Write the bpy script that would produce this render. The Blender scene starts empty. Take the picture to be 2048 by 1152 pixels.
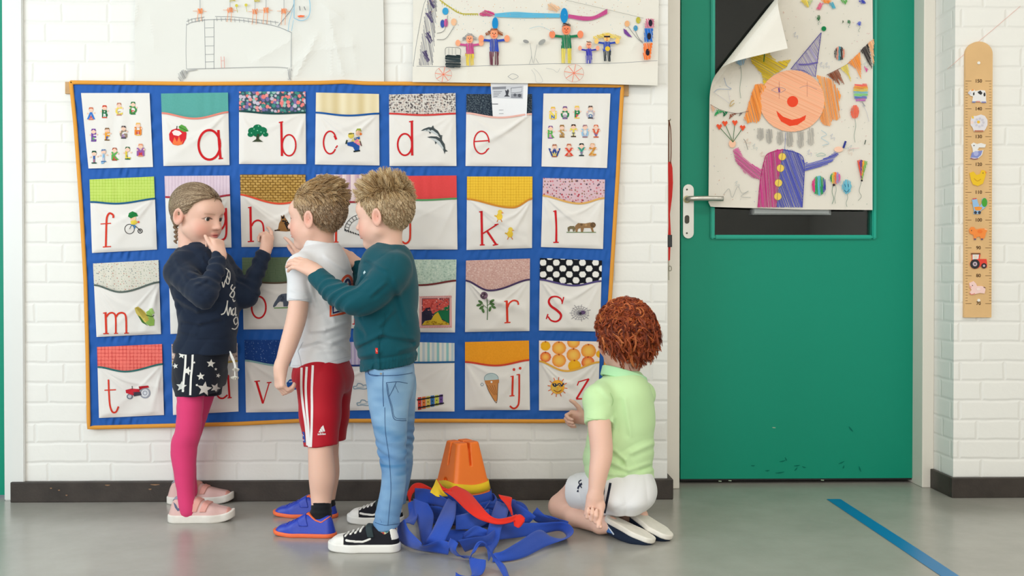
import bpy, bmesh, math, random
import numpy as np
from mathutils import Vector, Matrix
from mathutils.bvhtree import BVHTree
from mathutils.geometry import tessellate_polygon
random.seed(7); np.random.seed(7)
sc = bpy.context.scene
COL = sc.collection
# ------------------------------------------------------------------ camera
F = 2000.0; CD = 3.56; CH = 0.79
YAW = math.radians(1.25); PIT = math.radians(0.6)
cam = bpy.data.cameras.new('camera'); camo = bpy.data.objects.new('camera', cam); COL.objects.link(camo)
camo.location = (0, -CD, CH); camo.rotation_euler = (math.pi/2 - PIT, 0, -YAW)
cam.sensor_width = 36; cam.lens = F/2048*36; cam.clip_start = .05
sc.camera = camo
# ------------------------------------------------------------------ view, world, lights
vs = sc.view_settings
vs.view_transform = 'Standard'; vs.look = 'None'; vs.gamma = 1; vs.use_curve_mapping = False
vs.exposure = -0.10
w = bpy.data.worlds.new('world'); sc.world = w; w.use_nodes = True
w.node_tree.nodes['Background'].inputs[0].default_value = (.75, .85, 1, 1)
w.node_tree.nodes['Background'].inputs[1].default_value = .6
def area(name, loc, tgt, sx, sy, power, col):
    l = bpy.data.lights.new(name, 'AREA'); l.shape = 'RECTANGLE'; l.size = sx; l.size_y = sy
    l.energy = power; l.color = col
    o = bpy.data.objects.new(name, l); COL.objects.link(o); o.location = loc
    o.rotation_euler = (Vector(tgt)-Vector(loc)).to_track_quat('-Z', 'Y').to_euler()
    return o
# daylight through the tall windows of the left wall, the windows behind the camera, and two added warm fill lights without fixtures
area('window_daylight', (-3.42, -3.0, 1.75), (0, -3.0, 1.55), 3.9, 1.9, 112, (.82, .92, 1.0))
area('window_daylight', (-0.6, -7.05, 1.75), (-0.6, 0, 1.4), 4.6, 1.9, 116, (1.0, .965, .92))
area('warm_fill_light', (1.7, -2.2, 3.02), (1.7, -2.2, 0), 2.4, .5, 30, (1.0, .93, .84))
area('warm_fill_light', (0.0, -4.6, 3.02), (0.0, -4.6, 0), 2.4, .5, 16, (1.0, .93, .84))

# ------------------------------------------------------------------ pixel helpers (photo pixel -> point of the place)
_f = np.array([math.sin(YAW)*math.cos(PIT), math.cos(YAW)*math.cos(PIT), -math.sin(PIT)])
_r = np.array([math.cos(YAW), -math.sin(YAW), 0.]); _u = np.cross(_r, _f)
CAM = np.array([0, -CD, CH])
def ray(px, py): return _f + _r*((px-1024)/F) - _u*((py-576)/F)
def P(px, py, Y):                       # on the plane y = Y
    d = ray(px, py); return CAM + d*((Y+CD)/d[1])
def Z(px, py, z):                       # on the height z
    d = ray(px, py); return CAM + d*((z-CH)/d[2])
def Q(px, py, dep): return CAM + ray(px, py)*dep     # at a depth
def lin(c):
    c = np.asarray(c, float)/255.
    return np.where(c <= .04045, c/12.92, ((c+.055)/1.055)**2.4)
# ------------------------------------------------------------------ materials
MATS = {}
def mat(name, rgb=None, rough=.6, spec=.5, bump=0, scale=200, attr=False, sheen=0, metal=0, sss=0, coat=0, var=0, varscale=6, weave=0):
    if name in MATS: return MATS[name]
    m = bpy.data.materials.new(name); m.use_nodes = True; MATS[name] = m
    nt = m.node_tree; b = nt.nodes['Principled BSDF']
    b.inputs['Roughness'].default_value = rough; b.inputs['Specular IOR Level'].default_value = spec
    b.inputs['Metallic'].default_value = metal; b.inputs['Coat Weight'].default_value = coat
    if sheen:
        b.inputs['Sheen Weight'].default_value = sheen; b.inputs['Sheen Roughness'].default_value = .5
    if sss:
        b.inputs['Subsurface Weight'].default_value = sss; b.inputs['Subsurface Radius'].default_value = (1, .35, .2)
        b.inputs['Subsurface Scale'].default_value = .006
    if attr:
        a = nt.nodes.new('ShaderNodeAttribute'); a.attribute_name = 'Col'; out = a.outputs['Color']
    else:
        r = nt.nodes.new('ShaderNodeRGB'); r.outputs[0].default_value = (*lin(rgb), 1); out = r.outputs[0]
    tc = nt.nodes.new('ShaderNodeTexCoord')
    if var:
        n = nt.nodes.new('ShaderNodeTexNoise'); n.inputs['Scale'].default_value = varscale; n.inputs['Detail'].default_value = 5
        nt.links.new(tc.outputs['Object'], n.inputs['Vector'])
        mp = nt.nodes.new('ShaderNodeMapRange'); mp.inputs[1].default_value = .3; mp.inputs[2].default_value = .7
        mp.inputs[3].default_value = 1-var; mp.inputs[4].default_value = 1+var
        nt.links.new(n.outputs['Fac'], mp.inputs[0])
        mx = nt.nodes.new('ShaderNodeVectorMath'); mx.operation = 'SCALE'
        nt.links.new(out, mx.inputs[0]); nt.links.new(mp.outputs[0], mx.inputs['Scale']); out = mx.outputs[0]
    nt.links.new(out, b.inputs['Base Color'])
    if bump:
        n = nt.nodes.new('ShaderNodeTexNoise'); n.inputs['Scale'].default_value = scale; n.inputs['Detail'].default_value = 3
        nt.links.new(tc.outputs['Object'], n.inputs['Vector'])
        bp = nt.nodes.new('ShaderNodeBump'); bp.inputs['Strength'].default_value = bump; bp.inputs['Distance'].default_value = .002
        nt.links.new(n.outputs['Fac'], bp.inputs['Height']); nt.links.new(bp.outputs[0], b.inputs['Normal'])
    return m
INK = mat('ink_on_paper', attr=True, rough=.85, spec=.2)
CLOTH = mat('cotton_print', attr=True, rough=.9, spec=.15, sheen=.1, bump=.12, scale=900)
PAINT = mat('painted_wood', attr=True, rough=.45, spec=.4)
# ------------------------------------------------------------------ mesh helpers
def new_obj(name, me, parent=None, m=None, smooth=False):
    o = bpy.data.objects.new(name, me); COL.objects.link(o)
    if m is not None:
        for x in (m if isinstance(m, (list, tuple)) else [m]): me.materials.append(x)
    if parent is not None: o.parent = parent
    if smooth: me.polygons.foreach_set('use_smooth', [True]*len(me.polygons))
    return o
def tag(o, label=None, cat=None, group=None, kind=None):
    for k, v in (('label', label), ('category', cat), ('group', group), ('kind', kind)):
        if v: o[k] = v
    return o
def empty(name, loc=(0, 0, 0)):
    # kept at the origin of the place so that parts can be given in place coordinates; delta moves it to the thing's base
    o = bpy.data.objects.new(name, None); COL.objects.link(o); o.empty_display_size = .05
    o.location = loc
    return o
def adopt(root, *kids):
    for k in kids:
        k.parent = root; k.matrix_parent_inverse = Matrix.Translation(root.location).inverted()
def mesh(name, v, f, m=None, parent=None, smooth=False, col=None):
    me = bpy.data.meshes.new(name)
    v = np.asarray(v, np.float32)
    if isinstance(f, np.ndarray):
        n = len(f); k = f.shape[1]
        me.vertices.add(len(v)); me.vertices.foreach_set('co', v.ravel())
        me.loops.add(n*k); me.loops.foreach_set('vertex_index', f.astype(np.int32).ravel())
        me.polygons.add(n); me.polygons.foreach_set('loop_start', np.arange(0, n*k, k, dtype=np.int32))
        me.polygons.foreach_set('loop_total', np.full(n, k, np.int32)); me.update(calc_edges=True); me.validate()
    else:
        me.from_pydata([tuple(map(float, x)) for x in v], [], f); me.update()
    if col is not None:
        a = me.color_attributes.new('Col', 'FLOAT_COLOR', 'POINT')
        c = np.ones((len(v), 4), np.float32); c[:, :3] = col; a.data.foreach_set('color', c.ravel())
    o = new_obj(name, me, None, m, smooth)
    if parent is not None: adopt(parent, o)
    return o
def box(name, lo, hi, m, parent=None, bevel=0.0):
    bm = bmesh.new(); bmesh.ops.create_cube(bm, size=1)
    lo = Vector(lo); hi = Vector(hi)
    for v in bm.verts: v.co = Vector([(lo[i]+hi[i])/2+(hi[i]-lo[i])*v.co[i] for i in range(3)])
    if bevel: bmesh.ops.bevel(bm, geom=bm.edges[:], offset=bevel, segments=2, affect='EDGES', profile=.5)
    me = bpy.data.meshes.new(name); bm.to_mesh(me); bm.free()
    o = new_obj(name, me, None, m)
    if parent is not None: adopt(parent, o)
    return o
def tube(pts, rad, n=10, closed=False):
    pts = np.asarray(pts, float); k = len(pts)
    rad = np.broadcast_to(np.asarray(rad, float), (k,))
    t = np.gradient(pts, axis=0); t /= np.linalg.norm(t, axis=1)[:, None]+1e-12
    up = np.array([0, 0, 1.]) if abs(t[0][2]) < .9 else np.array([1., 0, 0])
    V = []; a = np.cross(t[0], up); a /= np.linalg.norm(a)
    for i in range(k):
        a = a - t[i]*np.dot(a, t[i]); a /= np.linalg.norm(a)+1e-12; b = np.cross(t[i], a)
        for j in range(n):
            th = 2*math.pi*j/n; V.append(pts[i]+rad[i]*(a*math.cos(th)+b*math.sin(th)))
    Fc = [[i*n+j, i*n+(j+1) % n, (i+1)*n+(j+1) % n, (i+1)*n+j] for i in range(k-1) for j in range(n)]
    Fc += [list(range(n))[::-1], [(k-1)*n+j for j in range(n)]]
    return V, Fc
def spline(pts, n=8):
    p = np.asarray(pts, float); p = np.vstack([2*p[0]-p[1], p, 2*p[-1]-p[-2]]); out = []
    for i in range(1, len(p)-2):
        for t in np.linspace(0, 1, n, endpoint=False):
            a, b, c, d = p[i-1], p[i], p[i+1], p[i+2]
            out.append(.5*((2*b)+(c-a)*t+(2*a-5*b+4*c-d)*t*t+(3*b-a-3*c+d)*t**3))
    out.append(p[-2]); return np.array(out)
# ------------------------------------------------------------------ flat artwork: polygons and pen strokes in photo pixels, laid on a surface
class Art:
    def __init__(s, lmax=7): s.V = []; s.T = []; s.C = []; s.L = []; s.lmax = lmax; s.n = 0; s.rng = random.Random(5)
    def _tri(s, a, b, c, col, lay, lmax):
        st = [(a, b, c)]
        while st:
            a, b, c = st.pop()
            e = [math.dist(a, b), math.dist(b, c), math.dist(c, a)]; k = e.index(max(e))
            if e[k] > lmax:
                if k == 1: a, b, c = b, c, a
                elif k == 2: a, b, c = c, a, b
                m_ = ((a[0]+b[0])/2, (a[1]+b[1])/2); st += [(a, m_, c), (m_, b, c)]
            else:
                i = len(s.V); s.V += [a, b, c]; s.T.append((i, i+1, i+2)); s.C += [col]*3; s.L += [lay]*3
    def poly(s, pts, col, lay=None, lmax=None):
        s.n += 1; lay = s.n if lay is None else lay; col = tuple(lin(col))
        pts = [tuple(map(float, p)) for p in pts]
        for t in tessellate_polygon([[Vector((x, y, 0)) for x, y in pts]]):
            s._tri(pts[t[0]], pts[t[1]], pts[t[2]], col, lay, lmax or s.lmax)
        return s
    def line(s, pts, wd, col, smooth=True, lay=None):
        s.n += 1; lay = s.n if lay is None else lay
        p = spline(pts, 6) if smooth and len(pts) > 2 else np.asarray(pts, float)
        wd = np.interp(np.linspace(0, 1, len(p)), np.linspace(0, 1, len(np.atleast_1d(wd))), np.atleast_1d(wd)) if np.ndim(wd) else np.full(len(p), wd)
        t = np.gradient(p, axis=0); t /= np.linalg.norm(t, axis=1)[:, None]+1e-9
        nrm = np.stack([-t[:, 1], t[:, 0]], 1)*wd[:, None]/2
        a, b = p+nrm, p-nrm; c = tuple(lin(col))
        for i in range(len(p)-1):
            s._tri(tuple(a[i]), tuple(b[i]), tuple(b[i+1]), c, lay, s.lmax); s._tri(tuple(a[i]), tuple(b[i+1]), tuple(a[i+1]), c, lay, s.lmax)
        return s
    def disc(s, x, y, rx, col, ry=None, rot=0, n=18):
        ry = rx if ry is None else ry; c, d = math.cos(rot), math.sin(rot)
        return s.poly([(x+rx*math.cos(a)*c-ry*math.sin(a)*d, y+rx*math.cos(a)*d+ry*math.sin(a)*c) for a in np.linspace(0, 2*math.pi, n, endpoint=False)], col)
    def ring(s, x, y, r, wd, col, ry=None, n=22):
        ry = r if ry is None else ry
        return s.line([(x+r*math.cos(a), y+ry*math.sin(a)) for a in np.linspace(0, 2*math.pi, n)], wd, col, smooth=False)
    def hatch(s, poly, col, ang=70, gap=2.6, wd=2.2, jit=.8, vary=18):
        # crayon strokes inside an outline
        s.n += 1; lay = s.n; p = np.asarray(poly, float); a = math.radians(ang)
        u = np.array([math.cos(a), math.sin(a)]); v = np.array([-u[1], u[0]])
        q = np.stack([p@u, p@v], 1)
        y = q[:, 1].min()+gap/2
        while y < q[:, 1].max():
            xs = []
            for i in range(len(q)):
                (x1, y1), (x2, y2) = q[i-1], q[i]
                if (y1 > y) != (y2 > y): xs.append(x1+(y-y1)/(y2-y1)*(x2-x1))
            xs.sort()
            for k in range(0, len(xs)-1, 2):
                x0, x1 = xs[k]+s.rng.uniform(-jit, jit), xs[k+1]+s.rng.uniform(-jit, jit)
                cc = np.clip(np.array(col)+s.rng.uniform(-vary, vary), 0, 255)
                A = u*x0+v*(y+s.rng.uniform(-jit, jit)); B = u*x1+v*(y+s.rng.uniform(-jit, jit)); ww = v*wd*s.rng.uniform(.6, 1.1)/2
                c = tuple(lin(cc))
                s._tri(tuple(A+ww), tuple(A-ww), tuple(B-ww), c, lay, s.lmax); s._tri(tuple(A+ww), tuple(B-ww), tuple(B+ww), c, lay, s.lmax)
            y += gap*s.rng.uniform(.8, 1.2)
        return s
    def text(s, txt, x, y, h, col, bold=0, rot=0, align='CENTER'):
        cu = bpy.data.curves.new('t', 'FONT'); cu.body = txt; cu.size = 1; cu.align_x = align; cu.offset = bold; cu.resolution_u = 3
        o = bpy.data.objects.new('t', cu); COL.objects.link(o); bpy.context.view_layer.update()
        me = o.to_mesh(); me.calc_loop_triangles(); s.n += 1; c, d = math.cos(rot), math.sin(rot); k = h/.7
        for t in me.loop_triangles:
            q = [me.vertices[i].co for i in t.vertices]
            s._tri(*[(x+k*(v.x*c+v.y*d), y+k*(v.x*d-v.y*c)) for v in q], tuple(lin(col)), s.n, s.lmax)
        o.to_mesh_clear(); bpy.data.objects.remove(o); bpy.data.curves.remove(cu)
        return s
    def build(s, name, fn, m, parent=None, lift0=.0006, step=.00012):
        # fn(px, py, lift) -> point
        V = [fn(p[0], p[1], lift0+step*l) for p, l in zip(s.V, s.L)]
        ok = [all(V[i] is not None for i in t) for t in s.T]
        V = [(0, 0, 0) if v is None else v for v in V]
        T = np.array([t for t, k in zip(s.T, ok) if k], int).reshape(-1, 3)
        used = np.unique(T); mp = np.full(len(V), -1); mp[used] = np.arange(len(used))
        V = np.array(V)[used]; C = np.array(s.C)[used]; T = mp[T]
        if len(T):   # face towards the camera
            n = np.cross(V[T[:, 1]]-V[T[:, 0]], V[T[:, 2]]-V[T[:, 0]])
            fl = np.einsum('ij,ij->i', n, CAM-V[T[:, 0]]) < 0; T[fl] = T[fl][:, ::-1]
        return mesh(name, V, T, m, parent, col=C)
# ================================================================== the room
def X0(px, Y=0): return P(px, 576, Y)[0]
WL, WR, WR2 = X0(50), X0(1335), X0(1908)
def brick_mat():
    m = bpy.data.materials.new('white_painted_brick'); m.use_nodes = True; nt = m.node_tree; b = nt.nodes['Principled BSDF']
    b.inputs['Roughness'].default_value = .55; b.inputs['Specular IOR Level'].default_value = .35
    N = nt.nodes.new; L = nt.links.new
    tc = N('ShaderNodeTexCoord'); sep = N('ShaderNodeSeparateXYZ'); L(tc.outputs['Object'], sep.inputs[0])
    ad = N('ShaderNodeMath'); ad.operation = 'ADD'; L(sep.outputs['X'], ad.inputs[0]); L(sep.outputs['Y'], ad.inputs[1])
    cb = N('ShaderNodeCombineXYZ'); L(ad.outputs[0], cb.inputs['X']); L(sep.outputs['Z'], cb.inputs['Y'])
    dn = N('ShaderNodeTexNoise'); dn.inputs['Scale'].default_value = 9; dn.inputs['Detail'].default_value = 3; L(cb.outputs[0], dn.inputs['Vector'])
    ds = N('ShaderNodeVectorMath'); ds.operation = 'SCALE'; ds.inputs['Scale'].default_value = .012; L(dn.outputs['Color'], ds.inputs[0])
    dv = N('ShaderNodeVectorMath'); dv.operation = 'ADD'; L(cb.outputs[0], dv.inputs[0]); L(ds.outputs[0], dv.inputs[1])
    br = N('ShaderNodeTexBrick'); L(dv.outputs[0], br.inputs['Vector'])
    br.inputs['Scale'].default_value = 1; br.inputs['Brick Width'].default_value = .222; br.inputs['Row Height'].default_value = .0705
    br.inputs['Mortar Size'].default_value = .0095; br.inputs['Mortar Smooth'].default_value = 1.0; br.offset = .37; br.offset_frequency = 2; br.squash_frequency = 3; br.squash = .72
    nz = N('ShaderNodeTexNoise'); nz.inputs['Scale'].default_value = 55; nz.inputs['Detail'].default_value = 6; L(cb.outputs[0], nz.inputs['Vector'])
    nb = N('ShaderNodeTexNoise'); nb.inputs['Scale'].default_value = 7; nb.inputs['Detail'].default_value = 4; L(cb.outputs[0], nb.inputs['Vector'])
    # height = (1-mortar) + noise
    inv = N('ShaderNodeMath'); inv.operation = 'MULTIPLY_ADD'; L(br.outputs['Fac'], inv.inputs[0]); inv.inputs[1].default_value = -1
    sm = N('ShaderNodeMath'); sm.operation = 'MULTIPLY'; L(nz.outputs['Fac'], sm.inputs[0]); sm.inputs[1].default_value = .32; L(sm.outputs[0], inv.inputs[2])
    i2 = N('ShaderNodeMath'); i2.operation = 'MULTIPLY_ADD'; L(nb.outputs['Fac'], i2.inputs[0]); i2.inputs[1].default_value = .9; L(inv.outputs[0], i2.inputs[2])
    bp = N('ShaderNodeBump'); bp.inputs['Strength'].default_value = .5; bp.inputs['Distance'].default_value = .0042
    L(i2.outputs[0], bp.inputs['Height']); L(bp.outputs[0], b.inputs['Normal'])
    mx = N('ShaderNodeMix'); mx.data_type = 'RGBA'; mx.inputs[6].default_value = (*lin((238, 237, 231)), 1); mx.inputs[7].default_value = (*lin((236, 235, 229)), 1)
    L(br.outputs['Fac'], mx.inputs[0]); L(mx.outputs[2], b.inputs['Base Color'])
    return m
BRICK = brick_mat()
WHITE = mat('white_wall_paint', (236, 234, 228), .7, .3)
FRAME = mat('cream_gloss_paint', (230, 224, 212), .35, .5)
GREEN = mat('green_door_paint', (0, 140, 112), .45, .3, bump=.03, scale=60)
def floor_mat():
    m = bpy.data.materials.new('grey_linoleum'); m.use_nodes = True; nt = m.node_tree; b = nt.nodes['Principled BSDF']
    N = nt.nodes.new; L = nt.links.new; tc = N('ShaderNodeTexCoord')
    n = N('ShaderNodeTexNoise'); n.inputs['Scale'].default_value = 3; n.inputs['Detail'].default_value = 8; n.inputs['Roughness'].default_value = .65; L(tc.outputs['Object'], n.inputs['Vector'])
    r = N('ShaderNodeValToRGB'); r.color_ramp.elements[0].position = .35; r.color_ramp.elements[0].color = (*lin((156, 154, 146)), 1)
    r.color_ramp.elements[1].position = .68; r.color_ramp.elements[1].color = (*lin((170, 168, 160)), 1); L(n.outputs['Fac'], r.inputs[0])
    v = N('ShaderNodeTexVoronoi'); v.inputs['Scale'].default_value = 16; L(tc.outputs['Object'], v.inputs['Vector'])
    sp = N('ShaderNodeMapRange'); sp.inputs[1].default_value = .018; sp.inputs[2].default_value = .03; sp.inputs[3].default_value = .5; sp.inputs[4].default_value = 0; L(v.outputs['Distance'], sp.inputs[0])
    mx = N('ShaderNodeMix'); mx.data_type = 'RGBA'; L(sp.outputs[0], mx.inputs[0]); L(r.outputs[0], mx.inputs[6]); mx.inputs[7].default_value = (*lin((205, 200, 188)), 1)
    L(mx.outputs[2], b.inputs['Base Color'])
    b.inputs['Roughness'].default_value = .24; b.inputs['Specular IOR Level'].default_value = .55
    n2 = N('ShaderNodeTexNoise'); n2.inputs['Scale'].default_value = 14; n2.inputs['Detail'].default_value = 3; L(tc.outputs['Object'], n2.inputs['Vector'])
    bp = N('ShaderNodeBump'); bp.inputs['Strength'].default_value = .04; bp.inputs['Distance'].default_value = .004; L(n2.outputs['Fac'], bp.inputs['Height']); L(bp.outputs[0], b.inputs['Normal'])
    return m
def struct(o): o['kind'] = 'structure'; return o
XL, XR, YF, ZC = -3.5, 3.6, -7.1, 3.05
struct(box('floor', (XL-.3, YF-.3, -.1), (XR+.3, 2.4, 0), floor_mat()))
struct(box('ceiling', (XL-.3, YF-.3, ZC), (XR+.3, 2.4, ZC+.1), WHITE))
# the brick wall with the quilt, its two door openings, and the piece right of the green door
struct(box('wall_back', (WL, 0, 0), (WR, .27, ZC), BRICK))
struct(box('wall_back_right', (WR2, 0, 0), (XR+.3, .27, ZC), BRICK))
struct(box('wall_back_over_door', (WR, 0, 2.16), (WR2, .27, ZC), BRICK))
struct(box('wall_back_left', (XL-.3, 0, 0), (WL-1.02, .27, ZC), BRICK))
struct(box('wall_back_over_left_door', (WL-1.02, 0, 2.16), (WL, .27, ZC), BRICK))
struct(box('wall_right', (XR, YF, 0), (XR+.3, 0, ZC), WHITE))
# left wall and front wall with window openings
def wall_open(name, ax, c0, c1, a0, a1, o0, o1, z0, z1):
    i = 0
    for (s0, s1, b0, b1) in ((a0, o0, 0, ZC), (o1, a1, 0, ZC), (o0, o1, 0, z0), (o0, o1, z1, ZC)):
        lo, hi = ((c0, s0, b0), (c1, s1, b1)) if ax == 'x' else ((s0, c0, b0), (s1, c1, b1))
        struct(box(name if i == 0 else name+'_'+('far', 'sill', 'head')[i-1], lo, hi, WHITE)); i += 1
wall_open('wall_left', 'x', XL-.3, XL, YF, 0, -5.0, -1.0, .8, 2.72)
wall_open('wall_front', 'y', YF-.3, YF, XL-.3, XR+.3, -2.95, 1.75, .8, 2.72)
# corridor behind the green door
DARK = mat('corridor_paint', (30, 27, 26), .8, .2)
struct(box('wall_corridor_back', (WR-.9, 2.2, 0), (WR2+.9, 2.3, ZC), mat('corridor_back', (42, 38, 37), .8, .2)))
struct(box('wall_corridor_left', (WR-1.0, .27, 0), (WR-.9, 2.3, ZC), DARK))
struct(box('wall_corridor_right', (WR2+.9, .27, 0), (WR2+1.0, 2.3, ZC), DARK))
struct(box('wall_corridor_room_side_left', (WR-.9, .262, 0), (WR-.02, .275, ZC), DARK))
# ---- green door (recessed)
FY, DY = .157, .245
def jx(px, Y): return P(px, 700, Y)[0]
dr = empty('door_1', (jx(1595, DY), DY, 0)); struct(dr)
dx0, dx1 = jx(1361.5, DY), jx(1827, DY)
gx0, gx1 = jx(1428, DY), jx(1742, DY); gz0 = P(1585, 470, DY)[2]; zt = 2.1; zb = P(1595, 957, DY)[2]; gz1 = 1.93
bm = bmesh.new()
def fr(lo, hi):
    r = bmesh.ops.create_cube(bm, size=1)
    for v in r['verts']: v.co = Vector([(lo[i]+hi[i])/2+(hi[i]-lo[i])*v.co[i] for i in range(3)])
fr((dx0, DY, zb), (gx0, DY+.04, zt)); fr((gx1, DY, zb), (dx1, DY+.04, zt)); fr((gx0, DY, zb), (gx1, DY+.04, gz0)); fr((gx0, DY, gz1), (gx1, DY+.04, zt))
me = bpy.data.meshes.new('door_leaf'); bm.to_mesh(me); bm.free(); adopt(dr, new_obj('door_leaf', me, None, GREEN))
bead = mat('green_bead_paint', (0, 163, 138), .35, .5)
bm = bmesh.new(); w_ = .016
fr((gx0-w_, DY-.012, gz0-w_), (gx0, DY+.0, gz1+w_)); fr((gx1, DY-.012, gz0-w_), (gx1+w_, DY, gz1+w_)); fr((gx0, DY-.012, gz0-w_), (gx1, DY, gz0)); fr((gx0, DY-.012, gz1), (gx1, DY, gz1+w_))
bmesh.ops.bevel(bm, geom=bm.edges[:], offset=.004, segments=2, affect='EDGES')
me = bpy.data.meshes.new('glazing_bead'); bm.to_mesh(me); bm.free(); adopt(dr, new_obj('glazing_bead', me, None, bead))
gm = bpy.data.materials.new('door_glass'); gm.use_nodes = True; b = gm.node_tree.nodes['Principled BSDF']
b.inputs['Transmission Weight'].default_value = 1; b.inputs['Roughness'].default_value = .02; b.inputs['Base Color'].default_value = (.75, .8, .8, 1); b.inputs['IOR'].default_value = 1.45
box('glass', (gx0, DY+.018, gz0), (gx1, DY+.024, gz1), gm, dr)
box('dark_gap_strip', (dx0, DY+.004, .012), (dx1, DY+.03, zb), mat('gap_black', (22, 21, 24), .6), dr)  # black strip standing in for the shaded gap under the leaf
# scuffs low on the door, dark rubber marks
A = Art(9)
for (x, y, l, a) in ((1565, 922, 13, -12), (1572, 918, 8, 60), (1594, 931, 12, -8), (1608, 934, 8, 15), (1592, 938, 9, -50), (1683, 925, 13, -25), (1687, 934, 7, -70), (1535, 941, 9, -6), (1506, 931, 8, 0), (1702, 858, 13, 50), (1720, 938, 12, 70), (1560, 945, 18, -8)):
    c, s_ = math.cos(math.radians(a))*l/2, math.sin(math.radians(a))*l/2
    A.line([(x-c, y-s_), (x, y+.6), (x+c, y+s_)], [1, 3, .8], (0, 108, 88))
for (x, y) in ((1548, 855), (1460, 961), (1645, 960), (1440, 962)): A.line([(x-3, y), (x+3, y+.5)], 1.6, (170, 190, 165))
A.build('scuff_mark', lambda x, y, l: P(x, y, DY-l), INK, dr)
# handle with its long plate
STEEL = mat('brushed_steel', (200, 198, 190), .32, .5, metal=.85)
hp = P(1376, 424, DY)
def plate(name, cx, z0, z1, wd, y0, y1, m, parent):
    n = 10; r = wd/2; pts = [(cx+r*math.cos(a), z1-r+r*math.sin(a)) for a in np.linspace(0, math.pi, n)]+[(cx-r*math.cos(a), z0+r-r*math.sin(a)) for a in np.linspace(0, math.pi, n)]
    k = len(pts); V = [(x, y0, z) for x, z in pts]+[(x, y1, z) for x, z in pts]
    Fc = [list(range(k)), list(range(2*k-1, k-1, -1))]+[[i, i+k, (i+1) % k+k, (i+1) % k] for i in range(k)]
    return mesh(name, V, Fc, m, parent)
pz0, pz1 = P(1376, 477, DY)[2], P(1376, 369, DY)[2]
pl = plate('handle_plate', hp[0], pz0, pz1, .041, DY-.008, DY, STEEL, dr)
h0 = P(1373, 399, DY); zz = h0[2]
V, Fc = tube(spline([(h0[0], DY-.005, zz), (h0[0], DY-.04, zz), (h0[0]+.012, DY-.052, zz), (h0[0]+.06, DY-.055, zz), (h0[0]+.128, DY-.055, zz-.001)], 6), .0098, 14)
mesh('door_handle', V, Fc, STEEL, pl, True)
V, Fc = tube([(h0[0], DY-.012, zz), (h0[0], DY-.006, zz)], .014, 18); mesh('handle_rose', V, Fc, mat('worn_brass', (170, 160, 120), .4, metal=.7), pl)
kz = P(1376, 437, DY)[2]; DKM = mat('dark_keyhole', (70, 66, 58), .4, metal=.6)
plate('lock_cylinder', h0[0], kz-.02, kz+.012, .017, DY-.013, DY-.008, DKM, pl)
for q in (pz0+.02, pz1-.02):
    V, Fc = tube([(h0[0], DY-.0095, q), (h0[0], DY-.008, q)], .0035, 10); mesh('screw', V, Fc, DKM, pl)
# ---- frame of the green door
fl0, fl1 = jx(1310, FY), jx(1359.5, FY)
fr0, fr1 = jx(1845.5, FY), WR2
struct(box('trim_1', (fl0, FY, 0), (fl1, .29, 2.16), FRAME, bevel=.003))
struct(box('trim_2', (fr0, FY, 0), (fr1, .29, 2.16), FRAME, bevel=.003))
struct(box('trim_3', (fl1, FY, 2.1), (fr0, .29, 2.16), FRAME, bevel=.003))
# ---- left door, only its edge shows, and its frame flush on the wall
FRW = mat('white_gloss_paint', (228, 229, 225), .3, .5)
d2 = empty('door_2', (WL-.5, .05, 0)); struct(d2)
box('door_leaf', (WL-1.0, .05, .012), (X0(9, .05), .09, 2.1), GREEN, d2)
bm = bmesh.new(); ax, bx, cx_ = X0(8.5, .02), X0(24), X0(47, -.012)
fr((ax, .012, 0), (bx+.002, .09, 2.16)); fr((bx, -.012, 0), (cx_, .09, 2.16))
bmesh.ops.bevel(bm, geom=bm.edges[:], offset=.003, segments=2, affect='EDGES')
me = bpy.data.meshes.new('trim_4'); bm.to_mesh(me); bm.free(); struct(new_obj('trim_4', me, None, FRW))
# ---- baseboards
BB = mat('dark_stained_wood', (58, 51, 46), .5, .4, bump=.3, scale=120, var=.25, varscale=14)
bh = P(1400, 958.5, -.022)[2]
struct(box('baseboard_left', (X0(18, -.022), -.022, 0), (X0(1347.5, -.022), .0, bh), BB, bevel=.003))
struct(box('baseboard_left_return', (WR, -.0005, 0), (X0(1347.5, -.022), FY, bh), BB, bevel=.003))
struct(box('baseboard_right', (X0(1907, -.022)-.002, -.022, 0), (XR, .0, bh), BB, bevel=.003))
struct(box('baseboard_right_return', (X0(1907, -.022)-.002, -.0005, 0), (WR2, FY, bh), BB, bevel=.003))
A = Art(9)   # chips in the dark stain
for (x, y, l) in ((215, 970, 10), (310, 969, 18), (118, 980, 4), (102, 976, 4), (133, 990, 4), (300, 978, 6)):
    A.line([(x-l/2, y), (x, y+.6), (x+l/2, y)], [1, 2.6, 1], (150, 118, 90))
A.build('baseboard_wear', lambda x, y, l: P(x, y, -.0225-l), INK)['kind'] = 'structure'
# ---- blue tape line on the floor
TP = [(1653, 998), (1681, 998), (1840, 1100), (1925, 1156), (1888, 1156), (1790, 1090)]
A = Art(20); A.poly(TP, (0, 118, 178))
tag(A.build('tape_line', lambda x, y, l: Z(x, y, .0004+l), mat('blue_vinyl_tape', attr=True, rough=.3, spec=.5)), 'long blue tape line stuck slantwise on the floor before the green door', 'tape')
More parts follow.
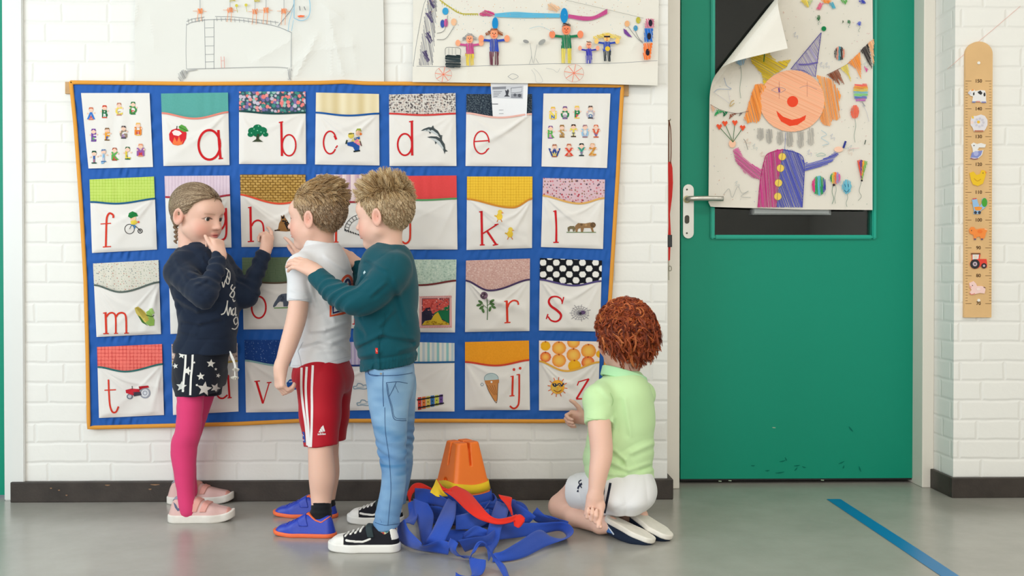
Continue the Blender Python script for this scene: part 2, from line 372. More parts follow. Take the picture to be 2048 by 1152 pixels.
# ---- windows of the unseen walls: frames with bars
for nm, ax_, c, a0, a1 in (('window_1', 'x', XL-.12, -5.0, -1.0), ('window_2', 'y', YF-.12, -2.95, 1.75)):
    bm = bmesh.new(); z0, z1 = .8, 2.72
    bars = [(a0, a0+.06, z0, z1), (a1-.06, a1, z0, z1), (a0, a1, z0, z0+.06), (a0, a1, z1-.06, z1)]+[(a0+(a1-a0)*k/4-.03, a0+(a1-a0)*k/4+.03, z0, z1) for k in (1, 2, 3)]
    for b0, b1, q0, q1 in bars:
        fr(*(((c, b0, q0), (c+.05, b1, q1)) if ax_ == 'x' else ((b0, c, q0), (b1, c+.05, q1))))
    me = bpy.data.meshes.new(nm); bm.to_mesh(me); bm.free(); struct(new_obj(nm, me, None, FRW))
# ================================================================== the alphabet quilt
rng = np.random.RandomState(3)
_ph = rng.rand(40)*6.28
def yq(x, y):
    x = np.asarray(x, float); y = np.asarray(y, float)
    d = .016+.003*np.sin(x/95.+1)*np.clip((y-300)/500, 0, 1)+.0025*np.sin(x/41.+y/160.)*np.clip((y-250)/600, 0, 1)
    d = d+.004*np.clip((y-780)/70, 0, 1)*(1+np.sin(x/60.+.7))
    return -d
ROWX = ((150, 187), (333, 355), (498, 520), (663, 685), (830, 870))
def ysash(x, y):
    # gathers: fine upright puckers in the horizontal sashes, slanting pulls in the upright ones
    x = np.asarray(x, float); y = np.asarray(y, float)
    hb = sum(np.exp(-((y-c)/11.)**2) for c in (177, 344, 509, 674, 842))
    n1 = np.sin(x/3.1+2*np.sin(x/37.)+y/9.)*(.5+.5*np.sin(x/23.+_ph[0]))+.6*np.sin(x/1.9+y/15+3*np.sin(x/51.))*(.5+.5*np.sin(x/31.))
    n2 = np.sin((y+x*.55)/8.+1.5*np.sin(y/43.))*(.5+.5*np.sin(y/29.+x/60.))+.5*np.sin((y-x*.8)/5.3+np.sin(y/21.))*(.5+.5*np.sin(y/37.+2))
    return yq(x, y)-.0022*hb*n1-.0019*(1-np.clip(hb, 0, 1))*n2
def pw(px, py, Y):                # vectorised P
    d = _f+np.multiply.outer((np.asarray(px, float)-1024)/F, _r)-np.multiply.outer((np.asarray(py, float)-576)/F, _u)
    return CAM+d*((np.asarray(Y)+CD)/d[..., 1])[..., None]
def grid_faces(nu, nv):
    i = np.arange(nu*nv).reshape(nv, nu)
    return np.stack([i[:-1, :-1].ravel(), i[1:, :-1].ravel(), i[1:, 1:].ravel(), i[:-1, 1:].ravel()], 1)
def interp(pts):
    p = np.array(pts, float); return lambda t: np.interp(t, p[:, 0], p[:, 1])
EL = interp([(163, 141), (250, 150), (400, 161), (560, 170), (700, 174), (858, 177)])        # left edge x(y)
ER = interp([(163, 1246), (250, 1241), (350, 1236), (560, 1223), (700, 1214), (850, 1203)])
ET = interp([(137, 164), (400, 167), (640, 165), (690, 163), (730, 166), (1000, 168), (1250, 171)])   # top edge y(x)
EB = interp([(175, 856), (330, 852), (480, 848), (600, 842), (900, 842), (1080, 843), (1205, 842)])
quilt = empty('alphabet_quilt', P(690, 500, -.016))
tag(quilt, 'big blue fabric wall hanging with white letter pockets and an orange edge', 'wall hanging')
BLUE = mat('blue_cotton', (18, 88, 172), .62, .3, sheen=.15, bump=.1, scale=700)
def quilt_grid(nu, nv):
    s, t = np.meshgrid(np.linspace(0, 1, nu), np.linspace(0, 1, nv))
    y = 163+t*690; xl, xr = EL(y), ER(y); x = xl+s*(xr-xl); yt, yb = ET(x), EB(x); y = yt+t*(yb-yt); x = EL(y)+s*(ER(y)-EL(y))
    return x, y
gx, gy = quilt_grid(560, 300)
front = pw(gx, gy, ysash(gx, gy)).reshape(-1, 3); back = pw(gx[::6, ::8], gy[::6, ::8], yq(gx[::6, ::8], gy[::6, ::8])+.004).reshape(-1, 3)
qf = grid_faces(560, 300); qb = grid_faces(gx[::6, ::8].shape[1], gx[::6, ::8].shape[0])[:, ::-1]+len(front)
mesh('sashing', np.vstack([front, back]), np.vstack([qf, qb]), BLUE, quilt, True)
# orange edge binding all round
def border_pts():
    t = np.linspace(0, 1, 60)
    yl = 164+t*692
    A = [(EL(y), y) for y in yl]; B = [(x, EB(x)) for x in np.linspace(177, 1203, 90)]
    C_ = [(ER(y), y) for y in np.linspace(842, 171, 60)]; D_ = [(x, ET(x)) for x in np.linspace(1246, 141, 90)]
    return A+B[1:]+C_[1:]+D_[1:]
bp_ = np.array(border_pts()); nrm = np.gradient(bp_, axis=0); nrm = np.stack([-nrm[:, 1], nrm[:, 0]], 1); nrm /= np.linalg.norm(nrm, axis=1)[:, None]+1e-9
V = []; k = len(bp_)
for off, dy in ((-4.6, .004), (-4.6, -.0035), (-2, -.006), (1, -.006), (3.4, -.003), (3.4, .002)):
    q = bp_-nrm*off*-1
    V.append(pw(q[:, 0], q[:, 1], yq(bp_[:, 0], bp_[:, 1])+dy))
V = np.stack(V, 1).reshape(-1, 3); Fc = [[i*6+j, i*6+(j+1) % 6, ((i+1) % k)*6+(j+1) % 6, ((i+1) % k)*6+j] for i in range(k) for j in range(6)]
mesh('edge_binding', V, np.array(Fc), mat('orange_cotton', (226, 158, 66), .8, .2, bump=.1, scale=600), quilt)
# ---- fabric prints of the pocket linings: colour as a function of photo pixels
def h2(x, y, s=0): v = np.sin(x*12.9898+y*78.233+s*37.719)*43758.5453; return v-np.floor(v)
def plain(c, v=4): return lambda x, y: np.array(c)+v*(h2(np.floor(x/1.5), np.floor(y/1.5))-.5)[..., None]
def check(c1, c2, p=5, w_=1.6):
    def f(x, y):
        m = (np.mod(x, p) < w_)*.5+(np.mod(y, p) < w_)*.5; return np.array(c1)*(1-m[..., None])+np.array(c2)*m[..., None]
    return f
def stripes(cs, p): return lambda x, y: np.array(cs, float)[(np.floor(x/p).astype(int)) % len(cs)]
def cells(bg, cols, p, r=.42, dens=1., seed=0):
    def f(x, y):
        out = np.zeros(x.shape+(3,))+np.array(bg)
        gx_, gy_ = np.floor(x/p), np.floor(y/p)
        for ox in (-1, 0, 1):
            for oy in (-1, 0, 1):
                cx, cy = gx_+ox, gy_+oy; a, b, c, d = h2(cx, cy, seed), h2(cx, cy, seed+1), h2(cx, cy, seed+2), h2(cx, cy, seed+3)
                dd = np.hypot(x/p-(cx+.15+.7*a), y/p-(cy+.15+.7*b)); m = (dd < r*(.55+.6*d)) & (h2(cx, cy, seed+5) < dens)
                out[m] = np.array(cols, float)[(c*len(cols)).astype(int) % len(cols)][m]
        return out
    return f
def layered(*fs):
    def f(x, y):
        o = fs[0](x, y)
        for g in fs[1:]:
            q = g(x, y); m = q[..., 0] >= 0; o[m] = q[m]
        return o
    return f
NO = (-1, -1, -1)
def dots(x, y):
    p = 21.; ry = np.floor((y-2)/ (p*.56)); xx = x+np.mod(ry, 2)*p/2*1.25+3; d = np.hypot(np.mod(xx, p*1.25)-p*.62, np.mod(y-2, p*.56)-p*.28)
    return np.where((d < 6.6)[..., None], np.array((238, 236, 230)), np.array((22, 24, 30)))
def basket(x, y):
    r = np.floor(y/5.2); xx = x+np.mod(r, 2)*5.; m = (np.mod(y, 5.2) < 1.5) | (np.mod(xx, 10) < 1.6)
    return np.where(m[..., None], np.array((122, 88, 36)), np.array((190, 152, 82))+18*(h2(np.floor(xx/10), r)-.5)[..., None])
def apples(x, y):
    o = np.zeros(x.shape+(3,))+np.array((246, 226, 212))
    for (cx, cy, r, c) in ((1091, 692, 10, 0), (1118, 696, 14, 1), (1147, 684, 13, 1), (1177, 702, 15, 1), (1091, 714, 11, 2), (1147, 710, 14, 1), (1118, 721, 14, 1), (1149, 732, 13, 0), (1176, 725, 13, 2), (1200, 708, 8, 0)):
        d = np.hypot(x-cx, (y-cy)*1.05); m = d < r
        c1, c2 = (((242, 182, 40), (236, 170, 36)), ((246, 196, 92), (234, 138, 58)), ((248, 190, 92), (220, 84, 48)))[c]
        t = np.clip(d/r, 0, 1)[..., None]**2; o[m] = (np.array(c1)*(1-t)+np.array(c2)*t)[m]
        o[(np.hypot(x-cx, y-(cy-r*.85)) < 1.6)] = (170, 70, 40)
    return o
PRINT = {
 'teal': plain((92, 166, 158)), 'floral': cells((62, 84, 96), [(232, 128, 124), (150, 190, 180), (120, 110, 160), (70, 140, 130), (200, 190, 205), (230, 150, 150)], 7, .55),
 'cream': lambda x, y: np.array((228, 212, 172))+(10*np.sin(x/4.)+8*np.sin(x/9.))[..., None]*np.array((.6, .8, 1.2)),
 'leafy': cells((214, 208, 200), [(90, 82, 84), (150, 140, 140), (110, 100, 96), (190, 170, 160)], 4.6, .42), 'mesh': cells((44, 54, 66), [(92, 104, 112)], 3.4, .32),
 'lime': check((196, 218, 110), (170, 200, 78), 6, 1.5), 'lilac': stripes([(224, 204, 216), (214, 192, 206)], 3.2), 'basket': basket,
 'pinkstripe': stripes([(226, 204, 204), (206, 176, 186), (190, 160, 176), (232, 212, 208)], 4.2), 'red': plain((222, 74, 74)), 'gold': check((238, 194, 62), (216, 164, 40), 5.4, 1.5),
 'berries': cells((216, 184, 192), [(178, 60, 74), (90, 70, 90), (206, 120, 130), (150, 110, 90)], 6.2, .27, .9), 'speckle': cells((222, 218, 204), [(150, 160, 130), (190, 130, 110), (120, 130, 130)], 5., .2, .85),
 'olive': check((108, 126, 98), (88, 108, 82), 3.2, 1.2), 'sage': cells((184, 202, 186), [(206, 216, 200), (154, 176, 160)], 4.2, .32), 'rosedot': cells((208, 168, 158), [(226, 200, 192), (190, 146, 140)], 3.2, .3),
 'dots': dots, 'redcheck': check((244, 124, 112), (206, 66, 64), 7.2, 1.6), 'bear': cells((214, 190, 176), [(240, 230, 224), (150, 120, 110)], 6, .4), 'night': cells((30, 66, 134), [(70, 110, 170), (120, 150, 195)], 5, .16, .7),
 'mauve': stripes([(208, 196, 214), (180, 164, 196)], 4.), 'greystripe': stripes([(188, 204, 210), (222, 224, 216), (150, 196, 196), (228, 224, 214)], 4.8), 'orange': plain((240, 158, 40), 8), 'apples': apples, 'blossom': cells((226, 208, 208), [(190, 90, 100), (160, 120, 140)], 6, .3)}
RED, ORG = (204, 34, 40), (214, 62, 44)
PCK = [  # letter, TL, TR, BR, BL, binding y left/mid/right (+ x of its lowest point), lining print, binding colour
 ('a', (322, 187), (456, 185), (459, 330), (327, 332), 226, 237, 224, .5, 'teal', (226, 138, 122)),
 ('b', (478, 183), (611, 183), (612, 328), (478, 328), 222, 227, 225, .5, 'floral', (30, 72, 70)),
 ('c', (632, 185), (758, 188), (759, 331), (630, 329), 225, 231, 227, .5, 'cream', (28, 86, 156)),
 ('d', (778, 189), (911, 186), (913, 332), (779, 332), 227, 230, 227, .5, 'leafy', (208, 64, 62)),
 ('e', (933, 188), (1064, 188), (1063, 333), (931, 332), 226, 235, 228, .5, 'mesh', (232, 180, 168)),
 ('f', (179, 359), (308, 353), (314, 499), (184, 506), 404, 407, 397, .45, 'lime', (38, 92, 132)),
 ('g', (329, 352), (459, 351), (463, 495), (334, 497), 394, 400, 390, .5, 'lilac', (168, 50, 66)),
 ('h', (480, 349), (611, 349), (613, 494), (483, 494), 389, 407, 401, .55, 'basket', (222, 84, 58)),
 ('i', (632, 349), (757, 349), (757, 495), (633, 495), 400, 404, 402, .5, 'pinkstripe', (160, 48, 60)),
 ('j', (779, 352), (913, 351), (915, 499), (780, 499), 398, 400, 397, .5, 'red', (92, 150, 96)),
 ('k', (934, 353), (1065, 353), (1064, 496), (933, 500), 398, 415, 397, .7, 'gold', (206, 138, 50)),
 ('l', (1086, 356), (1210, 359), (1206, 498), (1082, 494), 391, 407, 396, .58, 'berries', (220, 170, 96)),
 ('m', (186, 527), (317, 520), (322, 668), (193, 674), 570, 584, 564, .42, 'speckle', (92, 104, 98)),
 ('n', (337, 519), (463, 518), (468, 662), (341, 668), 567, 574, 562, .5, 'blossom', (120, 60, 70)),
 ('o', (484, 515), (619, 514), (622, 658), (487, 659), 562, 566, 559, .5, 'olive', (96, 82, 66)),
 ('p', (633, 517), (757, 516), (760, 656), (635, 658), 563, 567, 562, .5, 'pinkstripe', (150, 50, 60)),
 ('q', (780, 519), (913, 519), (910, 665), (782, 664), 566, 570, 561, .5, 'sage', (112, 48, 48)),
 ('r', (932, 521), (1060, 517), (1059, 662), (930, 664), 561, 581, 559, .38, 'rosedot', (72, 56, 92)),
 ('s', (1080, 516), (1204, 521), (1200, 663), (1078, 661), 559, 571, 562, .55, 'dots', (84, 74, 124)),
 ('t', (194, 694), (324, 688), (328, 830), (198, 836), 734, 743, 728, .45, 'redcheck', (54, 108, 106)),
 ('u', (343, 688), (475, 686), (477, 823), (346, 830), 725, 730, 722, .5, 'bear', (206, 176, 92)),
 ('v', (489, 680), (622, 680), (623, 823), (492, 825), 721, 731, 724, .5, 'night', (138, 176, 176)),
 ('w', (635, 685), (758, 683), (760, 820), (636, 822), 726, 731, 730, .5, 'mauve', (40, 60, 120)),
 ('x', (782, 683), (909, 686), (909, 823), (783, 823), 724, 725, 724, .5, 'greystripe', (38, 92, 140)),
 ('ij', (930, 684), (1058, 681), (1060, 820), (930, 820), 724, 731, 720, .5, 'orange', (206, 70, 50)),
 ('z', (1078, 681), (1200, 683), (1196, 822), (1078, 821), 722, 742, 724, .45, 'apples', (226, 170, 70)),
]
CANVAS = mat('white_canvas', (232, 228, 222), .8, .2, sheen=.1, bump=.12, scale=800)
def quad(TL, TR, BR, BL, s, t):
    a = np.array(TL)+np.multiply.outer(s, np.array(TR)-np.array(TL)); b = np.array(BL)+np.multiply.outer(s, np.array(BR)-np.array(BL))
    return a*(1-t[..., None])+b*t[..., None]
SURF = {}
def pocket_depth(key, s, t, sag):
    # folds that hang from the two upper corners plus a soft belly
    sd = sum(map(ord, key)); r = np.random.RandomState(sd)
    d = .0035+.006*np.sin(np.pi*np.clip(s, 0, 1))*(1-.75*t)*(.6+sag*.05)
    for c0, sg in ((0., 1), (1., -1)):
        u, v = (s-c0)*sg+.02, t+.03; ph = np.arctan2(v, u); rr = np.hypot(u, v)
        for _ in range(3):
            a0 = r.uniform(.45, 1.35); wd = r.uniform(.05, .12); am = r.uniform(.0018, .0042)*(1+sag*.05)
            d = d+am*np.exp(-((ph-a0)/wd)**2)*np.clip(rr*3, 0, 1)*np.exp(-rr*.9)
    for _ in range(3):
        a, b, f, p = r.uniform(-1, 1), r.uniform(-.5, .5), r.uniform(6, 13), r.uniform(0, 6)
        d = d+.0011*np.sin(f*(s*a+t*b)+p)
    return d*np.clip(np.minimum(np.minimum(s, 1-s)*14, (1-t)*14), 0, 1)**.7*.9+.005
def inv_quad(TL, TR, BR, BL, x, y):
    t = np.clip((y-TL[1])/(BL[1]-TL[1]), -.2, 1.2)
    for _ in range(3):
        xl = TL[0]+t*(BL[0]-TL[0]); xr = TR[0]+t*(BR[0]-TR[0]); s = (x-xl)/(xr-xl)
        yt = TL[1]+s*(TR[1]-TL[1]); yb = BL[1]+s*(BR[1]-BL[1]); t = (y-yt)/(yb-yt)
    return s, t
def bind_curve(c):
    yl, ym, yr, xm = c; h = ym-(yl*(1-xm)+yr*xm)
    return lambda s: yl+(yr-yl)*s+h*np.where(s < xm, np.sin(np.pi/2*np.clip(s/xm, 0, 1))**1.6, np.sin(np.pi/2*np.clip((1-s)/(1-xm), 0, 1))**1.6)
POCK = {}
for key, TL, TR, BR, BL, yl, ym, yr, xm, pr, bc in PCK:
    cv = bind_curve((yl, ym, yr, xm)); sag = ym-(yl+yr)/2
    # white pocket front
    nu, nv = 56, 46
    s, t = np.meshgrid(np.linspace(0, 1, nu), np.linspace(0, 1, nv)); s1 = s[0]
    xl0 = TL[0]+(yl-TL[1])/(BL[1]-TL[1])*(BL[0]-TL[0]); xr0 = TR[0]+(yr-TR[1])/(BR[1]-TR[1])*(BR[0]-TR[0])
    xt = xl0+s1*(xr0-xl0); yt = cv(s1)
    xb = BL[0]+s1*(BR[0]-BL[0]); yb = BL[1]+s1*(BR[1]-BL[1])
    X = xt*(1-t)+xb*t; Y = yt*(1-t)+yb*t
    def depth(x, y, key=key, TL=TL, TR=TR, BR=BR, BL=BL, cv=cv, sag=sag):
        x = np.asarray(x, float); y = np.asarray(y, float); ss, tt = inv_quad(TL, TR, BR, BL, x, y)
        yt_ = cv(np.clip(ss, 0, 1)); yb_ = BL[1]+ss*(BR[1]-BL[1]); t2 = np.clip((y-yt_)/(yb_-yt_), 0, 1)
        return yq(x, y)-pocket_depth(key, np.clip(ss, 0, 1), t2, sag)
    f_ = grid_faces(nu, nv)
    pk = mesh('pocket', pw(X, Y, depth(X, Y)).reshape(-1, 3), f_, CANVAS, quilt, True)
    SURF[key] = lambda x, y, l, depth=depth: P(x, y, float(depth(x, y))-l)
    POCK[key] = pk
    # printed lining above it
    nu = int(TR[0]-TL[0])+1; nv = int(max(yl, ym, yr)-TL[1])+6
    s, t = np.meshgrid(np.linspace(0, 1, nu), np.linspace(0, 1, nv)); Q_ = quad(TL, TR, (xr0, yr), (xl0, yl), s, np.zeros_like(s)); bot = cv(s)+3.5
    X = Q_[..., 0]+(xl0-TL[0])*t*(1-s)+(xr0-TR[0])*t*s; Y = Q_[..., 1]*(1-t)+bot*t
    dl = yq(X, Y)-.0048-.0009*np.sin(X/5.+np.sin(X/17.)*2)*np.sin(np.pi*s)
    mesh('lining', pw(X, Y, dl).reshape(-1, 3), grid_faces(nu, nv), CLOTH, pk, True, col=lin(np.clip(PRINT[pr](X, Y), 0, 255)).reshape(-1, 3))
    # bound pocket edge
    a = Art(6); a.line([(xl0+q*(xr0-xl0), float(cv(np.array(q)))) for q in np.linspace(0, 1, 16)], 3.6, bc)
    a.build('pocket_binding', lambda x, y, l: P(x, y, float(depth(x, min(max(y, TL[1]), BL[1])))-l-.001), CLOTH, pk, .001)
# ---- the two plain panels with little figures shaped into capitals
def panel_fig(A, ch, x, y, c1, c2, hair, hx=0, hy=-14, h=15):
    A.text(ch, x, y+7, h, c1, .035); A.text(ch, x, y+7.2, h*.45, c2, .03)
    A.disc(x+hx, y+hy+3, 4.6, (240, 200, 178)); A.poly([(x+hx-5, y+hy+2), (x+hx-3.5, y+hy-2.5), (x+hx+3.5, y+hy-2.5), (x+hx+5, y+hy+2), (x+hx, y+hy)], hair)
    A.disc(x+hx-6.5, y+hy+10, 1.7, (240, 200, 178)); A.disc(x+hx+7, y+hy+9, 1.7, (240, 200, 178)); A.line([(x-5, y+8), (x+5, y+8)], 2.2, hair)
PAN = [((162, 186), (299, 186), (306, 334), (177, 337), [
   ('A', 182, 231, (60, 120, 200), (220, 90, 80), (206, 120, 90)), ('B', 209, 227, (40, 110, 70), (230, 230, 230), (200, 70, 50)), ('C', 238, 222, (232, 208, 90), (170, 150, 120), (190, 130, 110)), ('D', 266, 220, (60, 140, 70), (214, 60, 60), (40, 120, 70)),
   ('E', 187, 274, (120, 70, 160), (90, 170, 90), (110, 60, 150)), ('F', 214, 272, (236, 160, 50), (50, 70, 150), (110, 80, 40)), ('G', 247, 268, (150, 130, 110), (150, 110, 190), (60, 60, 70)), ('H', 276, 262, (226, 130, 50), (210, 60, 60), (230, 180, 90)),
   ('I', 188, 318, (50, 90, 160), (220, 110, 90), (30, 80, 60)), ('J', 207, 315, (130, 180, 216), (240, 190, 190), (70, 120, 170)), ('K', 229, 312, (90, 170, 80), (200, 50, 50), (160, 70, 40)), ('L', 255, 310, (226, 200, 70), (60, 110, 80), (30, 100, 60)), ('M', 281, 304, (150, 90, 160), (206, 60, 60), (224, 150, 110))]),
  ((1087, 187), (1221, 187), (1214, 336), (1083, 333), [
   ('N', 1106, 230, (236, 210, 90), (50, 100, 180), (230, 190, 80)), ('O', 1130, 229, (50, 130, 80), (170, 130, 180), (120, 90, 140)), ('P', 1154, 228, (40, 130, 80), (214, 60, 60), (236, 200, 90)), ('Q', 1181, 228, (190, 180, 190), (50, 120, 170), (60, 50, 50)),
   ('R', 1101, 268, (90, 170, 80), (220, 150, 190), (130, 90, 150)), ('S', 1124, 266, (190, 150, 90), (150, 120, 90), (150, 110, 60)), ('T', 1147, 265, (230, 214, 90), (40, 60, 110), (70, 50, 40)), ('U', 1170, 266, (150, 190, 220), (170, 170, 190), (150, 110, 120)), ('V', 1192, 266, (214, 90, 60), (50, 110, 180), (206, 90, 50)),
   ('W', 1109, 305, (50, 70, 140), (226, 200, 90), (160, 90, 60)), ('X', 1138, 304, (220, 70, 50), (230, 170, 150), (190, 110, 80)), ('Y', 1163, 303, (60, 150, 130), (150, 110, 160), (40, 50, 50)), ('Z', 1185, 303, (206, 140, 60), (226, 190, 110), (220, 170, 130))])]
for TL, TR, BR, BL, figs in PAN:
    s, t = np.meshgrid(np.linspace(0, 1, 60), np.linspace(0, 1, 60)); q = quad(TL, TR, BR, BL, s, t); X, Y = q[..., 0], q[..., 1]
    dp = lambda x, y: yq(x, y)-.0052-.0013*np.sin(np.asarray(x)/7.+1.3*np.sin(np.asarray(x)/19.)+np.asarray(y)/60.)*np.clip((np.asarray(y)-185)/60, .2, 1)
    pn = mesh('letter_panel', pw(X, Y, dp(X, Y)).reshape(-1, 3), grid_faces(60, 60), CANVAS, quilt, True)
    A = Art(8)
    for g in figs: panel_fig(A, *g)
    A.build('printed_capitals', lambda x, y, l: P(x, y, float(dp(x, y))-l), INK, pn, .0008, .00002)
# ---- red appliqué letters
def ell(cx, cy, rx, ry, a0, a1, n=20): return [(cx+rx*math.cos(math.radians(a)), cy+ry*math.sin(math.radians(a))) for a in np.linspace(a0, a1, n)]
LW = 3.8
LET = {
 'a': [(ell(418.6, 289.7, 21.5, 29.5, 0, 360), 4.6), ([(436.5, 260), (438.5, 290), (441, 318)], 5), ([(437, 317.5), (446, 316.5)], 2.5)],
 'b': [([(562.5, 244), (563.8, 312)], 4.4), ([(557.5, 245), (566, 243.5)], 2.4), (ell(578, 290.5, 13.6, 21, 0, 360), 3)],
 'c': [(ell(660, 285, 13, 22.5, -38, -325), 3), ([(669, 271), (672.5, 279)], 4.4), ([(671, 296), (675, 291)], 2.6)],
 'd': [([(823.6, 242.5), (824.4, 311)], 4.6), ([(818, 243.6), (826.5, 242)], 2.4), (ell(809.6, 289, 14.3, 21.5, 0, 360), 3.4)],
 'e': [(ell(963, 285, 15, 22.5, 0, -322), 2.6), ([(948.5, 283), (978.6, 281)], 2.4), ([(973, 300.5), (978, 296.5)], 2.4)],
 'f': [([(211.5, 493), (212.6, 450), (214, 434), (219, 426.5), (226, 430), (226.5, 436)], 3.8), ([(201, 448), (222, 446.6)], 2), ([(205.5, 494), (222, 493)], 2.2)],
 'g': [(ell(434, 438, 17, 24, 0, 360), 3.6), ([(452, 416), (453, 455), (451, 474), (443, 480), (430, 479)], 4)],
 'h': [([(500.8, 414.4), (502, 483)], 4.6), ([(496, 415.4), (503, 414)], 2.2), ([(495.5, 483.3), (508, 482.4)], 2.4), ([(503, 452), (508, 444), (516, 440.6), (524, 445), (527, 456), (527.6, 476)], 3.4)],
 'i': [([(672, 440), (672, 484)], 4.2), ([(668, 484), (677, 484)], 2.2)],
 'j': [([(820, 430), (820.4, 470), (818, 482), (811, 487), (804, 483)], 3.8)],
 'k': [([(963, 423), (964.3, 489.5)], 4.6), ([(958, 424), (965, 422.6)], 2.2), ([(959.5, 490), (969.5, 489.6)], 2.4), ([(994, 449), (966, 467)], 2.8), ([(989, 449.4), (997, 448.2)], 2.2), ([(974, 462), (992.4, 489.4)], 4.2), ([(985.5, 490.5), (996.5, 488.6)], 2.4)],
 'l': [([(1110.8, 421.4), (1112.6, 452), (1112.4, 484.6)], [4.4, 3.6, 4.4]), ([(1106.5, 484.8), (1117.5, 484.6)], 2.4), ([(1106.5, 423), (1112.5, 421)], 2.2)],
 'm': [([(211, 625.5), (212.5, 667)], 4.2), ([(206, 626.5), (213, 625)], 2.2), ([(212.5, 634), (218, 627), (226, 626), (231, 634), (231.6, 666)], 3.4), ([(231.6, 634), (237, 627), (246, 626), (251.6, 634), (252.6, 666)], 3.6), ([(206.5, 667.5), (217.5, 667)], 2.2), ([(228, 667), (236, 666.6)], 2), ([(248.4, 666.6), (257.5, 666)], 2.2)],
 'n': [([(420, 610), (421, 652)], 4)],
 'o': [(ell(517.6, 614.6, 14.3, 21.6, 0, 360), 3.4)],
 'p': [([(710, 600), (710, 648)], 3.8), ([(705, 648), (714, 648)], 2.2)],
 'q': [(ell(790, 614, 12, 20, 0, 360), 3.2)],
 'r': [([(1013.6, 602), (1014.8, 645)], 4.4), ([(1008.5, 603), (1015, 601.6)], 2.2), ([(1009, 645.6), (1021, 644.6)], 2.4), ([(1015, 615), (1019, 606), (1027, 601), (1035, 603), (1037, 609.5)], 3.2)],
 's': [([(1124.6, 604), (1121, 597), (1112, 593), (1102, 595), (1097.6, 603), (1102, 612), (1113, 620), (1121.6, 629), (1120, 638), (1112, 643), (1102, 640.6), (1096, 633)], [2.6, 3.2, 4.6, 5, 3.6, 2.8]), ([(1127.4, 594), (1124, 608)], 2.4), ([(1096, 628), (1092.6, 638)], 2.6)],
 't': [([(216.8, 759), (218, 790), (220, 812), (225, 824), (232, 823.6), (237, 813)], 3.4), ([(208.7, 780.5), (231.8, 779.5)], 2.2)],
 'u': [([(456.2, 751), (459, 795)], 4), ([(450.5, 752.4), (457.5, 750.4)], 2.2), ([(455, 796), (463.5, 795)], 2.2), ([(432, 752), (432.6, 782), (437, 794), (446, 796.6), (455, 790)], 3.4)],
 'v': [([(513, 763.5), (526, 807)], 4.4), ([(526, 807), (538.6, 765)], 2.2), ([(508.6, 763), (520, 762)], 2.2), ([(533.6, 765.4), (543, 764.6)], 2.2)],
 'w': [([(660, 770), (668, 806)], 3.8)],
 'x': [([(794, 773), (818, 816)], 4), ([(819, 773), (793, 816)], 2.4), ([(812, 773.6), (823.6, 772.4)], 2.2), ([(812, 816.4), (824, 815.4)], 2.2)],
 'ij': [([(1025.6, 752.4), (1024.6, 791.4)], 4), ([(1021, 753.2), (1027.4, 752)], 2), ([(1019, 792), (1029, 791.2)], 2.2), ([(1038.6, 749), (1038, 800), (1034.4, 813), (1027, 817), (1019.6, 812)], 3.6), ([(1033, 749.6), (1039.6, 748.6)], 2), (ell(1028, 739, 1.6, 1.6, 0, 360, 8), 2.4), (ell(1040.4, 736.5, 1.6, 1.6, 0, 360, 8), 2.4)],
 'z': [([(1156.4, 764), (1177.6, 757.6)], 2.2), ([(1157.6, 763), (1154.6, 771)], 2.2), ([(1177.6, 757.6), (1153, 797.6)], 3.8), ([(1152.4, 798), (1176, 797)], 2.6)],
}
for key, st in LET.items():
    A = Art(5)
    for p_, w_ in st: A.line(p_, w_, ORG if key in 'fmtrij' else RED, lay=1)
    A.build('letter', SURF[key], CLOTH, POCK[key], .0012)
# ---- embroidered pictures
def pic(key, name, A): A.build(name, SURF[key], CLOTH, POCK[key], .0010, .00008)
A = Art(6)   # apple
A.poly([(338, 268), (343, 260), (352, 257), (360, 258), (368, 258), (373, 266), (372, 277), (366, 288), (356, 290), (346, 289), (339, 280)], (214, 42, 52))
A.poly([(345, 286), (349, 274), (354, 284), (358, 272), (362, 285), (366, 280), (364, 289), (356, 291), (348, 290)], (240, 120, 70)); A.poly([(344, 264), (350, 260), (359, 262), (364, 267), (357, 272), (347, 270)], (246, 226, 224))
A.line([(353, 259), (354, 252)], 1.6, (90, 60, 40)); A.poly([(357, 253), (363, 249), (371, 253), (377, 262), (368, 264), (360, 260)], (92, 160, 70)); A.line([(359, 254), (375, 262)], 1, (30, 90, 40)); pic('a', 'apple_picture', A)
A = Art(6)   # tree
for (x, y, r) in ((515, 256, 9), (505, 262, 9), (525, 261, 9), (501, 269, 6), (531, 269, 5.5), (515, 266, 10)): A.disc(x, y, r, (18, 112, 74), r*.8)
A.poly([(513, 268), (519, 268), (518, 278), (526, 283.5), (504, 283.5), (512.5, 278)], (60, 70, 50))
for (x, y) in ((508, 258), (517, 252), (522, 264), (503, 266), (515, 261), (528, 266)): A.disc(x, y, 1.2, (120, 200, 160))
pic('b', 'tree_picture', A)
A = Art(6)   # two acrobat clowns
A.disc(702, 271, 6, (216, 196, 90)); A.line([(697, 268), (708, 267)], 2, (60, 60, 50)); A.disc(717, 266, 5.6, (232, 188, 160)); A.poly([(711, 263), (714, 257), (721, 257), (723, 263)], (150, 160, 60)); A.disc(721.5, 268, 2.4, (232, 120, 50))
A.poly([(705, 278), (718, 272), (721, 284), (712, 292), (698, 290)], (220, 206, 120)); A.poly([(708, 276), (719, 273), (720, 278), (709, 281)], (40, 90, 170)); A.poly([(706, 283), (716, 278), (721, 290), (713, 292)], (232, 130, 150))
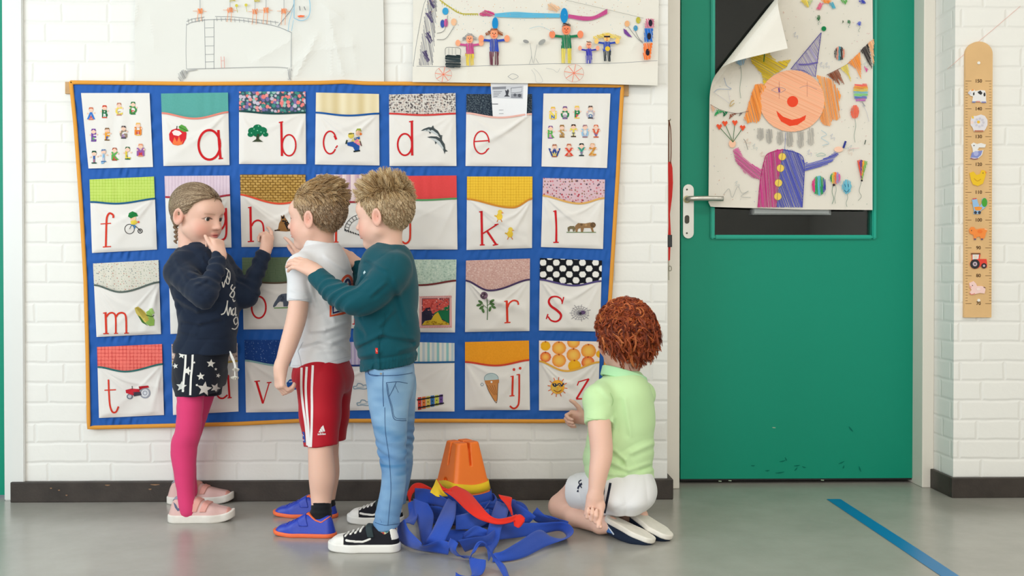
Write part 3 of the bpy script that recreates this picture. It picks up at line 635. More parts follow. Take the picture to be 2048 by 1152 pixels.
A.poly([(694, 285), (706, 283), (719, 292), (718, 302), (710, 302), (706, 294), (695, 291)], (40, 84, 160)); A.line([(694, 280), (692, 288)], 3, (40, 60, 50)); A.line([(707, 303), (720, 301)], 3, (30, 40, 40)); A.line([(720, 282), (723, 292)], 2, (90, 60, 60)); pic('c', 'clown_picture', A)
A = Art(6)   # two leaping dolphins
def dolphin(x, y, k, rot):
    c, s_ = math.cos(rot), math.sin(rot); T = lambda p: [(x+k*(a*c-b*s_), y+k*(a*s_+b*c)) for a, b in p]
    A.poly(T([(-22, 2), (-16, -3), (-6, -8), (0, -8), (3, -13), (6, -7), (15, -2), (21, 6), (27, 7), (23, 10), (24, 15), (19, 10), (10, 5), (0, 2), (-1, 7), (-5, 2), (-14, 1)]), (70, 78, 80))
    A.poly(T([(-17, 1), (-6, -3), (4, -2), (16, 5), (18, 9), (8, 5), (-2, 2), (-12, 1.5)]), (196, 202, 202))
dolphin(862, 262, .92, .12); dolphin(875, 283, 1.02, .5); pic('d', 'dolphin_picture', A)
A = Art(6)   # child on a penny-farthing
A.ring(259, 458, 9.6, 1.2, (40, 40, 44)); A.ring(280, 462, 4.2, 1.6, (40, 40, 44)); A.disc(280, 462, 1.6, (40, 40, 44)); A.line([(268, 450), (281, 461)], 1.4, (60, 60, 64)); A.line([(259, 458), (266, 444)], 1, (60, 60, 64))
A.disc(266, 436, 6, (240, 196, 160)); A.poly([(256, 433), (258, 426), (265, 422.5), (273, 426), (276, 432), (268, 434), (262, 437)], (34, 124, 62)); A.poly([(261, 442), (271, 440), (276, 445), (268, 450), (262, 449)], (230, 206, 80)); A.line([(262, 450), (270, 452), (268, 457)], 2.4, (60, 130, 190)); A.disc(277, 444, 2, (230, 90, 70)); pic('f', 'bicycle_picture', A)
A = Art(6)   # shepherd dog
A.poly([(549, 461), (556, 458), (558, 447), (562, 440), (562, 430), (565, 433), (568, 429), (570, 435), (574, 440), (575, 447), (580, 452), (583, 462), (572, 463), (556, 462)], (146, 104, 60)); A.poly([(566, 441), (574, 440), (581, 452), (583, 461), (575, 461), (570, 450)], (40, 34, 32)); A.poly([(562, 430), (564, 438), (568, 437), (569, 430), (567, 433), (565, 433)], (36, 30, 28)); A.line([(549, 461), (560, 460)], 2.4, (60, 46, 36)); A.disc(566, 442, 2, (50, 40, 34)); pic('h', 'dog_picture', A)
A = Art(6)   # igloo in thread
A.line(ell(727, 462, 38, 34, 180, 360, 18), 1.1, (60, 64, 66)); A.line(ell(727, 462, 30, 26, 180, 360, 16), .9, (96, 100, 100))
for a in np.linspace(182, 355, 15): c, s_ = math.cos(math.radians(a)), math.sin(math.radians(a)); A.line([(727+30*c, 462+26*s_), (727+38*c, 462+34*s_)], 1, (70, 74, 76))
for k in range(7): A.line([(690+k*5, 458+k*2), (693+k*5, 463+k*1.5)], 2, (36, 40, 42))
A.line([(720, 472), (723, 462), (727, 460)], 2, (46, 110, 60)); pic('i', 'igloo_picture', A)
A = Art(6)   # two chicks
for (x, y) in ((999, 427), (1020, 462)):
    A = Art(6); A.disc(x, y+6, 6, (236, 200, 70), 7); A.disc(x+1, y-3, 4.6, (238, 206, 84)); A.poly([(x+4, y-3), (x+9, y-1), (x+4, y)], (226, 130, 50)); A.line([(x-5, y+6), (x-10, y+4)], 2.6, (220, 176, 60)); A.line([(x-3, y+12), (x-5, y+17)], 1.6, (214, 130, 50)); A.line([(x+3, y+12), (x+5, y+17)], 1.6, (214, 130, 50)); pic('k', 'chick_picture', A)
A = Art(6)   # lions walking
A.poly([(1150, 452), (1156, 446), (1170, 447), (1180, 445), (1186, 446), (1190, 452), (1186, 457), (1188, 464), (1184, 464), (1181, 456), (1168, 456), (1166, 464), (1162, 464), (1161, 456), (1156, 458), (1155, 464), (1151, 464)], (150, 116, 80)); A.disc(1186, 450, 5.5, (104, 80, 56)); A.poly([(1135, 455), (1140, 452), (1148, 452), (1151, 456), (1149, 463), (1146, 463), (1145, 458), (1140, 458), (1139, 463), (1136, 463)], (120, 108, 80)); A.line([(1133, 464.6), (1192, 464.6)], 1.6, (120, 140, 100)); A.disc(1163, 449, 2.5, (110, 84, 58)); A.disc(1172, 450, 2.5, (176, 140, 96)); pic('l', 'lion_picture', A)
A = Art(6)   # ear of corn
A.poly([(269, 616), (276, 613), (288, 622), (300, 636), (303, 648), (294, 648), (281, 638), (272, 626)], (206, 186, 92))
for k in range(5): A.line([(272+k*2.2, 615+k*.6), (286+k*3.4, 634+k), (296+k*2, 646-k)], .9, (150, 130, 50))
A.poly([(292, 624), (300, 619), (303, 628), (309, 640), (308, 651), (299, 652), (290, 646), (298, 640)], (140, 176, 84)); A.poly([(275, 630), (281, 634), (290, 646), (296, 652), (284, 645)], (70, 110, 50)); A.line([(292, 630), (304, 633), (308, 630)], 1.6, (50, 84, 40)); A.poly([(298, 618), (304, 616), (309, 626), (304, 630)], (160, 196, 110)); pic('m', 'corn_picture', A)
A = Art(6)   # elephant
A.poly([(546, 612), (549, 605), (553, 599), (557, 592), (563, 588), (572, 587), (584, 587), (594, 590), (596, 600), (594, 613), (588, 613), (586, 605), (578, 605), (575, 613), (567, 613), (566, 604), (560, 603), (556, 606), (552, 612), (547, 615)], (88, 96, 112)); A.poly([(562, 590), (568, 592), (569, 600), (563, 602), (560, 596)], (66, 72, 88)); A.line([(548, 616), (568, 615.5), (590, 614.5)], 2, (110, 160, 90)); pic('o', 'elephant_picture', A)
A = Art(6)   # patchwork square with a pink frame
A.poly([(839, 593), (903, 591), (904, 655), (838, 656)], (224, 170, 166)); A.poly([(844, 597), (899, 596), (899, 650), (843, 651)], (60, 50, 70))
A.poly([(845, 598), (898, 597), (898, 612), (880, 622), (868, 627), (845, 627)], (206, 84, 76)); A.poly([(898, 610), (898, 648), (888, 640), (872, 632), (868, 626), (880, 620)], (30, 110, 70)); A.poly([(844, 650), (850, 642), (862, 640), (868, 630), (876, 624), (884, 640), (898, 647), (898, 650)], (206, 172, 50)); A.poly([(845, 624), (852, 616), (860, 614), (864, 626), (864, 638), (846, 642)], (46, 40, 58))
for k in range(60): A.line([(845+A.rng.random()*52, 600+A.rng.random()*47)]*1+[(846+A.rng.random()*52, 600+A.rng.random()*47)][:0] or [(0, 0), (1, 1)], 1, (0, 0, 0)) if False else None
for k in range(46):
    x, y = 846+A.rng.random()*50, 599+A.rng.random()*22; A.line([(x, y), (x+3, y+.3)], 1.1, (160, 50, 50) if k % 2 else (236, 140, 130))
for k in range(30):
    x, y = 850+A.rng.random()*42, 642+A.rng.random()*7; A.line([(x, y), (x+3, y)], 1.1, (150, 110, 30))
for k in range(20): A.line([(839+k*3.3, 592), (840.6+k*3.3, 595)], .9, (190, 120, 120)); A.line([(838+k*3.3, 652), (839.6+k*3.3, 656)], .9, (190, 120, 120))
pic('q', 'patchwork_picture', A)
A = Art(6)   # rose
A.line([(974, 596), (975, 620), (974.6, 640)], 1.6, (70, 110, 60)); A.disc(968, 591, 7.6, (110, 86, 104)); A.disc(967, 590, 4.6, (64, 48, 62)); A.disc(971, 594, 3, (150, 116, 136))
for (x, y, r) in ((961, 604, .6), (984, 602, 2.6), (963, 615, 2.5), (987, 614, .5), (980, 618, 1.8), (966, 621, 1.2), (984, 608, .2), (958, 610, 2.9)): A.disc(x, y, 5.4, (84, 120, 70), 2.6, r)
A.line([(974, 612), (984, 604)], 1, (80, 110, 60)); A.line([(974, 616), (962, 606)], 1, (80, 110, 60)); pic('r', 'rose_picture', A)
A = Art(6)   # web with a spider
for k in range(18):
    a = k*20.; c, s_ = math.cos(math.radians(a)), math.sin(math.radians(a)); r = 15+7*((k*7) % 5)/5; A.line([(1160, 626), (1160+r*c*1.1, 626+r*s_*.9)], .8, (120, 118, 128))
for r in (6, 11, 16): A.ring(1160, 626, r*1.1, .6, (140, 138, 148), r*.85, 14)
A.disc(1166, 625, 5, (96, 76, 112), 4); A.disc(1161, 627, 2.6, (50, 44, 56)); pic('s', 'spider_picture', A)
A = Art(6)   # tractor
A.ring(290, 786, 9.6, 2.6, (150, 154, 166)); A.disc(290, 786, 7.4, (214, 216, 222)); A.ring(290, 786, 4, 1, (110, 112, 124)); A.disc(259.5, 793, 6.4, (120, 124, 136), 5.6); A.disc(259.5, 793, 3.6, (200, 202, 208)); A.poly([(251, 780), (263, 777), (278, 778), (281, 788), (266, 791), (252, 786)], (196, 40, 54)); A.poly([(277, 773), (296, 771), (298, 775), (285, 777), (280, 780)], (190, 36, 48)); A.line([(279, 774), (279, 781)], 1.2, (60, 60, 66)); A.line([(264, 772), (264.5, 779)], 1.4, (80, 70, 76)); A.poly([(266, 784), (281, 784), (283, 790), (268, 793)], (70, 66, 78)); pic('t', 'tractor_picture', A)
A = Art(6); A.poly([(573, 766), (579, 759), (590, 757), (600, 760), (600, 778), (586, 780), (575, 777)], (36, 82, 156)); A.disc(580, 777, 2.5, (40, 40, 50)); A.line([(578, 764), (590, 762)], 2, (200, 214, 226)); pic('v', 'van_picture', A)
A = Art(6)   # two clouds
for (x, y) in ((722, 773), (729, 806)): A = Art(6); A.line([(x-14, y+5), (x-15, y), (x-9, y-1), (x-6, y-6), (x+1, y-5), (x+4, y-2), (x+10, y-3), (x+12, y+3), (x+6, y+5), (x-4, y+4), (x-14, y+5)], 1.8, (140, 164, 178)); A.line([(x-9, y+2), (x+6, y+1)], 1.2, (160, 184, 196)); pic('w', 'cloud_picture', A)
A = Art(6)   # xylophone
for k, c in enumerate(((206, 70, 60), (226, 120, 60), (214, 190, 90), (50, 110, 170), (196, 200, 80), (110, 80, 150))):
    x = 839+k*8.6; y = 807-k*1.6; A.poly([(x-3.6, y-12+k*.5), (x+3.6, y-13+k*.5), (x+4, y+12-k*.5), (x-3.2, y+13-k*.5)], c)
    for dy in (-7, 0, 7): A.disc(x, y+dy, 1.2, (40, 40, 44))
A.line([(834, 800), (886, 791)], 2.6, (36, 36, 40)); A.line([(836, 816), (888, 806)], 2.6, (36, 36, 40)); pic('x', 'xylophone_picture', A)
A = Art(6)   # ice cream cone
A.disc(982.6, 758, 14, (190, 208, 208), 11); A.ring(982.6, 757, 14, 1, (110, 140, 150), 10.5); A.poly([(969, 761), (998, 759), (998, 766), (971, 768)], (196, 128, 70)); A.poly([(972, 768), (996, 766), (994, 802), (990, 803), (978, 783)], (204, 138, 80)); A.line([(972, 768), (978, 783), (990, 803), (994, 802), (996, 766)], 1, (100, 64, 40))
for k in range(4): A.line([(974+k*5, 770), (988+k*2, 790)], .7, (140, 84, 48))
A.line([(961, 769), (964, 772), (967, 769), (964, 766), (961, 769)], .9, (100, 130, 150)); A.disc(983, 764, 2, (240, 240, 236)); pic('ij', 'ice_cream_picture', A)
A = Art(6)   # sun with dark glasses
for k in range(12): a = math.radians(k*30+8); A.line([(1115+14*math.cos(a), 774+14*math.sin(a)), (1115+20*math.cos(a), 774+20*math.sin(a))], 1.6, (222, 110, 60))
A.disc(1115, 774, 14, (236, 170, 56)); A.disc(1113, 776, 9.4, (226, 190, 90)); A.poly([(1104, 767), (1128, 766), (1127, 772), (1121, 774), (1117, 770), (1112, 774), (1106, 773)], (24, 46, 80)); A.line([(1107, 780), (1115, 784), (1123, 780)], 1.4, (140, 70, 40)); pic('z', 'sun_picture', A)
# ---- wooden slat the quilt hangs from, and a letter tucked into pocket e
slat = box('hanging_slat', P(130, 187.5, -.008), P(1257, 169, -.0005), mat('pale_pine', (196, 158, 112), .6, .3, var=.15, varscale=20), bevel=.001)
tag(slat, 'narrow wooden slat along the top of the blue quilt, its ends poking out', 'slat')
SH = [(981, 164), (1056, 164), (1053, 236), (986, 238)]
se = lambda x, y, l: P(x, y, -.0265-.004*math.sin((y-164)/74*3.1)+.002*math.sin((x-981)/75*3.1)-l)
A = Art(9); A.poly(SH, (238, 238, 240)); A.poly([(983, 173), (1047, 171), (1046, 198), (985, 196)], (206, 208, 214))
A.poly([(985, 174), (1012, 173), (1012, 178), (985, 179)], (140, 142, 150))
for k in range(4): A.line([(987, 183+k*3.4), (1004-k*3, 183+k*3.2)], 1, (120, 122, 130))
A.poly([(1010, 179), (1013, 182), (1016, 178), (1018, 182), (1016, 190), (1020, 193), (1008, 193), (1012, 189)], (70, 72, 80)); A.line([(1022, 176), (1044, 174), (1043, 184), (1022, 186), (1022, 176)], .9, (120, 122, 130), False); A.poly([(1022, 188), (1044, 187), (1044, 196), (1022, 196)], (150, 152, 160)); A.disc(1030, 190, 3, (96, 98, 106)); A.disc(1039, 191, 3.4, (90, 92, 100))
A.line([(984, 208), (996, 208)], 1.2, (80, 82, 90))
for y in (220, 227): A.line([(998, y), (1007, y)], .8, (150, 152, 158))
sheet = A.build('paper_sheet', se, INK)
tag(sheet, 'white printed letter tucked into the pocket marked e of the blue quilt', 'paper')
# ================================================================== children's drawings on the wall
def crease(x, y, a, b, w_, h):
    (x1, y1), (x2, y2) = a, b; L_ = math.hypot(x2-x1, y2-y1); ux, uy = (x2-x1)/L_, (y2-y1)/L_
    s = (x-x1)*ux+(y-y1)*uy; d = (x-x1)*-uy+(y-y1)*ux; f = min(max(min(s, L_-s)/20., 0), 1)
    return h*f*math.exp(-abs(d)/w_)
CR1 = [((640, 60), (585, 165), 9, .007), ((600, 70), (500, 128), 16, .006), ((655, 20), (690, 165), 10, .006), ((560, 150), (640, 90), 10, .004), ((690, 40), (640, 5), 10, .006), ((700, 60), (715, 150), 14, .003), ((300, 20), (310, 110), 14, .003), ((630, 100), (720, 90), 9, .004), ((660, 60), (665, 170), 6, .003), ((275, 0), (268, 60), 6, .004)]
pf1 = lambda x, y, l: P(x, y, -.006-.003*(1+math.sin(x/90.))-sum(crease(x, y, *c) for c in CR1)-l)
A = Art(8); PAPER = (229, 228, 221)
A.poly([(271, -28), (766, -28), (768, 60), (768, 163), (600, 165), (400, 166), (269, 164), (269, 60)], PAPER)
GR = (150, 152, 154)
L1 = A.line
L1([(373, 47), (372, 100), (373, 138)], .9, GR); L1([(409, 38), (411, 138)], 1, GR); L1([(428, 38), (428, 138)], 1, GR)
for y in (56, 74, 92, 109, 124): L1([(410, y), (428, y-.6)], .9, GR)
L1([(373, 50), (383, 45), (409, 40), (430, 39), (460, 39), (500, 43), (550, 52), (583, 65)], 1.1, GR); L1([(373, 43), (385, 38), (409, 34)], .9, GR); L1([(430, 33), (470, 34), (520, 40), (557, 45)], .9, GR)
for x in list(range(376, 408, 7))+list(range(433, 556, 9)): L1([(x, 34+abs(x-430)*.06), (x+1, 42+abs(x-430)*.06)], .8, GR)
L1([(373, 138), (450, 136), (540, 134), (576, 136)], .9, GR); L1([(583, 65), (582, 135)], 1, GR); L1([(556, 52), (585, 15), (588, -10)], 1, (120, 130, 140))
A.hatch([(357, 146), (366, 139), (376, 143), (372, 156), (362, 163), (357, 158)], (160, 160, 160), 60, 1.8, 1.2); L1([(374, 142), (393, 139)], 2.4, (180, 180, 178)); A.hatch([(576, 138), (583, 137), (583, 160), (576, 160)], (160, 160, 160), 80, 1.8, 1.2)
for (x, y, hh) in ((400, 22, 20), (460, 20, 24), (510, 23, 26), (532, 20, 28), (568, 22, 28)):
    A.hatch([(x-5, y-5), (x+5, y-5), (x+5, y+5), (x-5, y+5)], (240, 140, 84), 80, 1.4, 1.4); L1([(x-4, y+5), (x-6, y+hh)], 1, (236, 160, 110)); L1([(x+3, y+5), (x+2, y+hh)], 1, (236, 160, 110)); L1([(x-14, y), (x-5, y)], .9, (236, 170, 130)); L1([(x+5, y), (x+13, y+1)], .9, (236, 170, 130)); L1([(x, y-5), (x, -20)], .9, GR)
for (x, y) in ((464, -1), (513, 0)): A.hatch([(x-5, y-5), (x+6, y-5), (x+7, y+3), (x-4, y+4)], (206, 190, 90), 20, 1.6, 1.4)
for (x, y) in ((473, 11), (492, 10)): A.disc(x, y, 3, (214, 200, 80)); L1([(x, y+3), (x+2, y+14)], .9, (190, 180, 70))
L1([(588, -12), (588, 36)], 1.4, (130, 190, 220)); L1([(588, 36), (600, 41), (612, 38), (619, 28), (620, 8), (616, -12)], 1.4, (140, 196, 222)); L1([(576, 62), (579, 42), (586, 18)], 1, (140, 190, 214)); L1([(583, 62), (587, 40)], 1, (150, 196, 216))
A.poly([(594, 32), (601, 30), (610, 31), (607, 34), (598, 35)], (240, 120, 80)); L1([(599, 12), (600, 21)], 2, (150, 150, 150)); L1([(608, 13), (611, 20)], 2, (150, 150, 150)); L1([(442, 113), (443, 136)], 1.1, (226, 160, 150)); L1([(448, 113), (449, 136)], 1.1, (226, 160, 150)); L1([(442, 122), (449, 121)], .9, (226, 160, 150))
dw = A.build('wall_drawing', pf1, INK); tag(dw, 'large creased white paper with a thin pencil drawing, above the left of the quilt', 'drawing', 'drawings pinned above the quilt')
# second drawing: a crowd on a parade float
CR2 = [((1255, 110), (1290, 60), 10, .004), ((1280, 40), (1300, 110), 8, .004), ((840, 30), (830, 150), 12, .003), ((940, 120), (930, 168), 10, .003), ((1080, 10), (1200, 90), 18, .002)]
pf2 = lambda x, y, l: P(x, y, -.007-.026*min(max((y-60)/105, 0), 1)-.002*(1+math.sin(x/70.))-sum(crease(x, y, *c) for c in CR2)-l)
A = Art(8); L1 = A.line
A.poly([(826, -28), (1318, -28), (1317, 80), (1315, 171), (1200, 168), (1000, 166), (825, 164), (826, 70)], (231, 227, 216))
C8 = lambda pts: [(800+x/3.593, y/3.593) for x, y in pts]
L1(C8([(95, 475), (400, 478), (700, 470), (1100, 458), (1500, 455), (1850, 435)]), 1, GR); L1(C8([(95, 475), (120, 300), (165, 60), (185, 0)]), 1, GR)
A.hatch(C8([(195, 0), (265, 0), (250, 260), (235, 470), (135, 470), (160, 250)]), (164, 162, 162), 80, 2.4, 2.2)
for (x, y) in ((228, 20), (215, 125), (205, 270), (185, 405)): A.hatch(C8([(x-28, y-30), (x+5, y-45), (x+28, y+30), (x+8, y+45)]), (84, 74, 110), 60, 1.8, 1.8)
L1(C8([(285, 0), (350, 45), (430, 95), (560, 100)]), 2, (190, 180, 70))
for k in range(16): x = 300+k*17; y = 15+min(k, 9)*9; L1(C8([(x, y), (x+4, y+16)]), 1.4, (196, 184, 60))
for (x, y, rx, ry, c) in ((326, 80, 22, 26, (60, 160, 210)), (305, 170, 15, 30, (60, 90, 170)), (330, 165, 14, 30, (200, 90, 150)), (386, 158, 20, 26, (240, 190, 150)), (1632, 170, 18, 22, (236, 180, 130)), (1712, 145, 16, 24, (196, 186, 70)), (1693, 202, 15, 20, (70, 150, 190))): A.disc(800+x/3.593, y/3.593, rx/3.593, c, ry/3.593)
A.poly(C8([(1605, 205), (1625, 215), (1668, 268), (1640, 262), (1612, 240)]), (120, 70, 150)); L1(C8([(345, 110), (320, 215), (265, 240)]), .9, (120, 120, 120)); L1(C8([(390, 190), (330, 275), (265, 285)]), .9, (120, 120, 120)); L1(C8([(1640, 192), (1700, 270), (1745, 310)]), .9, (120, 120, 120)); L1(C8([(1690, 222), (1720, 280), (1745, 300)]), .9, (120, 120, 120))
A.hatch(C8([(565, 100), (610, 72), (650, 80), (690, 110), (640, 118), (590, 115)]), (196, 60, 120), 20, 1.6, 1.6)
for k in range(7): L1(C8([(680, 100+k*3), (820, 88+k*6), (950, 95+k*5), (1150, 100+k*4)]), 1.5, (90, 176, 214) if k % 2 else (110, 190, 220))
for k in range(6): L1(C8([(1210, 105+k*4), (1320, 120+k*5), (1400, 115+k*4), (1490, 65+k*6)]), 1.5, (206, 90, 150) if k % 2 else (190, 70, 130))
A.hatch(C8([(1060, 30), (1085, 20), (1150, 55), (1130, 85), (1070, 70)]), (244, 196, 156), 40, 1.8, 1.8)
for (x, y, rx, ry) in ((684, 168, 22, 45), (1180, 112, 27, 55)): A.disc(800+x/3.593, y/3.593, rx/3.593, (30, 140, 204), ry/3.593)
def figure(x, yh, s, skin, hair, top, leg, yb, hairside):
    sc_ = 3.593; X = lambda v: 800+(x+v*s)/sc_; Yy = lambda v: v/sc_
    A.disc(X(0), Yy(yh), 27*s/sc_, skin, 34*s/sc_); hair and A.hatch([(X(-30), Yy(yh-20)), (X(-20), Yy(yh-40*s)), (X(20), Yy(yh-40*s)), (X(30), Yy(yh-20)), (X(0), Yy(yh-25*s))], hair, 10, 1.2, 1.2)
    t0 = yh+34*s; t1 = t0+(yb-t0)*.48
    A.hatch([(X(-26), Yy(t0)), (X(26), Yy(t0)), (X(32), Yy(t1)), (X(-32), Yy(t1))], top, 85, 1.5, 1.7)
    for sg in (-1, 1):
        L1([(X(sg*24), Yy(t0+12)), (X(sg*75), Yy(t0+6))], 4.4*s, top); A.disc(X(sg*88), Yy(t0-4), 19*s/sc_, skin, 24*s/sc_)
        A.hatch([(X(sg*4), Yy(t1)), (X(sg*32), Yy(t1)), (X(sg*28), Yy(yb)), (X(sg*7), Yy(yb))], leg, 88, 1.3, 1.5)
        if hairside: A.hatch([(X(sg*24), Yy(yh-30)), (X(sg*60*hairside), Yy(yh-8)), (X(sg*58*hairside), Yy(yh+12)), (X(sg*26), Yy(yh))], hair, 30, 1.3, 1.4)
    A.disc(X(0), Yy(yh+4), 5*s/sc_, (226, 90, 60)); L1([(X(-9), Yy(yh+16)), (X(0), Yy(yh+20)), (X(9), Yy(yh+16))], 1, (190, 60, 50)); A.disc(X(-9), Yy(yh-6), 1, (60, 50, 50)); A.disc(X(9), Yy(yh-6), 1, (60, 50, 50))
figure(500, 280, .95, (244, 170, 130), (150, 150, 150), (200, 80, 140), (226, 196, 60), 470, .9); figure(676, 245, 1.05, (244, 160, 120), (150, 84, 50), (50, 76, 180), (110, 50, 70), 468, 1.0); figure(1195, 212, 1.15, (240, 140, 100), (60, 50, 50), (30, 120, 80), (226, 206, 80), 455, 0)
figure(1357, 325, .72, (244, 170, 140), (120, 80, 60), (60, 60, 170), (60, 60, 170), 455, 0); figure(1487, 270, .85, (244, 200, 120), (226, 196, 70), (40, 70, 170), (40, 50, 60), 440, 2.0)
A.disc(800+1492/3.593, 350/3.593, 5, (230, 190, 60)); A.line([(800+1466/3.593, 73), (800+1510/3.593, 73)], 3, (40, 40, 50))
A.hatch(C8([(325, 395), (435, 395), (435, 485), (328, 485)]), (40, 54, 58), 5, 1.6, 2); L1(C8([(325, 395), (330, 345), (380, 340), (432, 350), (435, 395)]), 1, (120, 120, 120))
for x in (350, 375, 400): L1(C8([(x, 345), (x, 395)]), .8, (150, 150, 150))
A.disc(800+905/3.593, 298/3.593, 6, (150, 150, 148), 3.4, .3); A.disc(800+1020/3.593, 302/3.593, 8, (160, 160, 156), 4.4, -.6)
for p in ([(935, 310), (945, 400), (930, 460)], [(985, 320), (970, 400), (960, 455)], [(945, 400), (955, 450)], [(975, 420), (995, 455)]): L1(C8(p), .9, (170, 170, 168))
A.hatch(C8([(1765, 135), (1828, 135), (1822, 200), (1762, 200)]), (206, 110, 140), 70, 1.8, 1.9); A.hatch(C8([(1758, 205), (1820, 205), (1815, 300), (1755, 300)]), (40, 110, 200), 80, 1.8, 1.9); A.hatch(C8([(1748, 310), (1812, 310), (1802, 425), (1752, 430)]), (244, 120, 50), 80, 1.8, 1.9)
for (x, y) in ((1800, 165), (1790, 260), (1780, 375)): A.disc(800+x/3.593, y/3.593, 4, (40, 36, 50), 7)
for (x, y, r) in ((312, 535, 60), (1250, 525, 70)):
    A.ring(800+x/3.593, y/3.593, r/3.593, 1, (206, 170, 160), r*.9/3.593)
    for a in range(0, 360, 45): L1([(800+x/3.593, y/3.593), (800+(x+r*math.cos(math.radians(a+10)))/3.593, (y+.9*r*math.sin(math.radians(a+10)))/3.593)], 1.1, (236, 120, 90))
L1(C8([(775, 550), (810, 530), (850, 550), (810, 570), (775, 550)]), .9, GR); L1(C8([(960, 490), (1000, 530), (1025, 585), (980, 590), (970, 540), (945, 500)]), .8, (190, 190, 188)); L1(C8([(1050, 490), (1100, 500), (1130, 520), (1150, 490)]), .8, (190, 190, 188))
L1(C8([(1190, 0), (1450, 60), (1750, 130)]), .8, (160, 158, 150)); L1(C8([(930, 205), (1010, 190), (1100, 230)]), .8, (170, 200, 210))
for k in range(150):
    x = 850+A.rng.random()*440; y = A.rng.random()*62; A.disc(x, y, .8, A.rng.choice([(226, 180, 90), (200, 150, 150), (150, 190, 200), (220, 160, 100)]), n=5)
dw2 = A.build('wall_drawing', pf2, INK); tag(dw2, 'large white paper drawing of colourful people and balloons, overlapping the right of the quilt', 'drawing', 'drawings pinned above the quilt')
# ================================================================== clown poster hanging loose on the door
e_ = np.array([.62, -.785]); e_ /= np.linalg.norm(e_); n_ = np.array([e_[1], -e_[0]]); RR = 32.
S0 = np.array([1500., 62.])-RR*n_
PXM = (DY+CD)/F
def pf3(x, y, l):
    q = np.array([x, y], float); s = float((q-S0)@n_); base = .0255+.02*max(0, (1450-x)/33)**2*.35+.003*math.sin(y/60.+x/80.)
    if s > 0:
        th = s/RR
        if th < math.pi: q = q+n_*(RR*math.sin(th)-s); up = RR*(1-math.cos(th)); nx, nz = math.sin(th), math.cos(th)
        else: q = q+n_*(-(s-math.pi*RR)-s); up = 2*RR-.02*(s-math.pi*RR); nx, nz = 0, -1
        up *= PXM
        q = q+n_*nx*l/PXM; return P(q[0], q[1], DY-base-up-l*nz)
    return P(x, y, DY-base-l)
A = Art(7); L1 = A.line; K = lambda pts: [(1330+x/2.304, y/2.304) for x, y in pts]; kx = lambda x: 1330+x/2.304; ky = lambda y: y/2.304
SHEET = [(1420, -26), (1520, -26), (1620, -26), (1745, -26), (1746, 100), (1745, 250), (1745, 420), (1600, 419), (1430, 414), (1421, 413), (1417, 405), (1418, 300), (1419, 200), (1420, 100)]
A.poly(SHEET, (232, 226, 214))
def hat(p, c, a=70, g=1.9, w_=1.8, v=16): A.hatch(K(p), c, a, g, w_, vary=v)
for k in range(260):
    x, y = 1425+A.rng.random()*315, A.rng.random()*410; L1([(x, y), (x+A.rng.uniform(-2.4, 2.4), y+A.rng.uniform(-2.4, 2.4))], .8, A.rng.choice([(150, 170, 150), (214, 160, 130), (160, 160, 190), (190, 190, 180), (220, 170, 170)]))
for k in range(26):
    x, y = 1430+A.rng.random()*300, 60+A.rng.random()*340; L1([(x, y), (x+5, y-4), (x+2, y+5), (x+9, y+3), (x+8, y+9)], .7, A.rng.choice([(190, 200, 200), (222, 196, 180), (186, 190, 206)]))
hat([(390, 245), (440, 210), (480, 245), (515, 285), (580, 275), (560, 310), (500, 345), (455, 390), (445, 340), (400, 290)], (222, 190, 50), 30, 1.8, 1.9); L1(K([(455, 285), (460, 230), (460, 165)]), 2, (20, 110, 60)); L1(K([(458, 245), (440, 205)]), 1.8, (20, 110, 60)); L1(K([(458, 225), (480, 190)]), 2, (20, 110, 60))
hat([(720, 150), (580, 318), (692, 355)], (150, 140, 196), 60, 2.6, 1.2); L1(K([(720, 150), (580, 318), (640, 325), (692, 355), (720, 150)]), 1.5, (90, 84, 150), False); L1(K([(615, 297), (660, 296), (705, 287)]), 3, (110, 100, 170)); A.disc(kx(732), ky(132), 4.8, (20, 130, 76))
face = [(585+150*math.cos(a), 465+142*math.sin(a)) for a in np.linspace(0, 2*math.pi, 40)]
A.poly(K(face), (250, 192, 156)); hat(face, (249, 176, 138), 25, 2.6, 1.7, 8)
hat([(445, 385), (415, 390), (390, 460), (365, 545), (380, 570), (405, 560), (420, 568), (437, 555), (447, 500), (440, 440), (465, 400)], (250, 150, 70), 75, 1.9, 2.0); hat([(695, 345), (770, 365), (795, 410), (812, 440), (800, 470), (808, 545), (785, 555), (770, 550), (762, 582), (735, 578), (712, 550), (735, 490), (728, 420)], (250, 156, 76), 80, 2.4, 1.9)
A.disc(kx(588), ky(468), 11.2, (242, 78, 48)); A.poly(K([(513, 510), (545, 538), (585, 552), (620, 545), (650, 530), (645, 552), (610, 576), (575, 581), (535, 560), (520, 535)]), (240, 76, 46))
L1(K([(525, 405), (527, 425)]), 3.4, (70, 60, 150)); L1(K([(490, 415), (520, 402), (555, 412), (525, 428), (490, 415)]), .8, (150, 130, 150)); L1(K([(526, 375), (526, 455)]), .8, (190, 110, 100)); L1(K([(655, 375), (655, 445)]), .8, (200, 130, 110)); L1(K([(620, 405), (655, 395), (700, 412)]), .7, (170, 140, 150))
for (x, y0, y1) in ((440, 590, 650), (480, 595, 665), (530, 605, 670), (575, 610, 680), (625, 605, 685), (672, 590, 675)): hat([(x-13, y0), (x+13, y0), (x+15, y1-15), (x, y1), (x-15, y1-15)], (176, 172, 166), 85, 1.9, 1.4, 8)
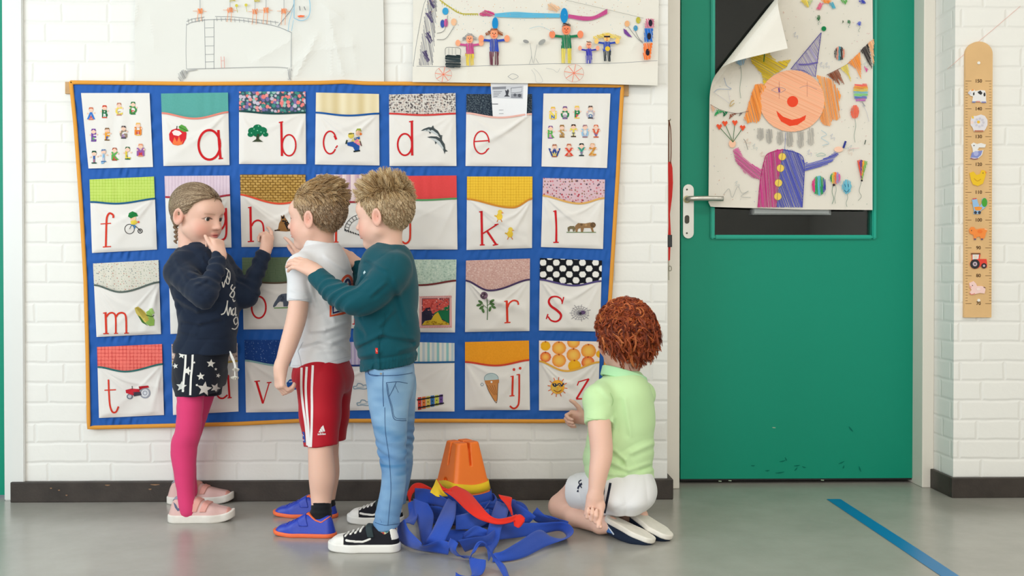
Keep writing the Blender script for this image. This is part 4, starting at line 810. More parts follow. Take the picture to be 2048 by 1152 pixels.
hat([(428, 955), (440, 830), (455, 750), (475, 708), (515, 688), (545, 688), (532, 760), (522, 850), (512, 955)], (196, 66, 132), 86, 1.7, 1.7); hat([(545, 688), (585, 692), (620, 710), (640, 745), (640, 830), (632, 955), (515, 955), (525, 850), (535, 760)], (84, 90, 180), 70, 1.9, 1.6); L1(K([(545, 690), (620, 710), (641, 750), (640, 830), (632, 955)]), 1.6, (60, 66, 160)); L1(K([(428, 955), (440, 830), (455, 750), (475, 708), (545, 688)]), 1.6, (176, 40, 110))
hat([(445, 780), (405, 758), (360, 725), (338, 678), (314, 690), (325, 742), (362, 792), (402, 818), (437, 828)], (206, 96, 152), 40, 1.8, 1.6); hat([(645, 752), (700, 742), (750, 722), (783, 700), (803, 708), (765, 748), (700, 776), (645, 790)], (92, 98, 184), -15, 1.8, 1.6)
for (x, y) in ((540, 722), (532, 775), (523, 843), (520, 905)): A.disc(kx(x), ky(y), 7.4, (240, 206, 96)); A.ring(kx(x), ky(y), 7.4, .8, (170, 150, 80))
L1(K([(545, 688), (540, 720), (522, 850), (515, 955)]), .8, (110, 80, 90)); L1(K([(556, 610), (552, 690)]), .9, (120, 130, 180))
A.disc(kx(310), ky(662), 7, (250, 200, 170), 8); A.disc(kx(800), ky(688), 9, (250, 206, 180), 5.6); L1(K([(822, 682), (833, 650)]), 4, (50, 60, 140))
for (x, y) in ((250, 585), (276, 570), (322, 567), (358, 590)): L1(K([(313, 655), ((313+x)/2, (655+y)/2), (x, y)]), 1.2, (60, 110, 70)); A.poly(K([(x-14, y-8), (x-6, y-14), (x, y-8), (x+8, y-14), (x+13, y-4), (x, y+14)]), (238, 90, 56))
L1(K([(210, 482), (260, 508), (330, 522), (385, 512)]), .9, (120, 100, 100))
for (p, c) in (([(210, 480), (232, 500), (222, 520)], (240, 190, 160)), ([(240, 505), (272, 512), (225, 535)], (40, 160, 90)), ([(268, 514), (290, 516), (270, 540)], (20, 110, 70)), ([(300, 524), (330, 522), (295, 550)], (140, 80, 60)), ([(345, 520), (358, 518), (340, 540)], (120, 110, 110)), ([(272, 280), (262, 290), (272, 318)], (240, 110, 90)), ([(300, 262), (315, 256), (312, 280)], (40, 140, 90)), ([(370, 205), (390, 200), (395, 218)], (210, 190, 70)), ([(398, 175), (425, 165), (412, 190)], (60, 140, 190)), ([(340, 232), (360, 222), (352, 240)], (220, 190, 90))): hat(p, c, 60, 1.5, 1.7)
L1(K([(745, 345), (800, 318), (850, 288), (910, 230), (960, 182)]), 1, (120, 90, 80))
for (p, c) in (([(750, 345), (798, 318), (828, 392), (795, 360), (808, 395)], (140, 80, 56)), ([(808, 312), (840, 295), (860, 385), (845, 350)], (230, 206, 90)), ([(845, 288), (900, 238), (905, 370), (885, 320)], (248, 150, 70)), ([(903, 230), (935, 200), (958, 320), (930, 280)], (60, 54, 54)), ([(935, 198), (962, 180), (962, 300)], (248, 180, 130)), ([(918, 305), (935, 320), (930, 335)], (220, 70, 150)), ([(625, 0), (680, 0), (658, 38)], (232, 206, 90)), ([(660, 0), (680, 0), (664, 32)], (170, 196, 160)), ([(720, 0), (770, 0), (760, 15), (735, 15)], (248, 150, 70)), ([(712, 12), (730, 16), (715, 45), (697, 42)], (226, 110, 140)), ([(755, 12), (775, 10), (788, 38), (770, 40)], (90, 176, 200)), ([(808, 0), (842, 0), (830, 22)], (90, 170, 80)), ([(892, 0), (918, 0), (925, 18), (905, 16)], (70, 80, 180))): hat(p, c, 65, 1.5, 1.7)
for (x, y, rx, ry, cs, ln) in ((348, 272, 24, 30, [(150, 186, 214)], 150), (805, 245, 24, 32, [(40, 40, 44), (230, 150, 130), (60, 150, 170), (40, 40, 44), (230, 150, 130)], 0), (875, 515, 20, 32, [(244, 110, 84)], 110), (710, 855, 32, 45, [(220, 60, 130), (40, 150, 90), (90, 190, 210), (40, 150, 90), (50, 60, 160)], 0), (785, 820, 24, 28, [(30, 140, 80), (230, 200, 60), (240, 110, 60), (170, 140, 200), (210, 90, 160)], 90), (838, 860, 22, 33, [(110, 190, 214)], 60), (895, 108, 9, 10, [(70, 90, 200)], 30), (848, 100, 7, 8, [(20, 110, 60)], 20), (708, 82, 7, 12, [(40, 110, 60)], 20), (820, 100, 4, 8, [(90, 100, 80)], 0)):
    n = len(cs)
    for k, c in enumerate(cs):
        x0, x1 = -1+2*k/n, -1+2*(k+1)/n; f = lambda u: math.sqrt(max(0, 1-u*u)); us = np.linspace(x0, x1, 7)
        hat([(x+rx*u, y-ry*f(u)) for u in us]+[(x+rx*u, y+ry*f(u)) for u in us[::-1]], c, 85, 1.3, 1.5, 10)
    if ln: L1(K([(x, y+ry), (x+4, y+ry+ln*.3), (x-3, y+ry+ln*.7), (x+1, y+ry+ln)]), .8, (130, 150, 140))
for k, c in enumerate(((240, 100, 90), (246, 160, 60), (230, 200, 70), (140, 200, 210), (140, 206, 130), (110, 130, 200), (200, 100, 190))):
    y = 388+k*11; wd = 34*math.sqrt(max(0.05, 1-((k-2.4)/5)**2)); hat([(902-wd, y), (902+wd, y), (902+wd*.95, y+11), (902-wd*.95, y+11)], c, 4, 1.3, 1.5, 10)
L1(K([(905, 465), (922, 490)]), 2, (160, 160, 160)); L1(K([(915, 485), (930, 520), (940, 560)]), .8, (190, 190, 200))
for k, c in enumerate(((240, 90, 60), (110, 60, 140), (240, 160, 50), (120, 180, 80))):
    x = 885+k*12; hat([(x, 735+abs(k-1.5)*4), (x+12, 735+abs(k-.5)*4), (909, 830), (905, 830)], c, 80, 1.2, 1.4)
A.disc(kx(907), ky(832), 2, (40, 40, 40)); L1(K([(905, 838), (895, 880), (905, 905), (890, 925)]), .8, (130, 140, 130)); L1(K([(775, 850), (770, 885), (778, 915), (770, 940)]), 1, (110, 140, 120)); A.disc(kx(778), ky(852), 2.6, (60, 40, 40))
L1(K([(828, 848), (832, 862)]), 1, (40, 90, 130)); L1(K([(845, 848), (846, 862)]), 1, (40, 90, 130)); L1(K([(825, 875), (838, 885), (850, 872)]), 1, (40, 90, 130))
L1(K([(275, 360), (285, 395), (305, 410), (250, 412), (230, 425)]), .9, (150, 170, 200)); L1(K([(225, 425), (270, 455), (300, 475), (290, 420)]), .7, (200, 200, 210)); L1(K([(270, 895), (295, 870), (310, 910), (335, 860), (355, 890), (385, 880), (350, 905), (395, 910)]), .9, (180, 180, 176)); L1(K([(320, 475), (300, 490), (305, 470), (318, 462)]), 1.6, (200, 170, 110)); L1(K([(362, 640), (372, 655), (382, 690)]), .9, (110, 110, 110)); L1(K([(720, 600), (745, 620), (720, 635), (755, 660), (725, 670)]), .9, (170, 200, 214)); L1(K([(695, 715), (720, 705), (740, 715), (700, 720)]), .9, (150, 190, 180)); L1(K([(925, 645), (920, 665)]), 2, (90, 100, 90)); L1(K([(850, 685), (895, 682)]), .8, (240, 190, 190))
poster = empty('clown_poster', P(1582, 210, DY-.03))
tag(poster, 'big paper poster of a drawn clown on the green door, one corner curled over', 'poster')
A.build('drawn_sheet', pf3, INK, poster, .0003, .00002)
B_ = Art(7); B_.poly(SHEET, (240, 236, 226)); bk = B_.build('sheet_back', lambda x, y, l: pf3(x, y, -.0004), INK, poster)
hold = empty('sign_holder', P(1582, 422, DY-.016)); tag(hold, 'clear plastic sign holder on the door glass, peeking out below the clown poster', 'sign holder')
cl = bpy.data.materials.new('clear_acrylic'); cl.use_nodes = True; b = cl.node_tree.nodes['Principled BSDF']; b.inputs['Transmission Weight'].default_value = .9; b.inputs['Roughness'].default_value = .1; b.inputs['Base Color'].default_value = (.9, .93, .93, 1)
a0, a1 = P(1504, 430, DY-.004), P(1661, 396, DY-.004); box('clear_pocket', (a0[0], DY-.012, a0[2]), (a1[0], DY-.009, a1[2]), cl, hold, .0008)
a0, a1 = P(1508, 427, DY-.004), P(1657, 398, DY-.004); box('paper_insert', (a0[0], DY-.0085, a0[2]), (a1[0], DY-.0075, a1[2]), mat('white_paper', (236, 236, 234), .8, .2), hold)
box('holder_back', (a0[0]-.006, DY-.0065, a0[2]-.004), (a1[0]+.006, DY+.017, a1[2]), cl, hold)
# ================================================================== wooden growth chart
chart = empty('growth_chart', P(1957, 636, -.006)); tag(chart, 'tall wooden growth chart with painted animals on the brick wall right of the door', 'growth chart')
BW = mat('beech_wood', (222, 182, 128), .5, .35, var=.06, varscale=9)
T_ = .012; bx0, bx1 = P(1929.5, 400, -T_)[0], P(1984, 400, -T_)[0]; bz0, bz1 = P(1957, 635, -T_)[2], P(1957, 83, -T_)[2]
r = (bx1-bx0)/2; cx = (bx0+bx1)/2; arc = [(cx+r*math.cos(a), bz1-r*.9+.9*r*math.sin(a)) for a in np.linspace(0, math.pi, 20)]; pts = arc+[(bx0, bz0), (bx1, bz0)]
k = len(pts); V = [(x, -T_, z) for x, z in pts]+[(x, -.001, z) for x, z in pts]
mesh('board', V, [list(range(k)), list(range(2*k-1, k-1, -1))]+[[i, i+k, (i+1) % k+k, (i+1) % k] for i in range(k)], BW, chart)
A = Art(20); BR_ = (116, 84, 54)
for i in range(81):
    y = 162+i*5.5625
    for sg, xe in ((1, 1931), (-1, 1982.6)): A.line([(xe, y), (xe+sg*(12 if i % 10 == 0 else 4.4), y)], .9 if i % 10 == 0 else .7, BR_)
for i in range(9): A.text(str(150-10*i), 1957, 165+i*55.6, 6.6, (84, 58, 38), .02)
A.build('printed_scale', lambda x, y, l: P(x, y, -T_-l), INK, chart, .0003, .000002)
for y in (126, 600.5):
    s_ = P(1957, y, -T_); V, Fc = tube([s_, s_+np.array([0, -.003, 0])], .0052, 14); mesh('screw', V, Fc, mat('white_screw_cap', (238, 234, 226), .3), chart)
def plaque(name, outline, art, cx, cy):
    pts = [(cx+x, cy+y) for x, y in outline]; k = len(pts); V = [P(x, y, -T_-.0035) for x, y in pts]+[P(x, y, -T_) for x, y in pts]
    o = mesh(name, V, [list(range(k))[::-1], list(range(k, 2*k))]+[[i, (i+1) % k, (i+1) % k+k, i+k] for i in range(k)], PAINT, chart, col=np.tile(lin(art[0]), (2*k, 1)))
    A = Art(20)
    for kind, p_, c in art[1:]:
        if kind == 'p': A.poly([(cx+x, cy+y) for x, y in p_], c)
        elif kind == 'd': A.disc(cx+p_[0], cy+p_[1], p_[2], c, p_[3] if len(p_) > 3 else None)
        else: A.line([(cx+x, cy+y) for x, y in p_], kind, c)
    A.build('paint', lambda x, y, l: P(x, y, -T_-.0035-l), PAINT, o, .0003, .00004)
plaque('cow_cutout', [(-20, -6), (-16, -10), (-10, -12), (-6, -8), (4, -10), (13, -9), (15, -2), (15, 10), (16, 15), (5, 15), (2, 12), (-6, 13), (-8, 15), (-13, 15), (-11, 3), (-17, 1)],
       [(232, 230, 228), ('p', [(-2, -6), (4, -9), (8, -4), (5, 0), (0, -3)], (40, 38, 40)), ('p', [(-11, -4), (-8, -6), (-8, 0), (-11, 1)], (50, 46, 46)), ('d', (12, -1, 2, 4), (50, 46, 46)), ('p', [(-15, -10), (-10, -12), (-9, -9), (-14, -8)], (236, 150, 60)), ('d', (-18, -4, 3, 2.6), (206, 206, 216)), (2.6, [(-13, 14), (-6, 14)], (120, 130, 180)), (2.6, [(6, 14.4), (15, 14.4)], (130, 130, 180)), (2, [(-4, 13), (3, 13)], (226, 150, 140))], 1957, 190)
plaque('sheep_cutout', [(-17, -4), (-15, -13), (-11, -14), (-6, -14), (4, -17), (12, -14), (17, -6), (17, 4), (13, 12), (9, 17), (-10, 17), (-13, 9), (-17, 4)],
       [(226, 222, 226), ('d', (-1, -2, 3, 3), (240, 190, 60)), ('p', [(-15, -13), (-11, -14), (-10, -9), (-14, -9)], (238, 196, 70)), ('d', (-14, -1, 3, 3.6), (238, 214, 206))]+[('d', (8*math.cos(a)+1, 8*math.sin(a)-1, 2.4), (206, 202, 212)) for a in np.linspace(0, 5.6, 8)]+[(3, [(-9, 16), (9, 16)], (190, 120, 90))], 1958, 246)
plaque('rabbit_cutout', [(-14, -13), (-9, -17), (-2, -14), (6, -16), (16, -13), (14, -7), (2, -7), (-1, -2), (4, 0), (11, -2), (8, 8), (0, 15), (-10, 16), (-16, 14), (-10, 4), (-11, -5)],
       [(232, 230, 226), ('p', [(-12, 3), (2, 0), (9, -1), (6, 8), (-1, 14), (-15, 13)], (130, 140, 200)), ('d', (-4, 5, 5, 5), (170, 176, 220)), ('d', (-8, -11, 1.2), (60, 60, 70)), (1.6, [(-15, 14), (-8, 16), (0, 15)], (140, 80, 110))], 1956, 302)
plaque('duck_cutout', [(-17, -10), (-9, -13), (-3, -6), (4, -8), (7, -16), (14, -15), (16, -8), (13, 2), (10, 11), (0, 16), (-10, 13), (-14, 4)], [(236, 192, 30), ('d', (10, -10, 1), (60, 50, 30)), ('p', [(14, -14), (18, -11), (15, -9)], (240, 140, 50)), (1.4, [(-8, 1), (-1, 6), (6, 2)], (206, 150, 20))], 1956, 356)
plaque('rooster_cutout', [(-13, -13), (-9, -16), (-3, -14), (-1, -7), (2, 1), (6, -4), (7, -14), (13, -17), (18, -10), (17, -1), (11, 5), (5, 9), (4, 16), (-10, 16), (-9, 8), (-11, 0)],
       [(150, 190, 226), ('p', [(-9, 2), (2, 1), (8, 3), (4, 9), (-6, 9)], (240, 150, 50)), ('d', (12, -7, 5.6, 9), (70, 160, 50)), ('d', (-6, 13, 3), (50, 56, 70)), ('d', (2, 13, 3), (50, 56, 70)), (2, [(-12, -14), (-4, -15)], (214, 70, 60)), ('p', [(-13, -8), (-17, -6), (-12, -5)], (236, 150, 60))], 1957, 412)
plaque('fox_cutout', [(-19, -6), (-15, -12), (-9, -12), (-5, -7), (4, -9), (13, -9), (18, -6), (15, 0), (13, 8), (9, 13), (5, 13), (3, 7), (-4, 8), (-5, 13), (-9, 13), (-10, 4), (-17, 1)], [(244, 140, 60), ('d', (-14, -5, 1), (50, 40, 40)), (3, [(-9, 12), (-5, 12.6)], (90, 80, 110)), (3, [(5, 12.6), (9, 12)], (90, 80, 110)), ('d', (3, -3, 5, 3.4), (240, 120, 40)), (2, [(12, -8), (18, -6)], (250, 190, 140))], 1957, 466)
plaque('tractor_cutout', [(-15, -17), (4, -17), (4, -14), (2, -5), (16, -5), (17, 2), (17, 12), (10, 13), (4, 9), (0, 13), (-8, 15), (-15, 11), (-17, 4), (-13, -4), (-13, -14)],
       [(230, 66, 50), ('p', [(-12, -14), (1, -14), (0, -5), (-12, -4)], (226, 224, 218)), ('p', [(-15, -17), (4, -17), (4, -14), (-15, -14)], (120, 80, 50)), ('d', (-7, 5, 9.6), (40, 38, 42)), ('d', (-7, 5, 4.6), (190, 170, 180)), ('d', (-7, 5, 1.6), (60, 50, 60)), ('d', (11, 8.6, 5.4), (40, 38, 42)), ('d', (11, 8.6, 2.4), (190, 170, 180)), ('d', (-6, -9, 3), (240, 210, 190))], 1957, 523)
plaque('pig_cutout', [(-17, -11), (-12, -13), (-8, -15), (-3, -10), (-1, -5), (8, -5), (14, -3), (16, 2), (14, 10), (5, 9), (-4, 11), (-12, 13), (-16, 8), (-12, 3), (-15, -3)], [(244, 208, 200), ('d', (-10, -6, 1), (80, 60, 60)), (1.4, [(-15, 9), (-12, 12), (-5, 10)], (226, 130, 120)), (1.6, [(12, -3), (16, -1)], (120, 80, 80)), ('d', (-14, -3, 2), (236, 170, 160)), ('d', (2, 1, 4, 3), (248, 222, 214))], 1955, 577)
# thin pink thread on the wall
pt = [P(1895, 138, .04), P(1908, 127, -.002), P(1930, 107, -.002), P(1956, 84, -.002), P(1985, 60, -.002), P(2041, 12, -.002)]
V, Fc = tube(pt, .0006, 6); tag(mesh('thread', V, Fc, mat('pink_thread', (232, 170, 156), .8)), 'thin pink thread running slantwise behind the top of the wooden growth chart', 'thread')
# lanyard hanging in the door recess
ln = empty('lanyard', P(1340, 242, .09)); tag(ln, 'red lanyard with a black clip and key hanging just left of the green door', 'lanyard')
LY = .1; lp = lambda x, y, d=0: P(x, y, LY-d)
V, Fc = tube(spline([lp(1338, 240), lp(1337.5, 300), lp(1338, 420), lp(1338, 470)], 8), .0022, 8); mesh('cord', V, Fc, mat('brown_cord', (120, 72, 50), .8), ln)
V, Fc = tube(spline([lp(1338, 240, .01), lp(1341.5, 262, .01), lp(1342, 310, .012), lp(1340, 335, .01)], 8), .0018, 8); mesh('cord', V, Fc, MATS['brown_cord'], ln)
def band(pts, m, name, par, th=.0012):
    V = []
    for (x0, y0, d0, x1, y1, d1) in pts: V += [lp(x0, y0, d0), lp(x1, y1, d1), lp(x1, y1, d1-th), lp(x0, y0, d0-th)]
    Fc = [[i*4+j, i*4+(j+1) % 4, i*4+4+(j+1) % 4, i*4+4+j] for i in range(len(pts)-1) for j in range(4)]+[[3, 2, 1, 0], [len(V)-4+j for j in range(4)]]
    return mesh(name, V, Fc, m, par)
RB = mat('red_lanyard_weave', (214, 52, 50), .7, .2, bump=.2, scale=500)
band([(1336, 325, .01, 1342, 322, .01), (1336, 340, .014, 1345, 336, .016), (1336.5, 370, .014, 1346, 366, .018), (1336.5, 395, .012, 1344.5, 392, .014), (1336.5, 430, .008, 1340, 428, .008), (1337, 450, .006, 1341, 450, .006), (1336, 470, .006, 1342, 470, .006)], RB, 'strap', ln)
box('clip', lp(1336, 494, .014), lp(1343, 470, 0), mat('black_plastic', (34, 34, 38), .4), ln, .001)
band([(1336.5, 494, .006, 1341, 494, .006), (1336.5, 522, .006, 1340, 520, .006)], RB, 'strap_end', ln)
KM = mat('key_metal', (150, 146, 130), .35, metal=.8)
box('key', lp(1336.5, 560, .005), lp(1338.5, 520, .003), KM, ln, .0005); V, Fc = tube(ring_ := [lp(1340+3*math.cos(a), 537+5*math.sin(a), .008) for a in np.linspace(0, 6.28, 14)], .0015, 6); mesh('key_ring', V, Fc, KM, ln)
V, Fc = tube([P(1336, 241, LY+.0), P(1340, 241, LY), P(1341, 238, LY)], .0022, 8); mesh('hook', V, Fc, KM, ln)
# ================================================================== soft modelling: smooth unions of shapes turned into one continuous surface
def smin(a, b, k):
    h = np.clip(.5+.5*(b-a)/k, 0, 1); return b*(1-h)+a*h-k*h*(1-h)
def smax(a, b, k): return -smin(-a, -b, k)
def nz(v): v = np.asarray(v, float); return v/(np.linalg.norm(v)+1e-12)
def f_cone(a, b, ra, rb):
    a = np.asarray(a, float); b = np.asarray(b, float); ab = b-a; l2 = ab@ab+1e-12
    def f(p):
        t = np.clip((p-a)@ab/l2, 0, 1); return np.linalg.norm(p-a-t[:, None]*ab, axis=1)-(ra+(rb-ra)*t)
    return f
def f_ell(c, r, R=None):
    c = np.asarray(c, float); r = np.asarray(r, float)
    def f(p):
        q = p-c
        if R is not None: q = q@R
        k0 = np.linalg.norm(q/r, axis=1)+1e-9; k1 = np.linalg.norm(q/r**2, axis=1)+1e-9; return k0*(k0-1)/k1
    return f
def f_loft(rows, e=2.2, cap=.006):
    # rows: (z, cx, cy, rx, ry) from top to bottom
    r = np.array(sorted(rows), float)
    if len(r) > 3:
        zz = np.linspace(r[0, 0], r[-1, 0], 60); sp = spline(r, 10); r = np.stack([zz]+[np.interp(zz, sp[:, 0], sp[:, i]) for i in range(1, 5)], 1)
    def f(p):
        z = p[:, 2]; cx, cy, rx, ry = (np.interp(z, r[:, 0], r[:, i]) for i in range(1, 5))
        x, y = np.abs(p[:, 0]-cx), np.abs(p[:, 1]-cy)
        k0 = ((x/rx)**e+(y/ry)**e)**(1/e)+1e-9; q = np.hypot(x, y)+1e-9
        d = q*(1-1/k0); d = np.where(k0 < 1, np.maximum(d, (k0-1)*np.minimum(rx, ry)), d*.9)
        return smax(smax(d, z-r[-1, 0], cap), r[0, 0]-z, cap)
    return f
class Sol:
    def __init__(s): s.ops = []; s.lo = np.full(3, 1e9); s.hi = -s.lo
    def grow(s, p, r): p = np.asarray(p, float); s.lo = np.minimum(s.lo, p-r); s.hi = np.maximum(s.hi, p+r)
    def cone(s, a, b, ra, rb, k=.012): s.ops.append(('u', f_cone(a, b, ra, rb), k)); s.grow(a, ra); s.grow(b, rb); return s
    def chain(s, P_, R_, k=.012):
        if len(P_) > 4:
            q = spline(np.hstack([np.array(P_, float), np.array(R_, float)[:, None]]), 5); P_, R_ = q[:, :3], q[:, 3]; k = min(k, .006)
        for i in range(len(P_)-1): s.cone(P_[i], P_[i+1], R_[i], R_[i+1], k)
        return s
    def ell(s, c, r, R=None, k=.012): s.ops.append(('u', f_ell(c, r, R), k)); s.grow(c, max(r)); return s
    def loft(s, rows, k=.012, e=2.2, cap=.006):
        s.ops.append(('u', f_loft(rows, e, cap), k))
        for z, x, y, rx, ry in rows: s.grow((x, y, z), (rx, ry, .004))
        return s
    def add(s, f, c, r, k=.01): s.ops.append(('u', f, k)); s.grow(c, r); return s
    def sub(s, f, k=.004): s.ops.append(('s', f, k)); return s
    def keep(s, f, k=.003): s.ops.append(('i', f, k)); return s
    def cut(s, pt, n, k=.003):          # throw away what lies on the n side of the plane
        pt = np.asarray(pt, float); n = nz(n); return s.keep(lambda p: (p-pt)@n, k)
    def full(s, p):
        d = np.full(len(p), 9.)
        for kd, f, k in s.ops: v = f(p); d = smin(d, v, k) if kd == 'u' else smax(d, -v, k) if kd == 's' else smax(d, v, k)
        return d
    def grid(s, h, disp=None, pad=.02):
        B = 8; lo = s.lo-pad; nb = np.ceil((s.hi+pad-lo)/(h*B)).astype(int)+1; n = nb*B
        g = [lo[i]+h*(np.arange(nb[i])*B+(B-1)/2) for i in range(3)]
        C = np.stack(np.meshgrid(*g, indexing='ij'), -1).reshape(-1, 3); rad = h*B*.87+.004
        D = np.full(len(C), 9.); per = []
        for kd, f, k in s.ops:
            v = f(C); per.append(v); D = smin(D, v, k) if kd == 'u' else smax(D, -v, k) if kd == 's' else smax(D, v, k)
        keep = np.where(np.abs(D) < rad*1.7+.004)[0]
        V = np.repeat(np.repeat(np.repeat(D.reshape(nb), B, 0), B, 1), B, 2).astype(np.float32)
        off = np.stack(np.meshgrid(*[np.arange(B)]*3, indexing='ij'), -1).reshape(-1, 3)
        base = C[keep]-h*(B-1)/2; d = np.full((len(keep), B**3), 9.)
        for (kd, f, k), v in zip(s.ops, per):
            vk = v[keep]
            m = np.where(vk < rad*2.2+k+np.maximum(D[keep], 0)) [0] if kd == 'u' else np.where(vk < rad*3+k)[0] if kd == 's' else np.arange(len(keep))
            if not len(m): continue
            p = (base[m][:, None]+off[None]*h).reshape(-1, 3); q = f(p).reshape(len(m), -1); o = d[m]
            d[m] = smin(o, q, k) if kd == 'u' else smax(o, -q, k) if kd == 's' else smax(o, q, k)
        if disp is not None: d = d+disp((base[:, None]+off[None]*h).reshape(-1, 3)).reshape(d.shape)
        ix = np.stack(np.unravel_index(keep, nb), 1)*B
        Vr = V.reshape(nb[0], B, nb[1], B, nb[2], B).transpose(0, 2, 4, 1, 3, 5).reshape(-1, B**3).copy(); Vr[keep] = d
        V = Vr.reshape(nb[0], nb[1], nb[2], B, B, B).transpose(0, 3, 1, 4, 2, 5).reshape(n)
        return V, lo
    def surf(s, h, disp=None):
        V, lo = s.grid(h, disp); V = np.pad(V, 1, constant_values=1.); lo = lo-h
        ins = V < 0; n = V.shape
        cnt = sum(ins[i:n[0]-1+i, j:n[1]-1+j, k:n[2]-1+k].astype(np.int8) for i in (0, 1) for j in (0, 1) for k in (0, 1))
        act = np.stack(np.where((cnt > 0) & (cnt < 8)), 1); cid = np.full((n[0]-1, n[1]-1, n[2]-1), -1, np.int32); cid[tuple(act.T)] = np.arange(len(act))
        cor = np.array([(i, j, k) for i in (0, 1) for j in (0, 1) for k in (0, 1)]); val = np.stack([V[tuple((act+c).T)] for c in cor], 1)
        acc = np.zeros((len(act), 3)); num = np.zeros(len(act))
        for a in range(8):
            for b in range(a+1, 8):
                if np.abs(cor[a]-cor[b]).sum() != 1: continue
                va, vb = val[:, a], val[:, b]; m = (va < 0) != (vb < 0); t = np.where(m, va/np.where(m, va-vb, 1), 0)
                acc += np.where(m[:, None], cor[a]+t[:, None]*(cor[b]-cor[a]), 0); num += m
        P_ = lo+h*(act+acc/num[:, None]); Fs = []
        for ax in range(3):
            sl0 = [slice(None)]*3; sl1 = [slice(None)]*3; sl0[ax] = slice(0, -1); sl1[ax] = slice(1, None)
            A_, B_ = ins[tuple(sl0)], ins[tuple(sl1)]; e = np.stack(np.where(A_ != B_), 1); e = e[(e[:, (ax+1) % 3] > 0) & (e[:, (ax+2) % 3] > 0)]
            u, v = np.eye(3, dtype=int)[(ax+1) % 3], np.eye(3, dtype=int)[(ax+2) % 3]
            q = np.stack([cid[tuple((e-du*u-dv*v).T)] for du, dv in ((1, 1), (0, 1), (0, 0), (1, 0))], 1); fl = ~A_[tuple(e.T)]; q[fl] = q[fl][:, ::-1]; Fs.append(q[(q >= 0).all(1)])
        return P_, np.vstack(Fs)
    def build(s, name, h, m, parent, colf=None, disp=None, main=False):
        v, f = s.surf(h, disp)
        if main: v, f = biggest(v, f)
        o = mesh(name, v, f, m, parent, True, colf(v) if colf is not None else None)
        o_[o.name] = (v, f); return o
o_ = {}
def biggest(v, f):
    lab = np.arange(len(v))
    while True:
        mn = lab[f].min(1); new = lab.copy()
        for k in range(4): np.minimum.at(new, f[:, k], mn)
        new = new[new]
        if (new == lab).all(): break
        lab = new
    u, c = np.unique(lab, return_counts=True); good = np.isin(lab, u[c > .2*c.max()]); mp = np.cumsum(good)-1
    return v[good], mp[f[good[f].all(1)]]
def bvh(o): v, f = o_[o.name]; return BVHTree.FromPolygons(v.tolist(), f.tolist())
def decal(art, name, target, m, parent, lift0=.0008, step=.00006, trees=None):
    T_ = bvh(target); c0 = Vector(CAM)
    def fn(x, y, l):
        d = Vector(ray(x, y)).normalized(); h_ = T_.ray_cast(c0, d)
        if h_[0] is None: return None
        return tuple(h_[0]+h_[1]*l*(1 if h_[1].dot(d) < 0 else -1))
    return art.build(name, fn, m, parent, lift0, step)
def pr(px, dep): return px*dep/F      # a radius in photo pixels at a depth
def rowsQ(rows, grow=0.):             # (py, xl, xr, depth, half depth) -> loft rows
    out = []
    for y, xl, xr, d, dh in rows:
        c = Q((xl+xr)/2, y, d); out.append((c[2], c[0], c[1], pr((xr-xl)/2, d)+grow, dh+grow))
    return out
def vnoise(p, s, seed=0):             # smooth value noise
    q = p*s; i = np.floor(q); f = q-i; f = f*f*(3-2*f); r = 0
    for a in (0, 1):
        for b in (0, 1):
            for c in (0, 1):
                n_ = np.sin((i[:, 0]+a)*127.1+(i[:, 1]+b)*311.7+(i[:, 2]+c)*74.7+seed*13.7)*43758.5453
                r = r+(n_-np.floor(n_))*np.abs(1-a-f[:, 0])*np.abs(1-b-f[:, 1])*np.abs(1-c-f[:, 2])
    return r*2-1
def folds(amp, freq, dirs, seed=0, warp=.6):
    # soft cloth folds running across the given directions
    def f(p):
        o = 0
        for i, d in enumerate(dirs):
            t = p@nz(d)*freq+warp*3*vnoise(p, 9, seed+i); g = np.clip(.5+.9*vnoise(p, 7, seed+7+i), 0, 1); o = o+(1-2*np.abs(np.sin(t/2))**.7)*g
        return amp*o
    return f
def proj(p): v = p-CAM; d = v@_f; return 1024+F*(v@_r)/d, 576-F*(v@_u)/d
def creases(segs):
    # single pulled folds: a valley with a soft ridge beside it, given by where they run on the garment
    def f(p):
        x, y = proj(p); o = np.zeros(len(p))
        for amp, w_, pts in segs:
            for (x1, y1), (x2, y2) in zip(pts[:-1], pts[1:]):
                L_ = math.hypot(x2-x1, y2-y1); ux, uy = (x2-x1)/L_, (y2-y1)/L_; s = (x-x1)*ux+(y-y1)*uy; d = (y-y1)*ux-(x-x1)*uy
                e = np.clip(s, 0, L_)-s; o = o+amp*np.exp(-(e/w_)**2)*(np.exp(-(d/w_)**2)-.75*np.exp(-((d-1.7*w_)/(1.3*w_))**2))/(1+.0*L_)
        return o
    return f
def frame(fwd, up=(0, 0, 1), roll=0, pitch=0):
    f = nz(fwd); l = nz(np.cross(up, f)); u = np.cross(f, l)
    c, s = math.cos(pitch), math.sin(pitch); f, u = f*c-u*s, u*c+f*s          # pitch > 0 looks down
    c, s = math.cos(roll), math.sin(roll); l, u = l*c+u*s, u*c-l*s
    return np.stack([f, l, u], 1)
def limb(S, pts, rads, hem, hemdir, carve, k=.016, depth=.03):
    # a sleeve or trouser leg with a clean open hem
    L_ = Sol().chain(pts, rads, k); n = nz(hemdir); hem = np.asarray(hem, float); L_.cut(hem, n, .002)
    c = np.mean(pts, 0); return S.add(L_.full, c, max(np.linalg.norm(p-c) for p in pts)+max(rads), .02)
